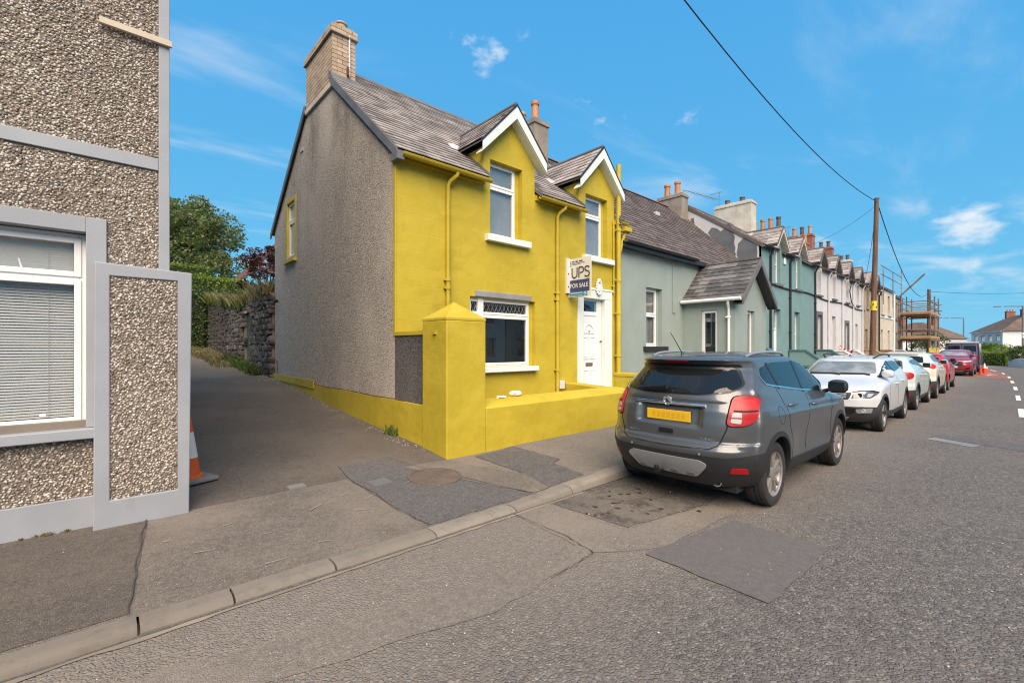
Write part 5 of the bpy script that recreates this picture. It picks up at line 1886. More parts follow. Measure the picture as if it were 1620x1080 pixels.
sm = MB().add([(-.67, -.011, -.006), (.67, -.011, -.006), (.67, .011, .006), (-.67, .011, .006), (-.67, -.011, -.0075), (.67, -.011, -.0075), (.67, .011, .0045), (-.67, .011, .0045)],
              [(0, 1, 2, 3), (7, 6, 5, 4), (0, 4, 5, 1), (1, 5, 6, 2), (2, 6, 7, 3), (3, 7, 4, 0)]).mesh('slat', M['blind_slat'])
for z in np.arange(1.10, 2.28, .0245):
    instance(sm, 'slat', lw, (-.86, LY + .19, float(z)), (R(30 + random.gauss(0, 1.2)), 0, 0))
for z in np.arange(2.36, 2.68, .0215):
    instance(sm, 'slat', lw, (-.86, LY + .19, float(z)), (R(58 + random.gauss(0, 1)), 0, 0))
b = MB()
for x in (-1.3, -.35):
    b.tube([(x, LY + .176, 1.09), (x, LY + .176, 2.68)], .0015, 4)
b.build('blind_cord', M['blind_slat'], lw)
MB().tube([(-.5, LY + .10, 2.36), (-.52, LY + .094, 2.45)], .006, 6).build('catch', M['white_plastic'], lw)
# batten nailed across the corner high up
MB(FL).box(-.02, .50, -.062, -.03, 4.585, 4.64).build('nailed_batten', M['pale_timber'], lh, bev=.003)
MB().prism([(LY - .25, 7.45), (9.5, 10.6), (13.6, 7.45), (13.6, 7.3), (9.5, 10.4), (LY - .25, 7.3)], 'x', -7, LX + .08).build('roof', M['lead'], lh)
# corner buttress with its own panel
bt = empty('wall_buttress', (.29, 5.4, .1), 'pale grey buttress with a pebble-dashed panel beside the blinds window', 'buttress')
BX0, BX1, BY, BZ = -.06, .635, 5.35, 2.45
pn = (.05, .535, .355, 2.335)
MB().wall([(BX0, .03), (BX1 - .012, .03), (BX1 + .012, BZ - .03), (BX0 + .012, BZ)], [rect(*pn)], BY, BY + .35).build('frame', M['grey_paint'], bt, bev=.008)
MB().box(pn[0], pn[1], BY + .018, BY + .3, pn[2], pn[3]).build('panel_bed', M['mortar_bed'], bt)

# thrown pebbles: real stones bedded in the mortar
ico = bmesh.new()
bmesh.ops.create_icosphere(ico, subdivisions=1, radius=1)
IV = np.array([v.co[:] for v in ico.verts])
IF = np.array([[v.index for v in f.verts] for f in ico.faces])
ico.free()


def pebbles(name, parent, regions, y, size, seed):
    rs = np.random.RandomState(seed)
    vs, fs = [], []
    n = 0
    for (xa, xb, za, zb) in regions:
        st = size * .93
        for i, z in enumerate(np.arange(za + size * .4, zb - size * .3, st * .82)):
            for x in np.arange(xa + size * .45 + (i % 2) * st / 2, xb - size * .35, st):
                if rs.rand() < .07:
                    continue
                px_, pz_ = x + rs.normal(0, size * .24), z + rs.normal(0, size * .2)
                a = rs.rand() * math.pi
                k = rs.uniform(.62, 1.15)
                sx, sz, sy = size * .62 * k * rs.uniform(.8, 1.25), size * .45 * k * rs.uniform(.8, 1.2), size * .3 * rs.uniform(.7, 1.3)
                q = IV * rs.uniform(.86, 1.1, (len(IV), 1)) * [sx, sy, sz]
                tl_ = rs.normal(0, .3)
                q = np.stack([q[:, 0], q[:, 1] + q[:, 0] * tl_, q[:, 2]], 1)
                xx, zz_ = q[:, 0] * math.cos(a) - q[:, 2] * math.sin(a), q[:, 0] * math.sin(a) + q[:, 2] * math.cos(a)
                vs.append(np.stack([xx + px_, q[:, 1] + y - sy * .25, zz_ + pz_], 1))
                fs.append(IF + n)
                n += len(IV)
    me = raw_mesh(name, np.concatenate(vs), np.concatenate(fs), M['pebble'], smooth=True)
    o = put(bpy.data.objects.new(name, me), parent)
    props(o, kind='stuff')


PS = .0235
xl = -2.1
pebbles('pebbles', lh, [(x1 + .13, .40, .395, 3.385), (xl, x1 + .13, z1 + .13, 3.385), (xl, .40, 3.50, 5.5), (xl, x1 + .13, .395, z0 - .15), (xl, x0, z0 - .15, z1 + .13)], LY, PS, 1)
pebbles('pebbles', bt, [pn], BY + .018, PS, 2)

# ================================================================ alley: cone, stone wall, hedges, trees
def traffic_cone(loc, label, h=.75, band=((.30, .62),), mat='cone_orange', grp='traffic cones', rz=0.3):
    c = empty('traffic_cone', loc, label, 'cone', grp, rz)
    s_ = h / .75
    MB().prism([(-.225 * s_, -.225 * s_), (.225 * s_, -.225 * s_), (.225 * s_, .225 * s_), (-.225 * s_, .225 * s_)], 'z', 0, .045 * s_).build('base', M['cone_base'], c, bev=.012, local=True)
    rad = lambda z: (.135 - .108 * z / .75) * s_
    zs = [.045] + [q for b_ in band for q in b_] + [.75]
    for i in range(len(zs) - 1):
        a, e = zs[i], zs[i + 1]
        n = 'sleeve' if i % 2 else 'body'
        MB().lathe([(rad(a), a * s_), (rad(e), e * s_)], (0, 0, 0), 24).build(n, M['cone_white' if i % 2 else mat], c, smooth=50, local=True)
    MB().lathe([(.15 * s_, .045 * s_), (.145 * s_, .07 * s_), (.13 * s_, .075 * s_)], (0, 0, 0), 24).build('collar', M[mat], c, smooth=40, local=True)
    return c


traffic_cone((.715, 6.24, pave_z(.8, 6.24) + .004), 'orange cone with a white band half hidden behind the grey buttress', .74, ((.27, .56),))

sw_ = empty('stone_wall', (3.7, 20, 1.2), 'old rubble stone wall along the alley behind the yellow house', 'wall')
WY0, WY1, WX = 14.32, 26.2, 3.58
zt_ = lambda y: float(np.interp(y, [14.3, 16.4, 18, 26.2], [3.30, 3.22, 3.1, 3.95]))
zb_ = lambda y: float(np.interp(y, *ALLEY))
DY0, DY1, DZT = 16.75, 17.65, 2.85
b = MB()
for (ya, yb_) in ((WY0, DY0), (DY1, WY1)):
    b.prism([(ya, zb_(ya) - .2), (yb_, zb_(yb_) - .2), (yb_, zt_(yb_)), (ya, zt_(ya))], 'x', WX + .05, WX + .42)
b.prism([(DY0, DZT), (DY1, DZT), (DY1, zt_(DY1)), (DY0, zt_(DY0))], 'x', WX + .051, WX + .42)
b.build('mortar_core', M['mortar_bed'], sw_)
SM = []
for k in range(7):
    bm = bmesh.new()
    rr = random.Random(k + 40)
    for i in range(13):
        p = Vector((rr.gauss(0, 1), rr.gauss(0, 1), rr.gauss(0, 1)))
        p = Vector([max(-.5, min(.5, c_ * .8)) for c_ in p.normalized()])
        bm.verts.new(p)
    for sx_ in (-1, 1):
        for sz_ in (-1, 1):
            bm.verts.new((-.38, .42 * sx_ * rr.uniform(.8, 1), .42 * sz_ * rr.uniform(.8, 1)))
            bm.verts.new((.4, .45 * sx_, .45 * sz_))
    ret = bmesh.ops.convex_hull(bm, input=bm.verts[:])
    bmesh.ops.delete(bm, geom=[g for g in ret['geom_interior'] if isinstance(g, bmesh.types.BMVert)], context='VERTS')
    me = bpy.data.meshes.new('stone')
    bm.to_mesh(me)
    bm.free()
    me.materials.append(M['rubble_stone'])
    SM.append(me)
stones = []
rr = random.Random(11)
y = WY0
z_rows = []
zz = .5
while zz < 4.0:
    hh = rr.uniform(.10, .20)
    y = WY0 + rr.uniform(-.2, 0)
    while y < WY1:
        ll = rr.uniform(.13, .36)
        yc, zc2 = y + ll / 2, zz + hh / 2 + rr.uniform(-.02, .02)
        y += ll
        if zc2 < zb_(yc) - .05 or zc2 > zt_(yc) - .03 or yc < WY0 or yc > WY1:
            continue
        if DY0 - .05 < yc < DY1 + .05 and zc2 < DZT + .05:
            continue
        stones.append((yc, zc2, ll, hh))
    zz += hh
stones.sort(key=lambda s_: s_[0])
rest = MB()
for i, (yc, zc2, ll, hh) in enumerate(stones):
    me = rr.choice(SM)
    loc, rot, sc = (WX + .08 + rr.uniform(-.03, .03), yc, zc2), (rr.uniform(-.2, .2), rr.uniform(-.1, .1), rr.uniform(-.1, .1)), (.24, ll * 1.0, hh * 1.02)
    if i < 300:
        instance(me, 'stone', sw_, loc, rot, sc)
    else:
        m4 = Matrix.Translation(loc) @ Matrix.Rotation(rot[0], 4, 'X') @ Matrix.Diagonal((*sc, 1))
        rest.add([m4 @ v.co for v in me.vertices], [tuple(p.vertices) for p in me.polygons])
if rest.v:
    rest.build('stone_courses', M['rubble_stone'], sw_, kind='stuff')
MB().box(WX + .12, WX + .17, DY0, DY1, zb_(17) - .05, DZT).build('gate_door', M['green_door'], sw_)
for k in range(6):
    MB().box(WX + .105, WX + .121, DY0 + .02 + k * .147, DY0 + .145 + k * .147, zb_(17), DZT - .05).build('plank', M['green_door'], sw_)
MB().box(WX + .0, WX + .3, DY0 - .2, DY1 + .2, DZT, DZT + .16).build('lintel', M['timber'], sw_, bev=.02)


def leaf_quads(cent, size, rs, updir=.0, aspect=1.6):
    """Leaf-shaped faces: four-sided blades folded along nothing, pointing every way."""
    n = len(cent)
    d = rs.normal(0, 1, (n, 3))
    d[:, 2] += updir
    d /= np.linalg.norm(d, axis=1)[:, None]
    r_ = rs.normal(0, 1, (n, 3))
    t = np.cross(d, r_)
    t /= np.linalg.norm(t, axis=1)[:, None] + 1e-9
    s_ = (size * rs.uniform(.6, 1.3, n))[:, None]
    a = cent - d * s_ * .5
    c = cent + d * s_ * .5
    w = t * s_ * .5 / aspect
    m = cent - d * s_ * .05
    v = np.stack([a, m + w, c, m - w], 1).reshape(-1, 3)
    return v, np.arange(4 * n).reshape(-1, 4)


def tree(name, label, base, h, crown_c, crown_r, n, leaf, mat, seed, clumps=60, trunk_r=.22, cat='tree', limbs=7, group=None, shell=.72):
    rs = np.random.RandomState(seed)
    t = empty(name, base, label, cat, group)
    base = Vector(base)
    cc = Vector(crown_c)
    tb = MB()
    fork = base.lerp(cc, .55)
    tb.tube([base, base.lerp(fork, .5) + Vector((.06, .03, 0)), fork, cc], [trunk_r, trunk_r * .8, trunk_r * .65, trunk_r * .2], 8)
    cl_ = []
    for k in range(clumps):
        d = rs.normal(0, 1, 3)
        d /= np.linalg.norm(d)
        if d[2] < -.55:
            d[2] = -d[2]
        rad = shell + (1 - shell) * rs.rand() if rs.rand() < .8 else rs.uniform(.2, shell)
        cl_.append(np.array(cc) + d * rad * np.array(crown_r) * rs.uniform(.85, 1.05))
    for k in range(limbs):
        e = Vector(cl_[k * clumps // max(limbs, 1)])
        m_ = fork.lerp(e, .5) + Vector((0, 0, .25))
        tb.tube([fork.lerp(cc, rs.uniform(0, .6)), m_, e], [trunk_r * .35, trunk_r * .2, trunk_r * .06], 6)
    tb.build('trunk', M['bark'], t, smooth=60)
    cr_ = np.mean(crown_r)
    per = n // clumps
    pts = []
    for c in cl_:
        q = rs.normal(0, 1, (per, 3))
        q /= np.linalg.norm(q, axis=1)[:, None]
        q *= rs.uniform(.35, 1, (per, 1)) ** .5
        pts.append(c + q * cr_ * rs.uniform(.16, .30) * np.array([1.15, 1.15, .72]))
    v, f = leaf_quads(np.concatenate(pts), leaf, rs, .25)
    put(bpy.data.objects.new('crown', raw_mesh('crown', v, f, M[mat])), t)
    return t


def hedge(name, label, x0, x1, y0, y1, zfun, h, mat, n, leaf, seed, cat='hedge', bulge=.08, fr=None):
    rs = np.random.RandomState(seed)
    e = empty(name, ((x0 + x1) / 2, (y0 + y1) / 2, zfun((y0 + y1) / 2)) if fr is None else fr(((x0 + x1) / 2, (y0 + y1) / 2, zfun(0))), label, cat)
    zb0, zb1 = zfun(y0), zfun(y1)
    g = .09
    c = MB(fr).add([(x0 + g, y0 + g, zb0 - .3), (x1 - g, y0 + g, zb0 - .3), (x1 - g, y1 - g, zb1 - .3), (x0 + g, y1 - g, zb1 - .3),
                    (x0 + g, y0 + g, zb0 + h - g), (x1 - g, y0 + g, zb0 + h - g), (x1 - g, y1 - g, zb1 + h - g), (x0 + g, y1 - g, zb1 + h - g)],
                   [(0, 3, 2, 1), (4, 5, 6, 7), (0, 1, 5, 4), (1, 2, 6, 5), (2, 3, 7, 6), (3, 0, 4, 7)])
    c.build('core', M['hedge_core'], e)
    ax, ay = x1 - x0, y1 - y0
    areas = np.array([ax * h, ax * h, ay * h, ay * h, ax * ay])
    k = rs.choice(5, n, p=areas / areas.sum())
    u, w = rs.rand(n), rs.rand(n)
    X = np.where(k < 2, x0 + u * ax, np.where(k == 2, x0, np.where(k == 3, x1, x0 + u * ax)))
    Y = np.where(k == 0, y0, np.where(k == 1, y1, np.where(k == 4, y0 + w * ay, y0 + u * ay)))
    zb = np.interp(Y, [y0, y1], [zb0, zb1])
    Z = np.where(k == 4, zb + h, zb + w * h)
    lump = .5 + .5 * np.sin(X * 2.3 + seed) * np.sin(Y * 1.9 + Z * 2.1)
    off = rs.normal(0, bulge * .6, (n, 3)) + 0
    P_ = np.stack([X, Y, Z], 1) + off
    P_[:, 2] += (lump - .5) * bulge * 1.4
    if fr is not None:
        P_ = np.array([fr(p) for p in P_])
    v, f = leaf_quads(P_, leaf, rs, .3)
    put(bpy.data.objects.new('foliage', raw_mesh('foliage', v, f, M[mat])), e)
    return e


hz_ = lambda y: float(np.interp(y, *ALLEY))
hedge('hedge', 'bright clipped hedge rising highest at the back of the alley', -3.0, 4.6, 31.5, 33.4, hz_, 4.3, 'leaf_hedge', 16000, .11, 21)
hedge('hedge', 'rounded clipped hedge block above the far end of the stone wall', 2.6, 5.6, 26.6, 28.6, hz_, 3.35, 'leaf_hedge', 12000, .10, 22, bulge=.12)
hedge('hedge', 'dark overgrown hedge standing against the end of the stone wall', 1.9, 3.5, 24.4, 26.6, hz_, 2.5, 'leaf_hedge_dark', 9000, .10, 23, bulge=.16)
hedge('hedge', 'hedge growing behind the stone wall top', 3.95, 5.2, 19.5, 26.4, hz_, 2.55, 'leaf_hedge_dark', 9000, .11, 24, bulge=.16)
tree('broadleaf_tree', 'big round green tree behind the hedges at the end of the alley', (4.0, 40.5, 2.5), 9, (4.2, 40, 8.35), (4.6, 3.6, 4.0), 26000, .22, 'leaf_tree', 31, clumps=120, trunk_r=.35, limbs=10)
tree('copper_tree', 'dark red copper-leaved tree beside the rear of the yellow house', (4.95, 19.6, 1.2), 5, (4.75, 19.5, 4.55), (.95, 1.0, 1.2), 2600, .12, 'leaf_copper', 33, clumps=26, trunk_r=.1, limbs=9)

# outbuilding with a red roof beyond the wall
ob = empty('brick_outbuilding', (9, 28, 2), 'low brick outbuilding with rusty roof beyond the stone wall', 'outbuilding')
MB().box(5.5, 11.2, 28, 31, 1.5, 5.2).build('wall', M['red_brick'], ob)
MB().prism([(5.0, 4.9), (8.3, 8.5), (11.6, 4.9), (11.6, 4.75), (8.3, 8.3), (5.0, 4.75)], 'y', 27.7, 31.3).build('roof', M['rust'], ob)


def tufts(name, pts, h, mat, seed, parent=None, blades=22, spread=.12, **kw):
    rs = np.random.RandomState(seed)
    V_, F_ = [], []
    k = 0
    for (x, y, z) in pts:
        for _ in range(blades):
            a = rs.rand() * 2 * math.pi
            r_ = rs.rand() * spread
            bx, by = x + r_ * math.cos(a), y + r_ * math.sin(a)
            hh = h * rs.uniform(.45, 1.15)
            ln = rs.normal(0, .35, 2) * hh
            w = .006 + .006 * rs.rand() + h * .012
            ca, sa = math.cos(a + 1.57) * w, math.sin(a + 1.57) * w
            V_ += [(bx - ca, by - sa, z), (bx + ca, by + sa, z), (bx + ln[0] * .4 + ca * .6, by + ln[1] * .4 + sa * .6, z + hh * .6), (bx + ln[0], by + ln[1], z + hh)]
            F_.append((k, k + 1, k + 2, k + 3))
            k += 4
    me = raw_mesh(name, V_, F_, M[mat])
    o = put(bpy.data.objects.new(name, me), parent)
    return props(o, **kw)


rr = random.Random(8)
tufts('wall_top_growth', [(WX + rr.uniform(-.05, .45), y, zt_(y) - .03) for y in [rr.uniform(14.6, 26.2) for _ in range(170)]], .46, 'leaf_dry', 3, None, 22, .2,
      label='dry grass and weeds growing on top of the stone wall', kind='stuff')
tufts('wall_weeds', [(WX + rr.uniform(-.1, .3), y, zt_(y) - .1) for y in [rr.uniform(17.6, 26.2) for _ in range(110)]], .42, 'leaf_weed', 13, None, 20, .2,
      label='green weeds spilling over the far part of the stone wall', kind='stuff')
tufts('verge_grass', [(rr.uniform(2.55 + (26 - y) * .02, 3.5), y, zb_(y)) for y in [rr.uniform(17.2, 26) for _ in range(300)]], .16, 'leaf_dry', 4, None, 20, .14,
      label='dry grassy verge at the foot of the stone wall', kind='stuff')
tufts('weeds', [(rr.uniform(3.2, 3.55), y, zb_(y)) for y in [rr.uniform(14.8, 19.5) for _ in range(40)]], .30, 'leaf_weed', 5, None, 22, .13,
      label='green weeds by the old gate in the stone wall', kind='stuff')
tufts('weed', [(3.58, 6.98, pave_z(3.5, 6.98)), (3.56, 7.06, pave_z(3.5, 7.0)), (3.60, 6.9, pave_z(3.5, 6.9))], .17, 'leaf_weed', 6, None, 26, .07,
      label='green weed at the foot of the yellow plinth near the pier', cat='weed')
tufts('moss_line', [(rr.uniform(-.9, -.1), LY - .04, pave_z(0, 5.45)) for _ in range(16)], .03, 'leaf_dry', 7, None, 14, .03, label='thin line of moss where the grey plinth meets the pavement', kind='stuff')
# loose grit at the foot of the alley wall
rs = np.random.RandomState(4)
vs, fs = [], []
for i in range(260):
    if i < 170:
        y = rs.uniform(5.9, 14.2)
        x = 3.60 - abs(rs.normal(0, .10))
        z = pave_z(x, y)
    else:
        y = rs.uniform(13.6, 14.8)
        x = 3.55 - abs(rs.normal(0, .25))
        z = pave_z(x, y)
    q = IV[:, :] * rs.uniform(.006, .02) * rs.uniform(.7, 1.2, (len(IV), 1)) + [x, y, z + .006]
    fs.append(IF + len(vs) * len(IV))
    vs.append(q)
props(put(bpy.data.objects.new('grit', raw_mesh('grit', np.concatenate(vs), np.concatenate(fs), M['kerb_concrete'])), None), label='loose grit along the foot of the yellow plinth', kind='stuff')
rs = np.random.RandomState(9)
vs, fs = [], []
for i in range(900):
    x, y = rs.uniform(-2.5, 9), rs.uniform(-1.5, 3.42)
    sc = rs.uniform(.003, .009)
    q = IV * sc * rs.uniform(.6, 1.2, (len(IV), 1)) * [1, 1, .6] + [x, y, .003 + sc * .3]
    fs.append(IF + len(vs) * len(IV))
    vs.append(q)
props(put(bpy.data.objects.new('road_grit', raw_mesh('road_grit', np.concatenate(vs), np.concatenate(fs), M['pebble'])), None), label='loose chippings scattered on the road', kind='stuff')

# ================================================================ poles, wires, scaffold
def tele_pole(base, top, r0, r1, label, tape_z):
    p = empty('telegraph_pole', base, label, 'pole', 'wooden telegraph poles')
    b0, t0 = Vector(base), Vector(top)
    MB().tube([b0, b0.lerp(t0, .5), t0], [r0, (r0 + r1) / 2, r1], 14).build('shaft', M['pole_wood'], p, smooth=60)
    f = (tape_z - b0.z) / (t0.z - b0.z)
    c0, c1 = b0.lerp(t0, f), b0.lerp(t0, f + .05)
    rr_ = r0 + (r1 - r0) * f
    MB().tube([c0, c1], rr_ + .006, 14).build('warning_band', M['hazard_yellow'], p, smooth=60)
    zb__ = MB()
    for k in range(6):
        a = k / 6 * 2 * math.pi
        q = c0.lerp(c1, .35 + .3 * (k % 2))
        zb__.box(q.x + (rr_ + .005) * math.cos(a) - .02, q.x + (rr_ + .005) * math.cos(a) + .02, q.y + (rr_ + .005) * math.sin(a) - .02, q.y + (rr_ + .005) * math.sin(a) + .02, q.z - .03, q.z + .03)
    zb__.build('band_mark', M['sign_black'], p)
    MB().tube([t0, t0 + Vector((0, 0, .06))], r1 + .012, 10).build('cap', M['lead'], p)
    MB().tube([t0 + Vector((-.22, 0, -.12)), t0 + Vector((.22, 0, -.12))], .025, 6).build('insulator_arm', M['galvanised'], p)
    return p


tele_pole((25.3, 4.32, .05), (25.42, 4.16, 8.25), .12, .085, 'nearer brown telegraph pole rising behind the parked cars', 3.35)
tele_pole((60, 5.8, .0), (60, 5.78, 7.35), .16, .13, 'farther telegraph pole standing beyond the scaffolding', 2.5)


def wire(a, c, sag, r, label, n=24):
    a, c = Vector(a), Vector(c)
    pts = [a.lerp(c, t) - Vector((0, 0, 4 * sag * t * (1 - t))) for t in np.linspace(0, 1, n)]
    MB().tube(pts, r, 6).build('overhead_wire', M['cable_black'], label=label, cat='wire', group='overhead wires', smooth=60)


wire((25.4, 4.15, 8.14), (0, 4.2, 9.6), 1.05, .014, 'thick overhead wire sweeping up from the nearer pole out of the picture')
wire((25.45, 4.15, 8.14), (60, 5.78, 7.2), 1.9, .02, 'sagging overhead wire between the two telegraph poles', 30)
wire((60, 5.78, 7.2), (90, -6, 9.2), .5, .018, 'thin overhead wire running from the farther pole over the bend')
wire((25.4, 4.15, 8.0), (23.0, 7.0, 6.0), .3, .008, 'thin service wire from the nearer pole to the teal house', 12)
wire((25.4, 4.15, 8.0), (38.2, 7.0, 5.75), .5, .01, 'thin service wire from the nearer pole to the white houses', 14)

sc_ = empty('scaffolding', (55.5, 6, .1), 'rusty tube scaffolding with timber decks at the end of the terrace', 'scaffolding')
XS, YS = (52.2, 55.2, 58.2), (4.95, 6.85)
for x in XS:
    for y in YS:
        MB().tube([(x, y, .05), (x, y, 6.3 if y < 6 else 6.4)], .05, 6).build('standard', M['scaffold_steel'], sc_)
        MB().box(x - .07, x + .07, y - .07, y + .07, .3, 1.7).build('foam_sleeve', M['hazard_yellow'] if y < 6 else M['scaffold_steel'], sc_)
for z in (2.35, 3.2, 4.45, 5.1, 5.65):
    for y in YS:
        MB().tube([(51.9, y, z), (58.5, y, z)], .045, 6).build('ledger', M['scaffold_steel'], sc_)
    for x in XS:
        MB().tube([(x, 4.7, z + .05), (x, 7.0, z + .05)], .045, 6).build('transom', M['scaffold_steel'], sc_)
for z in (2.45, 4.55):
    for k in range(7):
        MB().box(51.8, 58.6, 4.95 + k * .275, 5.2 + k * .275, z, z + .07).build('deck_board', M['timber'], sc_)
    MB().box(51.8, 58.6, 4.9, 4.94, z + .07, z + .27).build('toe_board', M['timber'], sc_)
    MB().box(51.76, 51.8, 4.9, 6.85, z + .07, z + .27).build('toe_board', M['timber'], sc_)
MB().tube([(51.9, 6.9, 6.2), (52.2, 5.3, 8.0)], .08, 6).build('raker', M['scaffold_steel'], sc_)
for x in (44, 48, 52):
    MB().tube([(x, 6.8, 5.0), (x, 6.8, 8.6 if x > 50 else 7.9)], .035, 5).build('standard', M['scaffold_steel'], sc_)
for z in (7.2, 7.85):
    MB().tube([(43, 6.8, z), (52.2, 6.8, z)], .03, 5).build('guard_rail', M['scaffold_steel'], sc_)

# ================================================================ beyond the bend
def far_house(label, fr, w, d, e, ridge, wall, roof, wins, chim, hip=True, name='detached_house', ov=.35, sidewins=()):
    h = empty(name, fr((w / 2, 0, 0)), label, 'house')
    MB(fr).wall(rect(0, w, -.3, e), [rect(*q) for q in wins], 0, .25).build('front_wall', M[wall], h)
    FS = Fr(fr((0, 0, 0)), fr.B, fr.A)
    MB(FS).wall(rect(.25, d, -.3, e), [rect(*q) for q in sidewins], 0, .25).build('side_wall', M[wall], h)
    MB(fr).box(w - .25, w, .25, d, -.3, e).build('side_wall', M[wall], h)
    MB(fr).box(.25, w - .25, d - .25, d, -.3, e).build('rear_wall', M[wall], h)
    i = d / 2 if hip else -ov
    vs = [(-ov, -ov, e), (w + ov, -ov, e), (w + ov, d + ov, e), (-ov, d + ov, e), (i, d / 2, ridge), (w - i, d / 2, ridge)]
    r = MB(fr).add(vs, [(0, 1, 5, 4), (1, 2, 5), (2, 3, 4, 5), (3, 0, 4), (0, 3, 2, 1)]).build('roof', M[roof], h)
    MB(fr).box(-ov, w + ov, -ov - .02, -ov + .08, e - .16, e - .005).build('fascia', M['white_paint'], h)
    for q in wins:
        ww = window(h, fr, *q, depth=.08, fw=.08, mulls=((q[0] + q[1]) / 2,), sashes=False, back='net_curtain', bd=.12)
    for q in sidewins:
        window(h, FS, *q, depth=.08, fw=.08, sashes=False, back='net_curtain', bd=.12)
    for (x, y, s_) in chim:
        c = MB(fr).box(x - .4, x + .4, y - .7 * s_, y + .7 * s_, e + .5, ridge + .9).box(x - .46, x + .46, y - .7 * s_ - .06, y + .7 * s_ + .06, ridge + .9, ridge + 1.02).build('chimney', M['red_brick'], h)
        for k in range(3):
            p_ = MB(fr)
            p_.lathe([(.14, 0), (.12, .35), (.15, .36), (.14, .42)], (x, y - .45 * s_ + k * .45 * s_, ridge + 1.0), 10)
            p_.build('chimney_pot', M['terracotta'], c)
    return h


ang = R(20)
A_ = (math.cos(ang), math.sin(ang))
FH = Fr((135, 2.0, 0), A_, (math.sin(ang), -math.cos(ang)))
far_house('white two-storey house with brown hipped roof beyond the bend', FH, 15, 10, 5.1, 8.6, 'far_white', 'far_tiles',
          [(1.2 + k * 3.5, 2.9 + k * 3.5, 3.1, 4.5) for k in range(4)] + [(1.2 + k * 3.5, 2.9 + k * 3.5, .8, 2.0) for k in range(4)], [(4.5, 5, 1), (11, 5, 1)], sidewins=[(2, 3.6, .6, 1.9)])
far_house('white house with brown roof left of the lamp post, half behind the purple van', Fr((150, 14, 0), (.55, .83), (.83, -.55)), 14, 9, 4.6, 8.0, 'far_white', 'far_tiles', [(1.5 + k * 3.2, 3 + k * 3.2, 2.9, 4.2) for k in range(4)], [(3, 4.5, 1)])
far_house('brown roofed bungalow seen behind the scaffolding', Fr((108, 15.5, 0), (.45, .89), (.89, -.45)), 13, 9, 3.4, 6.4, 'far_white', 'far_tiles', [(1.5, 3.2, .9, 2.3), (6, 8, .9, 2.3)], [(3, 4.5, 1)], name='bungalow')
far_house('brown roofed bungalow between the farther pole and the van', Fr((112, 9.5, 0), (.35, .94), (.94, -.35)), 11, 9, 3.4, 6.6, 'far_white', 'far_tiles', [(1.5, 3.2, .9, 2.3), (6, 8, .9, 2.3)], [(8, 4.5, 1)], name='bungalow')
far_house('grey gabled shed roof beside the van top', Fr((118, 7.8, 0), (1, 0), (0, 1)), 9, 5.0, 3.0, 5.6, 'grey_roughcast', 'far_tiles', [], [], hip=False, name='outbuilding')

flat0 = lambda y: 0.08
hedge('hedge', 'neatly clipped square hedge at the bend', 63, 69.5, .7, 2.6, flat0, 1.15, 'leaf_hedge', 7000, .10, 41, fr=Fr((0, 0, 0), (1, .0), (.25, 1)))
hedge('hedge', 'dark hedge in front of the white house', 84, 92, 2.6, 6, flat0, 1.5, 'leaf_hedge_dark', 6000, .13, 42)
tree('garden_bush', 'yellow-green bush between the clipped hedge and the white house', (78, 1.9, 0), 3, (78, 1.9, 1.2), (2.2, 1.8, .95), 5000, .15, 'leaf_hedge', 43, clumps=40, trunk_r=.08, cat='bush')
tree('garden_bush', 'dark green shrub above the low white wall at the bend', (61, -.4, 0), 3, (61, -.5, 1.0), (1.8, 1.3, .85), 5000, .12, 'leaf_hedge_dark', 44, clumps=40, trunk_r=.06, cat='bush')
tree('garden_bush', 'leafy shrub right beside the lamp post', (66, -1.9, 0), 3, (66, -2.0, 1.2), (2.0, 1.6, 1.0), 5000, .13, 'leaf_tree', 45, clumps=40, trunk_r=.06, cat='bush')
hedge('hedge', 'green garden hedge behind the scaffolding', 66, 74, 8.2, 12.5, flat0, 1.25, 'leaf_hedge', 6000, .12, 46)
tree('broadleaf_tree', 'small bushy tree between the farther pole and the van', (86, 8.6, 0), 4, (86, 8.4, 2.4), (2.6, 2.2, 1.6), 6000, .16, 'leaf_hedge_dark', 47, clumps=50, trunk_r=.1)


def low_wall(label, pts, h, mat):
    g = MB()
    for (a, c) in zip(pts[:-1], pts[1:]):
        d = Vector((c[0] - a[0], c[1] - a[1])).normalized()
        n = Vector((-d.y, d.x)) * .12
        g.add([(a[0] - n.x, a[1] - n.y, 0), (c[0] - n.x, c[1] - n.y, 0), (c[0] + n.x, c[1] + n.y, 0), (a[0] + n.x, a[1] + n.y, 0),
               (a[0] - n.x, a[1] - n.y, h), (c[0] - n.x, c[1] - n.y, h), (c[0] + n.x, c[1] + n.y, h), (a[0] + n.x, a[1] + n.y, h)],
              [(0, 3, 2, 1), (4, 5, 6, 7), (0, 1, 5, 4), (1, 2, 6, 5), (2, 3, 7, 6), (3, 0, 4, 7)])
    g.build('boundary_wall', M[mat], label=label, cat='wall')


low_wall('low white wall below the shrubs at the bend', [(55, -2.6), (60.5, .45)], .75, 'far_white')
low_wall('low white wall beyond the clipped hedge', [(72, 2.9), (82, 6.6)], .8, 'far_white')
low_wall('long low white wall behind the scaffolding', [(64, 8.0), (74, 8.0), (90, 14)], .75, 'far_white')


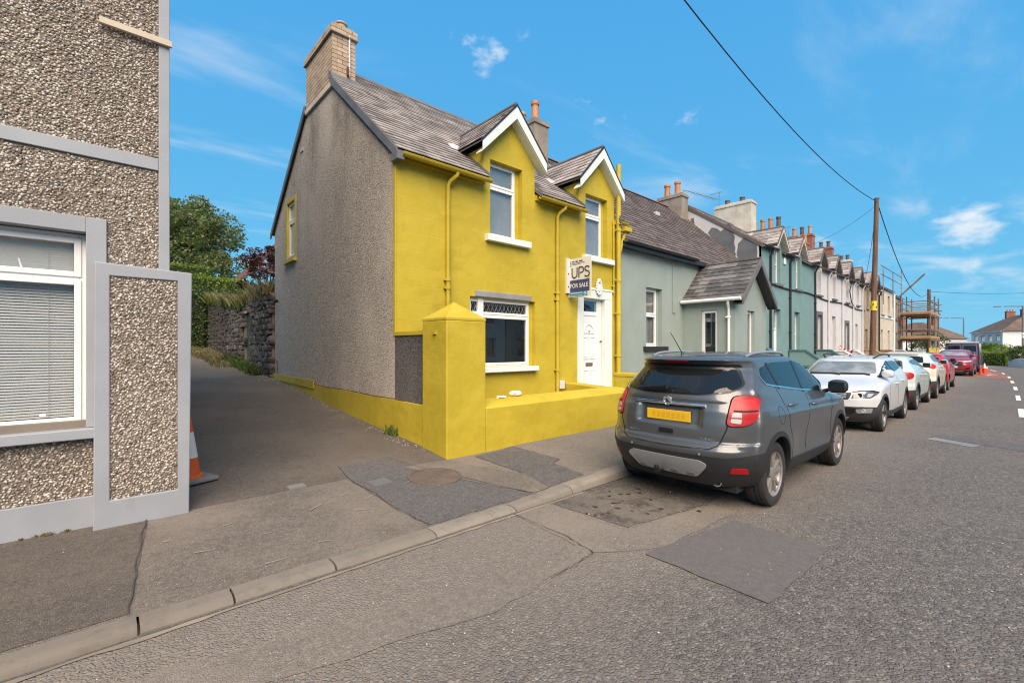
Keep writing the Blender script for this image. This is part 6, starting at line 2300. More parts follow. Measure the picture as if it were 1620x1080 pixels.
def lamp_post(base, h, armd, label):
    l = empty('street_lamp', base, label, 'street lamp', 'street lamps')
    x, y, z = base
    MB().tube([(x, y, z), (x, y, z + h * .3), (x, y, z + h)], [.16, .13, .09], 10).build('column', M['galvanised'], l, smooth=50)
    MB().tube([(x, y, z + h - .05), (x + armd[0] * .9, y + armd[1] * .9, z + h + .08)], .07, 8).build('arm', M['galvanised'], l)
    ex, ey = x + armd[0] * 1.2, y + armd[1] * 1.2
    MB().box(ex - .25, ex + .25, ey - .45, ey + .45, z + h + .02, z + h + .14).build('lantern', M['galvanised'], l, bev=.03)
    return l


def flag(loc, label):
    f = empty('flag', loc, label, 'flag', 'flags on the street lamps')
    x, y, z = loc
    b1, b2 = MB(), MB()
    n = 10
    for b_, lo, hi in ((b1, 0, 1), (b2, .42, .58)):
        v, fc = [], []
        for i in range(n + 1):
            t = i / n
            yy = y - 1.3 * t
            xx = x + .15 * math.sin(t * 7) - (.012 if b_ is b2 else 0)
            zz_ = z - .5 * t
            v += [(xx, yy, zz_ + lo * .8), (xx, yy, zz_ + hi * .8), (xx + .006, yy, zz_ + hi * .8), (xx + .006, yy, zz_ + lo * .8)]
        for i in range(n):
            for k in range(4):
                fc.append((4 * i + k, 4 * i + 4 + k, 4 * i + 4 + (k + 1) % 4, 4 * i + (k + 1) % 4))
        b_.add(v, fc)
    b1.build('cloth', M['cone_white'], f, smooth=60)
    b2.build('stripe', M['flag_red'], f, smooth=60)


lamp_post((103, -.55, 0), 8.0, (0, 2.2), 'nearer street lamp above the right-hand shrubs')
lamp_post((135, 7.6, 0), 8.0, (0, 2.2), 'farther street lamp behind the purple van')
flag((102.8, -.5, 3.2), 'limp red and white flag on the nearer street lamp')
flag((134.8, 7.9, 2.6), 'limp red and white flag on the farther street lamp above the van')
MB().lathe([(.12, 0), (.1, 5.6), (.13, 5.7), (.02, 5.8)], (63, 5.6, 0), 10).box(62.9, 63.1, 5.2, 6.0, 5.0, 5.15).build('concrete_post', M['kerb_concrete'], label='slim concrete post next to the farther telegraph pole', cat='post')

# houses across the street, which the windows mirror
for (lab, x, w, ga) in (('white house across the street with gabled bay', 14.5, 9.4, 'far_white'), ('cream house across the street beside the white one', 24, 10, 'cream_render'), ('pale house across the street behind the camera', -6, 12, 'pale_render')):
    fo = Fr((x + w, -13, .1), (-1, 0), (0, -1))
    far_house(lab, fo, w, 8, 5.4, 8.2, ga, 'far_tiles', [(1, 2.4, 3.4, 4.9), (w - 2.6, w - 1.2, 3.4, 4.9), (1, 2.8, .8, 2.4), (w - 3, w - 1.2, .8, 2.4)], [(1.5, 4, 1)], hip=False)
low_wall('long low white wall across the street', [(-15, -5.6), (45, -5.6)], .8, 'far_white')
sheet('grass_strip', [(-20, -13), (50, -13), (50, -5.7), (-20, -5.7)], lambda x, y: .02, M['leaf_hedge_dark'], step=0, kind='structure')

# ================================================================ vehicles


def pchip(xs, ys, x):
    xs, ys, x = np.asarray(xs, float), np.asarray(ys, float), np.asarray(x, float)
    h = np.diff(xs)
    d = np.diff(ys) / h
    m = np.zeros_like(ys)
    m[0], m[-1] = d[0], d[-1]
    for i in range(1, len(xs) - 1):
        if d[i - 1] * d[i] > 0:
            w1, w2 = 2 * h[i] + h[i - 1], h[i] + 2 * h[i - 1]
            m[i] = (w1 + w2) / (w1 / d[i - 1] + w2 / d[i])
    i = np.clip(np.searchsorted(xs, x) - 1, 0, len(h) - 1)
    t = (x - xs[i]) / h[i]
    return ((1 + 2 * t) * (1 - t) ** 2 * ys[i] + t * (1 - t) ** 2 * h[i] * m[i] + t * t * (3 - 2 * t) * ys[i + 1] + t * t * (t - 1) * h[i] * m[i + 1])


def catmull(P, n):
    P = np.asarray(P, float)
    P = np.vstack([2 * P[0] - P[1], P, 2 * P[-1] - P[-2]])
    P[0] = [P[2][0], -P[2][1]]
    P[-1] = [P[-3][0], -P[-3][1]]
    m = len(P) - 3
    out = []
    for s in np.linspace(0, m, n):
        i = min(int(s), m - 1)
        t = s - i
        a, b, c, d = P[i:i + 4]
        out.append(.5 * ((2 * b) + (-a + c) * t + (2 * a - 5 * b + 4 * c - d) * t * t + (-a + 3 * b - 3 * c + d) * t ** 3))
    return np.array(out)


class CarSurf:
    """Body shell lofted from plan outlines stacked in height."""

    def __init__(s, rows, nz=64, ns=97, push=None):
        rows = np.array(rows, float)
        z = rows[:, 0]
        # extra samples near the roof where the outline shrinks fast
        zs = np.unique(np.round(np.concatenate([np.linspace(z[0], z[-1], nz), np.linspace(z[-4], z[-1], nz // 4), z]), 4))
        s.z = zs
        c = [pchip(z, rows[:, k], zs) for k in range(1, 8)]
        G = []
        for i in range(len(zs)):
            xr, xf, w, br, rc, bf, rf_ = [q[i] for q in c]
            mid = (xr + xf) / 2
            x4 = min(xr + br + rc, mid - .05)
            x6 = max(xf - bf - rf_, mid + .05)
            P = [(xr, 0), (xr + .10 * br, .40 * w), (xr + .42 * br, .70 * w), (xr + br + .22 * min(rc, (x4 - xr)), .915 * w), (x4, .992 * w), (mid, w),
                 (x6, .985 * w), (xf - bf - .25 * rf_, .90 * w), (xf - .50 * bf, .69 * w), (xf - .12 * bf, .38 * w), (xf, 0)]
            G.append(catmull(P, ns))
        G = np.array(G)
        s.G = np.concatenate([G, np.repeat(zs[:, None, None], ns, 1)], 2)
        if push:
            s.G = push(s.G)
        s.s = np.linspace(0, 1, ns)

    def ring(s, z):
        f = np.interp(z, s.z, np.arange(len(s.z)))
        i = min(int(f), len(s.z) - 2)
        t = f - i
        return s.G[i] * (1 - t) + s.G[i + 1] * t

    def S(s, u, z):
        r = s.ring(z)
        return Vector([float(np.interp(u, s.s, r[:, k])) for k in range(3)])

    def s_side(s, x, z):
        r = s.ring(z)
        k0, k1 = 4, len(s.s) - 5
        return float(np.interp(x, np.maximum.accumulate(r[k0:k1, 0]), s.s[k0:k1]))

    def s_rear(s, y, z):
        r = s.ring(z)
        k = len(s.s) // 2
        return float(np.interp(abs(y), np.maximum.accumulate(r[:k, 1]), s.s[:k]))

    def s_front(s, y, z):
        r = s.ring(z)[::-1]
        k = len(s.s) // 2
        return 1 - float(np.interp(abs(y), np.maximum.accumulate(r[:k, 1]), s.s[:k]))

    def pt(s, mode, a, z, side):
        if mode == 'side':
            u, sg = s.s_side(a, z), side
        elif mode == 'rear':
            u, sg = s.s_rear(a, z), (1 if a >= 0 else -1)
        elif mode == 'front':
            u, sg = s.s_front(a, z), (1 if a >= 0 else -1)
        else:
            u, sg = a, side
        p = s.S(u, z)
        e = .012
        du = s.S(min(u + e, 1), z) - s.S(max(u - e, 0), z)
        if u <= e or u >= 1 - e:
            du = Vector((0, 1 if u < .5 else -1, 0))
        zz0, zz1 = max(z - .012, s.z[0]), min(z + .012, s.z[-1])
        dz = s.S(u, zz1) - s.S(u, zz0)
        n = dz.cross(du)
        if n.length < 1e-8:
            n = Vector((0, 1, 0))
        n.normalize()
        c = Vector((2.0, 0, p.z))
        if n.dot(p - c) < 0:
            n = -n
        if sg < 0:
            p, n = Vector((p.x, -p.y, p.z)), Vector((n.x, -n.y, n.z))
        return p, n

    def body(s, name, mats, cutter, parent):
        nz, ns = s.G.shape[:2]
        ring = ns * 2 - 2
        vs = []
        for i in range(nz):
            for k in range(ns):
                vs.append(tuple(s.G[i, k]))
            for k in range(ns - 2, 0, -1):
                x, y, z = s.G[i, k]
                vs.append((x, -y, z))
        fs = []
        for i in range(nz - 1):
            for k in range(ring):
                k2 = (k + 1) % ring
                fs.append((i * ring + k, i * ring + k2, (i + 1) * ring + k2, (i + 1) * ring + k))
        fs.append(tuple(range(ring))[::-1])
        t0 = (nz - 1) * ring
        top = [t0 + k for k in range(ring)]
        for k in range(ns // 2 if False else (ns - 1)):
            a, b_ = top[k], top[(k + 1)]
            c, d = top[(ring - k) % ring], top[ring - k - 1]
            if k == 0:
                fs.append((a, b_, d))
            elif k == ns - 2:
                fs.append((a, b_, c))
            else:
                fs.append((a, b_, d, c))
        me = bpy.data.meshes.new(name)
        me.from_pydata(vs, [], fs)
        bm = bmesh.new()
        bm.from_mesh(me)
        bmesh.ops.recalc_face_normals(bm, faces=bm.faces)
        bm.to_mesh(me)
        bm.free()
        for m in mats:
            me.materials.append(m)
        me.polygons.foreach_set('use_smooth', [True] * len(me.polygons))
        o = bpy.data.objects.new(name, me)
        COL.objects.link(o)
        if cutter is not None:
            co = bpy.data.objects.new('cutter', cutter)
            COL.objects.link(co)
            md = o.modifiers.new('arches', 'BOOLEAN')
            md.operation = 'DIFFERENCE'
            md.solver = 'EXACT'
            md.object = co
            dg = bpy.context.evaluated_depsgraph_get()
            nm_ = bpy.data.meshes.new_from_object(o.evaluated_get(dg))
            o.modifiers.clear()
            o.data = nm_
            bpy.data.objects.remove(co)
            nm_.set_sharp_from_angle(angle=R(50))
        o.parent = parent
        return o


def decal(cs, name, poly, mode, mat, parent, off=.004, step=.05, side=1, inset=.006):
    v, f, be = grid_poly(poly, step)
    b = MB()
    top, bot = [], []
    for (a, z) in v:
        p, n = cs.pt(mode, a, z, side)
        top.append(p + n * off)
        bot.append(p - n * inset)
    n = len(v)
    b.add(top + bot, f + [(i, j, j + n, i + n) for (i, j) in be])
    return b.build(name, M[mat], parent, smooth=40, local=True)


def strip(pts, w):
    """Ribbon polygon of width w round a polyline in two dimensions."""
    P = [Vector(p) for p in pts]
    L_, R_ = [], []
    for i, p in enumerate(P):
        d = (P[min(i + 1, len(P) - 1)] - P[max(i - 1, 0)]).normalized()
        n = Vector((-d.y, d.x)) * w / 2
        L_.append(tuple(p + n))
        R_.append(tuple(p - n))
    return L_ + R_[::-1]


def smooth_poly(poly, n=4):
    P = [Vector(p) for p in poly]
    out = []
    m = len(P)
    for i in range(m):
        a, b, c, d = P[i - 1], P[i], P[(i + 1) % m], P[(i + 2) % m]
        for k in range(n):
            t = k / n
            out.append(tuple(.5 * ((2 * b) + (c - a) * t + (2 * a - 5 * b + 4 * c - d) * t * t + (3 * b - a - 3 * c + d) * t ** 3)))
    return out


def rounded(poly, r=.03, n=4):
    out = []
    m = len(poly)
    for i in range(m):
        a, b, c = Vector(poly[i - 1]), Vector(poly[i]), Vector(poly[(i + 1) % m])
        r1 = min(r, (a - b).length * .45, (c - b).length * .45)
        p, q = b + (a - b).normalized() * r1, b + (c - b).normalized() * r1
        for k in range(n + 1):
            t = k / n
            out.append(tuple((1 - t) ** 2 * p + 2 * t * (1 - t) * b + t * t * q))
    return out


WHEELS = {}


def wheel_meshes(R_, r, w, style, alloy):
    key = (R_, r, w, style, alloy)
    if key in WHEELS:
        return WHEELS[key]
    h = w / 2
    ty = MB().lathe([(r, -h * .86), (r + .012, -h * .96), (R_ - .05, -h * 1.02), (R_ - .016, -h * .93), (R_ - .004, -h * .76), (R_, -h * .5), (R_, -h * .47), (R_ - .008, -h * .46), (R_ - .008, -h * .42),
                     (R_, -h * .41), (R_, -.012), (R_ - .008, -.010), (R_ - .008, .010), (R_, .012), (R_, h * .41), (R_ - .008, h * .42), (R_ - .008, h * .46), (R_, h * .47), (R_, h * .5), (R_ - .004, h * .76),
                     (R_ - .016, h * .93), (R_ - .05, h * 1.02), (r + .012, h * .96), (r, h * .86)], (0, 0, 0), 48, 'y', cap=False)
    tyre = ty.mesh('tyre', M['rubber'], 35)
    rm = MB().lathe([(r - .012, -h * .8), (r + .004, -h * .93), (r + .006, -h * .86), (r - .006, -h * .8), (r - .022, -h * .55), (r - .03, h * .8), (r + .004, h * .9)], (0, 0, 0), 40, 'y', cap=False)
    n = 5 if style != 'six' else 7
    for k in range(n):
        a = 2 * math.pi * k / n + .3
        offs = (-.26, .26) if style == 'twin' else (0,)
        for dlt in offs:
            wi, wo = (.017, .015) if style == 'twin' else (.030, .024)
            a1 = a + dlt * .9
            c0, s0 = math.cos(a + dlt * .35), math.sin(a + dlt * .35)
            c1, s1 = math.cos(a1), math.sin(a1)
            ri, ro = .045, r - .012
            q0, q1 = Vector((c0 * ri, 0, s0 * ri)), Vector((c1 * ro, 0, s1 * ro))
            d = (q1 - q0).normalized()
            t = Vector((-d.z, 0, d.x))
            yo, yi = -h * .80, -h * .74
            vs = [q0 + t * wi + Vector((0, yi, 0)), q0 - t * wi + Vector((0, yi, 0)), q1 - t * wo + Vector((0, yo, 0)), q1 + t * wo + Vector((0, yo, 0)),
                  q0 + t * wi * 1.4 + Vector((0, yi + .05, 0)), q0 - t * wi * 1.4 + Vector((0, yi + .05, 0)), q1 - t * wo * 1.5 + Vector((0, yo + .05, 0)), q1 + t * wo * 1.5 + Vector((0, yo + .05, 0))]
            rm.add(vs, [(0, 1, 2, 3), (7, 6, 5, 4), (0, 4, 5, 1), (1, 5, 6, 2), (2, 6, 7, 3), (3, 7, 4, 0)])
    rm.lathe([(.075, -h * .5), (.072, -h * .74), (.055, -h * .80), (.0, -h * .81)], (0, 0, 0), 20, 'y')
    rim = rm.mesh('rim', M[alloy], 35)
    dk = MB().lathe([(r - .028, -h * .35), (.0, -h * .32)], (0, 0, 0), 32, 'y').lathe([(r * .66, -h * .47), (r * .66, -h * .40)], (0, 0, 0), 32, 'y')
    disc = dk.mesh('brake_disc', M['wheel_well'])
    WHEELS[key] = (tyre, rim, disc)
    return WHEELS[key]


def base_rows(L, W, H, clr=.20, hood=.90, cowl_z=1.04, cowl_x=3.2, roof_f=2.2, roof_r=.5, belt=1.0, rwin=1.2, rtop=.40, spoil=.08, rb=.13, wscale=1.0, tumble=.17, rear=(.10, .03, 0.0, .05, .07)):
    w = W / 2
    t = tumble
    rows = [
        # z, xr, xf, w, rear bow, rear corner, front bow, front corner
        (clr, rear[0] + .05, L - .20, w * .88, rb, .25, .20, .35),
        (clr + .07, rear[0], L - .11, w * .94, rb, .28, .22, .36),
        (clr + .20, rear[1], L - .03, w * .985, rb, .32, .24, .38),
        (clr + .33, rear[2], L - .0, w * .998, rb, .34, .26, .40),
        (clr + .45, rear[2] + .012, L - .0, w, rb, .34, .26, .42),
        (.73, rear[3], L - .015, w, rb, .34, .27, .42),
        (hood - .07, rear[3] + .012, L - .05, w, rb, .34, .28, .44),
        (hood, rear[4], L - .15, w * .996, rb, .34, .28, .46),
        ((hood + cowl_z) / 2 + .01, rear[4] + .012, L - .50, w * .985, rb, .34, .28, .48),
        (cowl_z - .01, rear[4] + .03, cowl_x + .22, w * .968, rb, .34, .28, .50),
        (cowl_z + .05, rear[4] + .05, cowl_x, w * .945, rb + .01, .34, .34, .45),
    ]
    z0 = max(rwin, cowl_z + .09)
    for k, f in enumerate((0, .30, .62, .88)):
        z = z0 + (H - .15 - z0) * f
        ff = (z - cowl_z - .05) / (H - .15 - cowl_z - .05)
        xw = cowl_x + (roof_f - cowl_x) * (ff ** 1.12)
        xr = rear[4] + .07 + (rtop - rear[4] - .07) * f
        ww = w * .945 - (w * t * .95) * (ff ** 1.0)
        rows.append((z, xr, xw, ww, rb + .03, .24, .30 - .06 * ff, .24))
    we = w * .945 - w * t
    rows += [
        (H - .125, rtop - spoil * .6, roof_f - .05, we + .0, rb + .05, .24, .24, .24),
        (H - .095, rtop - spoil, roof_f - .14, we - .015, rb + .06, .24, .24, .26),
        (H - .070, rtop - spoil * .6, roof_f - .30, we - .045, rb + .08, .26, .26, .30),
        (H - .045, rtop + .10, roof_f - .55, we - .10, rb + .09, .30, .28, .34),
        (H - .022, rtop + .38, roof_f - .85, we - .24, rb + .08, .34, .30, .36),
        (H - .006, rtop + .70, roof_f - 1.12, we - .40, .10, .20, .15, .20),
    ]
    return rows


def arch_cutter(axles, R_, yin):
    c = MB()
    for x in axles:
        for s_ in (-1, 1):
            c.lathe([(R_ + .055, min(s_ * yin, s_ * 1.2)), (R_ + .055, max(s_ * yin, s_ * 1.2))], (x, 0, R_ + .015), 40, 'y')
    return c.mesh('cutter', [M['wheel_well'], M['wheel_well']])


def arch_trim(cs, axle, R_, side, mat, parent, width=.05, off=.012):
    a0, a1 = R(-8), R(188)
    c = (axle, R_ + .015)
    rin, rout = R_ + .048, R_ + .055 + width
    n = 26
    poly_in = [(c[0] + rin * math.cos(a0 + (a1 - a0) * k / n), c[1] + rin * math.sin(a0 + (a1 - a0) * k / n)) for k in range(n + 1)]
    poly_out = [(c[0] + rout * math.cos(a0 + (a1 - a0) * k / n), c[1] + rout * math.sin(a0 + (a1 - a0) * k / n)) for k in range(n + 1)]
    b = MB()
    vs, fs = [], []
    for k in range(n + 1):
        for (x, z), o_ in ((poly_in[k], off), (poly_out[k], off * .5), (poly_out[k], -.01), (poly_in[k], -.035)):
            z = max(z, cs.z[0] + .002)
            p, nn = cs.pt('side', x, z, side)
            q = p + nn * o_
            vs.append(Vector((x, q.y, z)))
    for k in range(n):
        for j in range(4):
            fs.append((4 * k + j, 4 * k + (j + 1) % 4, 4 * k + 4 + (j + 1) % 4, 4 * k + 4 + j))
    b.add(vs, fs)
    return b.build('arch_trim', M[mat], parent, smooth=45, local=True)


def make_vehicle(name, label, cat, loc, rz, rows, axles, wheel, paint, track, grp='vehicles parked along the kerb', push=None, nz=60, ns=97, arch=True, yin=.5):
    car = empty(name, loc, label, cat, grp, rz)
    cs = CarSurf(rows, nz, ns, push)
    R_, r_, w_, style, alloy = wheel
    cs.body('body', [M[paint], M['wheel_well']], arch_cutter(axles, R_, yin) if arch else None, car)
    ty, rm, dk = wheel_meshes(R_, r_, w_, style, alloy)
    for x in axles:
        for s_ in (-1, 1):
            wh = bpy.data.objects.new('wheel', dk)
            COL.objects.link(wh)
            wh.parent = car
            wh.location = (x, s_ * (track - w_ / 2), R_)
            wh.rotation_euler = (0, random.uniform(0, 1.2), math.pi if s_ > 0 else 0)
            for nm_, me in (('tyre', ty), ('rim', rm)):
                o = bpy.data.objects.new(nm_, me)
                COL.objects.link(o)
                o.parent = wh
    return car, cs


def mirror(cs, car, x, z, mat, sx=1.0, fwd=1):
    for s_ in (-1, 1):
        p, n = cs.pt('side', x, z, s_)
        bm = bmesh.new()
        bmesh.ops.create_icosphere(bm, subdivisions=3, radius=1)
        for v in bm.verts:
            q = v.co
            d = [abs(q.x), abs(q.y), abs(q.z)]
            v.co = Vector([math.copysign(abs(c) ** .72, c) for c in q])
            v.co = Vector((v.co.x * .085 * sx, v.co.y * .105 * sx, v.co.z * .085 * sx))
        for v in bm.verts:
            v.co += p + Vector((.04, s_ * .15, .07))
        me = bpy.data.meshes.new('mirror')
        bm.to_mesh(me)
        bm.free()
        me.materials.append(M[mat])
        me.polygons.foreach_set('use_smooth', [True] * len(me.polygons))
        o = bpy.data.objects.new('mirror', me)
        COL.objects.link(o)
        o.parent = car
        MB().tube([p + Vector((.03, -s_ * .02, -.005)), p + Vector((.04, s_ * .1, .04))], .025, 8).build('mirror_stalk', M['car_black'], o, smooth=50, local=True)
        gl = MB().box(p.x - .052 * sx, p.x - .046 * sx, p.y + s_ * .15 - .085 * sx, p.y + s_ * .15 + .085 * sx, p.z + .005, p.z + .135)
        gl.build('mirror_glass', M['car_glass'], o, bev=.004, local=True)


def side_glass(cs, car, poly, pillars, trim='chrome', glass='car_glass', off=.004):
    for s_ in (-1, 1):
        g = decal(cs, 'side_window', poly, 'side', glass, car, off, .06, s_)
        for pl_ in pillars:
            decal(cs, 'pillar', strip(pl_, .055), 'side', 'car_black', g, off + .003, .06, s_)
        if trim:
            n = len(poly)
            decal(cs, 'window_trim', strip(trim, .016), 'side', 'chrome', g, off + .004, .06, s_)




def handle(cs, car, x, z, mat='paint_graphite'):
    for s_ in (-1, 1):
        p, n = cs.pt('side', x, z, s_)
        b = MB().tube([p + Vector((-.09, s_ * .0, 0)), p + Vector((-.06, s_ * .034, .005)), p + Vector((.06, s_ * .036, .005)), p + Vector((.095, 0, 0))], [.012, .016, .016, .012], 8)
        b.build('door_handle', M[mat], car, smooth=50, local=True)


def roof_rails(cs, car, x0, x1, mat, ztop, h=.045):
    for s_ in (-1, 1):
        pts = []
        for k in range(9):
            t = k / 8
            x = x0 + (x1 - x0) * t
            p, n = cs.pt('side', x, ztop, s_)
            y = p.y
            lift = .0 if k in (0, 8) else h
            pts.append(Vector((x, y - s_ * .06, ztop + .02 + lift + .03 * (1 - (2 * t - 1) ** 2))))
        MB().tube(pts, .018, 8).build('roof_rail', M[mat], car, smooth=50, local=True)


# ---------------------------------------------------------------- graphite compact crossover, seen from behind
rows = base_rows(4.28, 1.777, 1.655, clr=.25, hood=.97, cowl_z=1.08, cowl_x=3.34, roof_f=2.66, rwin=1.235, rtop=.40, spoil=.13, rb=.21, tumble=.19,
                 rear=(.11, .035, .0, .05, .075))


def push1(G):
    x, y, z = G[..., 0], G[..., 1], G[..., 2]
    rear = x < 1.0
    sm = lambda a, lo, hi: np.clip((a - lo) / (hi - lo), 0, 1) ** 2 * (3 - 2 * np.clip((a - lo) / (hi - lo), 0, 1))
    # number plate recess in the tailgate
    m = sm(z, .84, .88) * (1 - sm(z, 1.06, 1.09)) * (1 - sm(np.abs(y), .33, .40))
    G[..., 0] = np.where(rear, x + .045 * m, x)
    # ledge of the rear bumper
    m2 = sm(z, .66, .70) * (1 - sm(z, .70, .80))
    G[..., 0] = np.where(rear & (np.abs(y) < .72), G[..., 0] + .012 * m2, G[..., 0])
    # crisp shelf above the plate, sharp lip of the bumper, hard shoulder line
    m7 = sm(z, 1.118, 1.136) * (1 - sm(z, 1.15, 1.20)) * (1 - sm(np.abs(y), .56, .62))
    G[..., 0] = np.where(rear, G[..., 0] - .012 * m7, G[..., 0])
    m8 = (1 - sm(z, .648, .664)) * sm(z, .55, .64) * (1 - sm(np.abs(y), .70, .82))
    G[..., 0] = np.where(rear, G[..., 0] - .018 * m8, G[..., 0])
    # scooped lower doors
    mid = (x > 1.25) & (x < 3.0)
    m3 = sm(z, .40, .55) * (1 - sm(z, .62, .86)) * sm(x, 1.25, 1.6) * (1 - sm(x, 2.7, 3.0))
    G[..., 1] = y - np.where(mid, .03 * m3 * np.sign(y), 0)
    # crease through the handles
    m4 = np.exp(-np.abs((z - .93 - .03 * (2.2 - x)) / .028)) * sm(x, .7, 1.1) * (1 - sm(x, 3.1, 3.5))
    G[..., 1] += .014 * m4 * np.sign(y)
    # flared rear haunch
    m5 = np.exp(-((x - .85) / .42) ** 2) * sm(z, .45, .7) * (1 - sm(z, .85, 1.15))
    G[..., 1] += .018 * m5 * np.sign(y)
    return G


MX, MY = 4.57, 2.60
car, cs = make_vehicle('parked_car', 'dark grey compact crossover parked nearest, seen from behind', 'car', (MX, MY, .004), 0, rows, (.80, 3.355), (.345, .232, .215, 'twin', 'alloy'), 'paint_graphite', .865, push=push1, nz=116, ns=131)
# glass
rwp = rounded([(-.60, 1.235), (-.67, 1.30), (-.55, 1.475), (.55, 1.475), (.67, 1.30), (.60, 1.235), (.3, 1.205), (-.3, 1.205)], .05)
decal(cs, 'window_surround', [(p[0] * 1.03, 1.335 + (p[1] - 1.335) * 1.13) for p in rwp], 'rear', 'car_black', car, .002, .05)
rw = decal(cs, 'rear_window', rwp, 'rear', 'car_glass', car, .006, .05)
MB().tube([(.11, .30, 1.245), (.085, .05, 1.262), (.085, .0, 1.266)], [.012, .018, .024], 8).build('rear_wiper', M['car_black'], rw, smooth=50, local=True)
sp_ = [(1.0, 1.275), (.80, 1.30), (.74, 1.36), (.84, 1.475), (1.2, 1.525), (2.0, 1.525), (2.38, 1.47), (2.78, 1.30), (3.08, 1.12), (2.6, 1.135), (1.8, 1.19)]
side_glass(cs, car, rounded(sp_, .05), [[(1.86, 1.16), (1.93, 1.53)], [(1.13, 1.24), (1.05, 1.52)], [(2.80, 1.12), (2.62, 1.38)]], trim=[(.735, 1.40), (.745, 1.35), (.80, 1.295), (1.0, 1.27), (1.8, 1.185), (2.6, 1.13), (3.0, 1.12)])
decal(cs, 'windscreen', rounded([(-.66, 1.15), (.66, 1.15), (.54, 1.50), (-.54, 1.50)], .05), 'front', 'car_glass_light', car, .004, .08)
# high brake lamp, and a black strip painted as shade under the spoiler
decal(cs, 'brake_lamp', rounded([(-.14, 1.536), (.14, 1.536), (.14, 1.555), (-.14, 1.555)], .008), 'rear', 'lamp_red', car, .006, .05)
decal(cs, 'spoiler_undershade', rounded([(-.60, 1.485), (.60, 1.485), (.58, 1.515), (-.58, 1.515)], .01), 'rear', 'car_black', car, .006, .05)
# tail lamps wrapping on to the flank
for s_ in (-1, 1):
    tl_poly = smooth_poly([(.200, .92), (.212, 1.08), (.232, 1.18), (.285, 1.195), (.352, 1.165), (.338, 1.09), (.315, .99), (.282, .925), (.24, .90)], 4)
    # convert: horizontal axis is the surface parameter from the tailgate centre
    decal(cs, 'lamp_surround', [(.27 + (p[0] - .27) * 1.07, 1.04 + (p[1] - 1.04) * 1.06) for p in tl_poly], 's', 'seam_black', car, .003, .02, s_, .01)
    lamp = decal(cs, 'tail_lamp', tl_poly, 's', 'lamp_red', car, .016, .02, s_, .01)
    decal(cs, 'lamp_shade_line', strip([(.222, 1.045), (.262, 1.04), (.322, 1.045)], .012), 's', 'seam_black', lamp, .0182, .02, s_)
    decal(cs, 'lamp_lens', rounded([(.210, .935), (.217, 1.03), (.250, 1.03), (.246, .922)], .01), 's', 'lamp_clear', lamp, .019, .02, s_)
    decal(cs, 'lamp_divider', strip([(.211, .982), (.25, .978)], .012), 's', 'lamp_red', lamp, .022, .02, s_)
    decal(cs, 'lamp_core', rounded([(.225, 1.06), (.24, 1.155), (.318, 1.155), (.305, 1.06)], .02), 's', 'lamp_bright_red', lamp, .0185, .02, s_)
    decal(cs, 'reflector', rounded([(.215, .425), (.225, .485), (.28, .48), (.285, .42)], .01), 's', 'lamp_red', car, .012, .02, s_)
# tailgate seams
seam = [(.66, 1.20), (.64, 1.0), (.62, .86), (.56, .70), (.48, .655), (0, .645), (-.48, .655), (-.56, .70), (-.62, .86), (-.64, 1.0), (-.66, 1.20)]
decal(cs, 'tailgate_seam', strip(seam, .013), 'rear', 'seam_black', car, .0015, .04)
# bright bar, emblem and plate
MB().tube([(cs.pt('rear', y, 1.088, 1)[0] + Vector((-.012, 0, 0))) for y in np.linspace(-.41, .41, 15)], .018, 8).build('plate_bar', M['chrome'], car, smooth=50, local=True)
p, n = cs.pt('rear', 0, 1.115, 1)
em = MB().lathe([(.052, -.002), (.052, -.022), (.045, -.026), (.043, -.016), (.0, -.016)], (p.x - .008, 0, 1.115), 24, 'x').build('emblem', M['chrome'], car, smooth=40, local=True)
MB().prism([(-.030, 1.10), (-.008, 1.112), (.004, 1.132), (.03, 1.135), (.012, 1.118), (.026, 1.108), (.008, 1.104), (-.004, 1.092)], 'x', p.x - .034, p.x - .025).build('emblem_mark', M['car_grey_plastic'], em, local=True)
p, n = cs.pt('rear', 0, .955, 1)
pl_ = MB().box(p.x - .016, p.x - .004, -.26, .26, .895, 1.01).build('number_plate', M['plate_yellow'], car, bev=.006, local=True)
sb_ = MB()
for k in range(7):
    sb_.box(p.x - .0175, p.x - .0161, -.20 + k * .058, -.16 + k * .058, .925, .982)
sb_.build('plate_smudge', M['plate_smudge'], pl_, local=True)
b = MB()
p, n = cs.pt('rear', .0, .78, 1)
MB().box(p.x - .012, p.x + .02, -.085, .085, .765, .815).build('tailgate_grip', M['car_black'], car, bev=.008, local=True)
# badges
def badge(body, y, z, size):
    p, n = cs.pt('rear', y, z, 1)
    r_ = (cs.pt('rear', y - .02, z, 1)[0] - cs.pt('rear', y + .02, z, 1)[0])
    text('badge', body, size, 'chrome', car, face_mat(p + n * .003, r_, (0, 0, 1)), .002, local=True, sx=1.3)


badge('MOKKA', .42, .735, .036)
badge('TURBO', -.44, .735, .036)
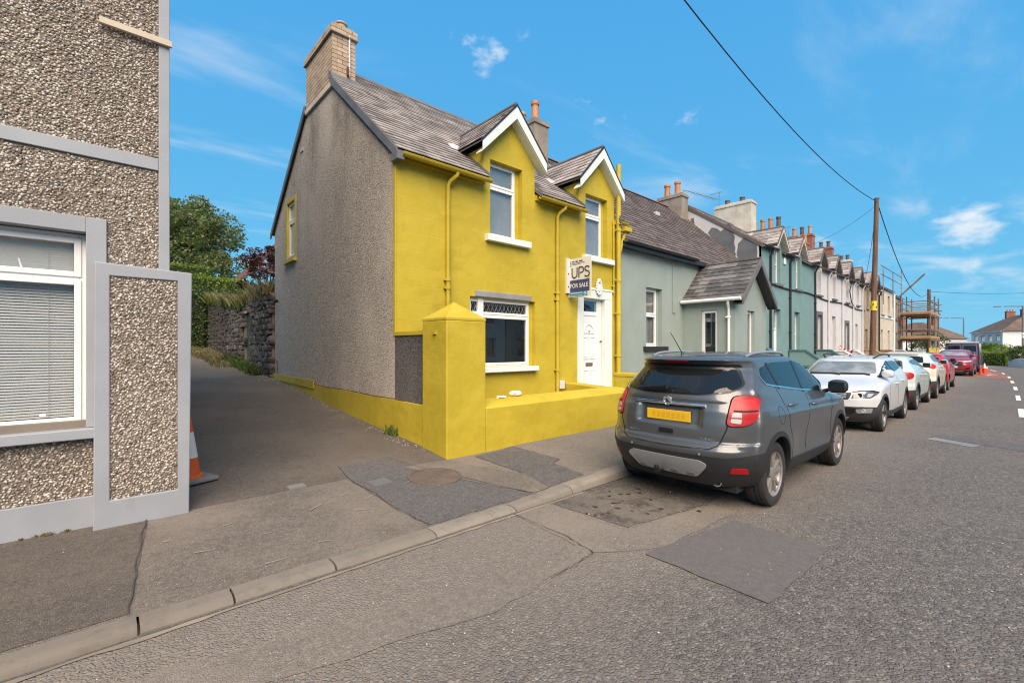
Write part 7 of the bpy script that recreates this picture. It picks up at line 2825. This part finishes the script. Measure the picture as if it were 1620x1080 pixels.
# lower bumper and skid plate
lowr = [(.40, .37), (.43, .62), (.30, .57), (.20, .555), (.1, .55), (0, .55)]
bump_poly = [(0, .255), (0, .585), (.10, .585), (.20, .585), (.255, .60), (.32, .62), (.40, .63), (.405, .37), (.40, .30), (.30, .262), (.15, .256)]
for s_ in (-1, 1):
    decal(cs, 'lower_bumper', bump_poly, 's', 'car_grey_plastic', car, .007, .04, s_, .01)
decal(cs, 'skid_plate', rounded([(-.34, .35), (-.47, .49), (-.40, .535), (.40, .535), (.47, .49), (.34, .35)], .04), 'rear', 'skid_silver', car, .022, .05)
for y in (-.28, -.10, .10, .28):
    decal(cs, 'skid_notch', rounded([(y - .045, .352), (y - .034, .395), (y + .034, .395), (y + .045, .352)], .01), 'rear', 'galvanised', car, .026, .05)
for y in (-.40, .40):
    p, n = cs.pt('rear', y, .60, 1)
    MB().lathe([(.012, -.006), (.012, .0)], (p.x - .006, y, .60), 10, 'x').build('parking_sensor', M['skid_silver'], car, local=True)
MB().tube([(.2, 0.05, .34), (-.03, 0.05, .33), (-.055, 0.05, .345), (-.055, 0.05, .37)], .022, 8).lathe([(.0, .0), (.022, .008), (.028, .03), (.022, .05), (0, .058)], (-.055, .05, .365), 12).build('tow_hook', M['car_black'], car, smooth=50, local=True)
MB().lathe([(.048, .30), (.048, 0), (.052, -.02), (.044, -.022), (.040, 0.0), (.038, .2)], (.215, -.50, .30), 20, 'x', cap=False).build('exhaust', M['skid_silver'], car, smooth=40, local=True)
MB().box(.30, 3.9, -.66, .66, .19, .27).build('underside', M['wheel_well'], car, local=True)
# side cladding, sills and arches
for s_ in (-1, 1):
    decal(cs, 'sill_trim', [(1.24, .255), (2.93, .255), (2.93, .40), (1.24, .44)], 'side', 'car_grey_plastic', car, .012, .08, s_, .01)
    for ax in (.80, 3.355):
        arch_trim(cs, ax, .345, s_, 'car_grey_plastic', car, .045)
    decal(cs, 'door_seam', strip([(1.93, 1.14), (1.90, .9), (1.86, .6), (1.84, .44)], .009), 'side', 'seam_black', car, .0015, .06, s_)
    decal(cs, 'door_seam', strip([(1.02, 1.27), (1.10, 1.0), (1.17, .8), (1.27, .65), (1.30, .44)], .009), 'side', 'seam_black', car, .0015, .06, s_)
    decal(cs, 'door_seam', strip([(2.94, 1.10), (2.90, .9), (2.88, .5)], .009), 'side', 'seam_black', car, .0015, .06, s_)
decal(cs, 'fuel_flap', strip([(.90 + .085 * math.cos(t), .965 + .095 * math.sin(t)) for t in np.linspace(0, 2 * math.pi, 24)], .006), 'side', 'seam_black', car, .001, .04, -1)
handle(cs, car, 1.28, 1.05)
handle(cs, car, 2.12, 1.00)
mirror(cs, car, 2.86, 1.10, 'car_grey_plastic', 1.08)
roof_rails(cs, car, .75, 2.05, 'skid_silver', 1.575, .02)
MB().lathe([(.035, 0), (.02, .025), (.008, .04)], (.66, .12, 1.60), 12).tube([(.66, .12, 1.63), (.55, .14, 1.76), (.43, .15, 1.88)], [.006, .005, .003], 6).build('antenna', M['car_black'], car, smooth=50, local=True)


# ---------------------------------------------------------------- silver hatch facing the camera
def hatch(label, loc, rz, paint, L, W, H, axles, wr, glass='car_glass', lamps='rear', plastic=True, roof=None, wheel_style='five', nz=44, ns=73, name='parked_car', **kw):
    prm = dict(clr=.21, hood=.92, cowl_z=1.05, cowl_x=L * .765, roof_f=L * .60, rwin=1.10, rtop=.38, spoil=.08, rb=.15, tumble=.20)
    prm.update(kw)
    rows = base_rows(L, W, H, **prm)
    car, cs = make_vehicle(name, label, 'car', loc, rz, rows, axles, (wr, wr - .105, .20, wheel_style, 'alloy'), paint, W / 2 - .02, nz=nz, ns=ns)
    b0, zt = prm['cowl_z'] + .05, H - .14
    rx = prm['rtop'] + .25
    poly = rounded([(rx + .12, b0 + .14), (rx + .02, b0 + .2), (rx + .22, zt - .02), (rx + .6, zt), (prm['roof_f'] - .48, zt), (prm['roof_f'] - .12, zt - .10), (prm['cowl_x'] - .32, b0 + .03), (L * .5, b0 + .06)], .05)
    side_glass(cs, car, poly, [[(L * .45, b0 + .05), (L * .46, zt + .01)]], trim=None, glass=glass)
    rw_ = decal(cs, 'rear_window', rounded([(-.56, prm['rwin'] + .05), (.56, prm['rwin'] + .05), (.50, zt - .03), (-.50, zt - .03)], .06), 'rear', 'car_glass', car, .005, .07)
    ws = decal(cs, 'windscreen', rounded([(-.64, b0 + .06), (.64, b0 + .06), (.53, zt - .01), (-.53, zt - .01)], .06), 'front', 'car_glass_light', car, .004, .07)
    mirror(cs, car, prm['cowl_x'] - .33, b0 + .0, kw.get('mirror_mat', paint) if False else paint, 1.0)
    for s_ in (-1, 1):
        decal(cs, 'door_seam', strip([(L * .455, b0 + .02), (L * .45, .45)], .010), 'side', 'seam_black', car, .0015, .07, s_)
        decal(cs, 'door_seam', strip([(L * .69, b0 - .02), (L * .675, .5)], .010), 'side', 'seam_black', car, .0015, .07, s_)
        if plastic:
            decal(cs, 'sill_trim', [(axles[0] + wr + .06, .22), (axles[1] - wr - .06, .22), (axles[1] - wr - .06, .36), (axles[0] + wr + .06, .36)], 'side', 'car_plastic', car, .010, .08, s_, .01)
            for ax in axles:
                arch_trim(cs, ax, wr, s_, 'car_plastic', car, .05)
    handle(cs, car, L * .50, .92, paint)
    handle(cs, car, L * .30, .95, paint)
    MB().box(.3, L - .4, -.6, .6, .17, .24).build('underside', M['wheel_well'], car, local=True)
    return car, cs


S_X, S_Y = 15.12, 2.66
car, cs = hatch('silver crossover hatchback facing the camera behind the dark grey car', (S_X, S_Y, .004), math.pi, 'paint_silver', 4.08, 1.75, 1.53, (.72, 3.31), .325, nz=60, ns=97, hood=.90, cowl_z=1.03, glass='car_glass')
F = 'front'
decal(cs, 'grille', rounded([(-.40, .665), (.40, .665), (.45, .80), (-.45, .80)], .03), F, 'car_black', car, .008, .05)
for z in (.70, .735, .77):
    decal(cs, 'grille_bar', strip([(-.36, z), (.36, z)], .014), F, 'skid_silver', car, .016, .05)
for s_ in (-1, 1):
    hl = decal(cs, 'headlamp', rounded([(s_ * .44, .69), (s_ * .47, .80), (s_ * .70, .825), (s_ * .82, .80), (s_ * .72, .70)], .02), F, 'lamp_dark', car, .012, .03)
    decal(cs, 'lamp_strip', strip([(s_ * .48, .79), (s_ * .70, .812), (s_ * .79, .792)], .012), F, 'chrome', hl, .0145, .04)
    decal(cs, 'indicator_lens', rounded([(s_ * .66, .715), (s_ * .67, .785), (s_ * .75, .79), (s_ * .71, .72)], .015), F, 'lamp_clear', hl, .0145, .03)
    decal(cs, 'lamp_edge', strip([(s_ * .45, .81), (s_ * .70, .838), (s_ * .81, .812)], .016), F, 'car_black', hl, .014, .04)
    p_, n_v = cs.pt(F, s_ * .56, .755, 1)
    MB().lathe([(.052, .0), (.048, .006), (.0, .008)], (p_.x + .012, p_.y, p_.z), 16, 'x').build('reflector_bowl', M['chrome'], hl, local=True)
    fg = decal(cs, 'fog_lamp', rounded([(s_ * .52, .40), (s_ * .50, .475), (s_ * .74, .50), (s_ * .72, .41)], .02), F, 'skid_silver', car, .016, .04)
    p_, n_v = cs.pt(F, s_ * .62, .445, 1)
    MB().lathe([(.045, .0), (.04, .02), (.03, .022), (.0, .016)], (p_.x + .012, p_.y, p_.z), 14, 'x').build('fog_lens', M['lamp_clear'], fg, local=True)
decal(cs, 'lower_grille', rounded([(-.46, .38), (-.52, .50), (.52, .50), (.46, .38)], .03), F, 'car_black', car, .012, .05)
decal(cs, 'lower_bumper', rounded([(-.82, .225), (.82, .225), (.86, .40), (.80, .52), (.56, .53), (.50, .355), (-.50, .355), (-.56, .53), (-.80, .52), (-.86, .40)], .02), F, 'car_plastic', car, .009, .05)
decal(cs, 'skid_plate', rounded([(-.34, .25), (.34, .25), (.40, .32), (-.40, .32)], .02), F, 'skid_silver', car, .016, .06)
p_, n_v = cs.pt(F, 0, .57, 1)
MB().box(p_.x + .002, p_.x + .014, -.26, .26, .52, .63).build('number_plate', M['plate_grey'], car, local=True)
decal(cs, 'bonnet_seam', strip([(-.78, .845), (-.4, .838), (0, .836), (.4, .838), (.78, .845)], .010), F, 'seam_black', car, .002, .05)
decal(cs, 'wiper', strip([(-.55, 1.115), (-.1, 1.125), (.05, 1.11)], .02), F, 'car_black', car, .02, .05)
decal(cs, 'wiper', strip([(.05, 1.125), (.45, 1.13), (.55, 1.11)], .02), F, 'car_black', car, .02, .05)
roof_rails(cs, car, .85, 2.05, 'car_grey_plastic', 1.44, .05)
MB().lathe([(.03, 0), (.015, .03)], (1.9, 0, 1.50), 10).tube([(1.9, 0, 1.52), (1.75, 0, 1.60), (1.5, 0, 1.66)], .004, 5).build('antenna', M['car_black'], car, local=True)

# ---------------------------------------------------------------- the row beyond, rear ends towards the camera
def tail(cs, car, lamp, z0, z1, u0, u1, plate='plate_yellow', low='car_plastic', zlow=.55):
    for s_ in (-1, 1):
        decal(cs, 'tail_lamp', smooth_poly([(u0, (z0 + z1) / 2), (u0 + .02, z1 - .01), ((u0 + u1) / 2, z1), (u1, z1 - .05), (u1 - .01, z0 + .04), ((u0 + u1) / 2, z0)], 4), 's', lamp, car, .018, .03, s_, .01)
        decal(cs, 'lower_bumper', [(0, .215), (0, zlow), (.2, zlow), (.37, zlow + .02), (.40, .42), (.38, .24)], 's', low, car, .009, .05, s_, .01)
        decal(cs, 'reflector', rounded([(.20, .40), (.20, .47), (.28, .47), (.28, .40)], .01), 's', 'lamp_red', car, .013, .03, s_)
    p, n = cs.pt('rear', 0, .82, 1)
    MB().box(p.x - .012, p.x - .002, -.26, .26, .77, .88).build('number_plate', M[plate], car, local=True)


car, cs = hatch('pale mint hatchback with grey roof parked behind the silver car', (15.88, 2.68, .004), 0, 'paint_mint', 4.02, 1.74, 1.50, (.72, 3.26), .32, rwin=1.08, rtop=.50, tumble=.22)
tail(cs, car, 'lamp_red', .86, 1.04, .17, .32)
decal(cs, 'rear_surround', rounded([(-.62, 1.08), (.62, 1.08), (.53, 1.36), (-.53, 1.36)], .08), 'rear', 'car_plastic', car, .003, .06)
car, cs = hatch('cream crossover with round red tail lamps parked behind the mint hatchback', (20.15, 2.66, .004), 0, 'paint_cream', 4.12, 1.77, 1.58, (.74, 3.27), .335, rwin=1.14, rtop=.52, tumble=.23, roof_f=2.4)
tail(cs, car, 'lamp_bright_red', 1.0, 1.17, .20, .38, zlow=.58)
roof_rails(cs, car, .9, 2.0, 'car_black', 1.47, .02)
car, cs = hatch('small bright red hatchback parked behind the cream crossover', (24.55, 2.64, .004), 0, 'paint_red', 3.65, 1.66, 1.50, (.62, 3.0), .30, plastic=False, rwin=1.05, rtop=.42)
tail(cs, car, 'lamp_red', .8, 1.0, .17, .30, low='paint_red')
car, cs = hatch('dark red crossover facing the camera in front of the purple van', (42.4, 2.66, .004), math.pi, 'paint_wine', 4.38, 1.82, 1.60, (.85, 3.5), .345, hood=.98, cowl_z=1.10, rwin=1.15, glass='car_glass')
decal(cs, 'grille', rounded([(-.52, .62), (.52, .62), (.46, .86), (-.46, .86)], .03), F, 'car_black', car, .008, .06)
for s_ in (-1, 1):
    decal(cs, 'grille_bar', strip([(s_ * .02, .66), (s_ * .12, .66), (s_ * .27, .84)], .04), F, 'chrome', car, .016, .05)
    decal(cs, 'headlamp', rounded([(s_ * .48, .80), (s_ * .50, .88), (s_ * .80, .94), (s_ * .84, .88)], .02), F, 'lamp_clear', car, .012, .04)
    decal(cs, 'fog_lamp', rounded([(s_ * .58, .42), (s_ * .58, .50), (s_ * .78, .52), (s_ * .76, .42)], .02), F, 'car_black', car, .012, .05)
decal(cs, 'lower_bumper', [(-.80, .225), (.80, .225), (.84, .36), (-.84, .36)], F, 'car_plastic', car, .010, .06)
decal(cs, 'skid_plate', strip([(-.5, .30), (.5, .30)], .05), F, 'skid_silver', car, .016, .06)
p_, n_v = cs.pt(F, 0, .55, 1)
MB().box(p_.x + .002, p_.x + .014, -.26, .26, .50, .61).build('number_plate', M['sign_white'], car, local=True)

# ---------------------------------------------------------------- purple van, its rear doors towards the camera
L, w, H = 5.0, .90, 2.12
rows = [(.28, .06, 4.85, w * .92, .05, .12, .2, .3), (.40, .02, 4.95, w * .98, .05, .12, .25, .35), (.60, .0, 5.0, w, .05, .12, .28, .38), (.95, .01, 4.98, w, .05, .12, .3, .4), (1.10, .015, 4.75, w, .05, .12, .3, .4),
        (1.2, .02, 4.3, w * .99, .05, .12, .3, .4), (1.6, .04, 3.9, w * .965, .05, .12, .3, .4), (1.95, .06, 3.6, w * .93, .05, .12, .3, .35), (2.05, .09, 3.45, w * .88, .05, .12, .3, .3), (2.10, .16, 3.3, w * .75, .05, .12, .2, .2), (H, .35, 3.0, w * .5, .05, .1, .1, .1)]
car, cs = make_vehicle('parked_van', 'old purple van with two rear windows parked behind the dark red crossover', 'van', (44.4, 2.60, .004), 0, rows, (1.0, 3.9), (.34, .22, .2, 'five', 'car_grey_plastic'), 'paint_purple', .86, nz=40, ns=73)
for s_ in (-1, 1):
    gl = decal(cs, 'rear_window', rounded([(s_ * .10, 1.45), (s_ * .70, 1.45), (s_ * .68, 1.83), (s_ * .10, 1.83)], .05), 'rear', 'car_glass', car, .006, .1)
    decal(cs, 'window_trim', strip([(s_ * .08, 1.43), (s_ * .72, 1.43), (s_ * .70, 1.85), (s_ * .08, 1.85), (s_ * .08, 1.43)], .03), 'rear', 'paint_purple', gl, .014, .1)
    decal(cs, 'tail_lamp', rounded([(s_ * .76, .85), (s_ * .86, .85), (s_ * .86, 1.2), (s_ * .76, 1.2)], .02), 'rear', 'lamp_red', car, .012, .1)
decal(cs, 'door_seam', strip([(0, .6), (0, 2.0)], .02), 'rear', 'seam_black', car, .003, .1)
MB().box(-.08, .02, -.85, .85, .36, .56).build('bumper', M['car_plastic'], car, bev=.03, local=True)
MB().box(.0, .25, -.84, .84, 2.02, 2.09).build('roof_lip', M['sign_white'], car, bev=.02, local=True)
decal(cs, 'windscreen', rounded([(-.7, 1.3), (.7, 1.3), (.65, 1.85), (-.65, 1.85)], .05), 'front', 'car_glass', car, .004, .1)

traffic_cone((41.5, 1.40, .008), 'red cone with a broad white band beside the purple van', .75, ((.40, .70),), 'cone_red', rz=.2)
traffic_cone((43.0, 1.35, .008), 'smaller red cone just beyond the large banded one', .55, ((.45, .62),), 'cone_red', rz=.5)
traffic_cone((41.0, 1.55, .008), 'plain red cone tucked against the dark red car', .6, ((.68, .70),), 'cone_red', rz=.1)
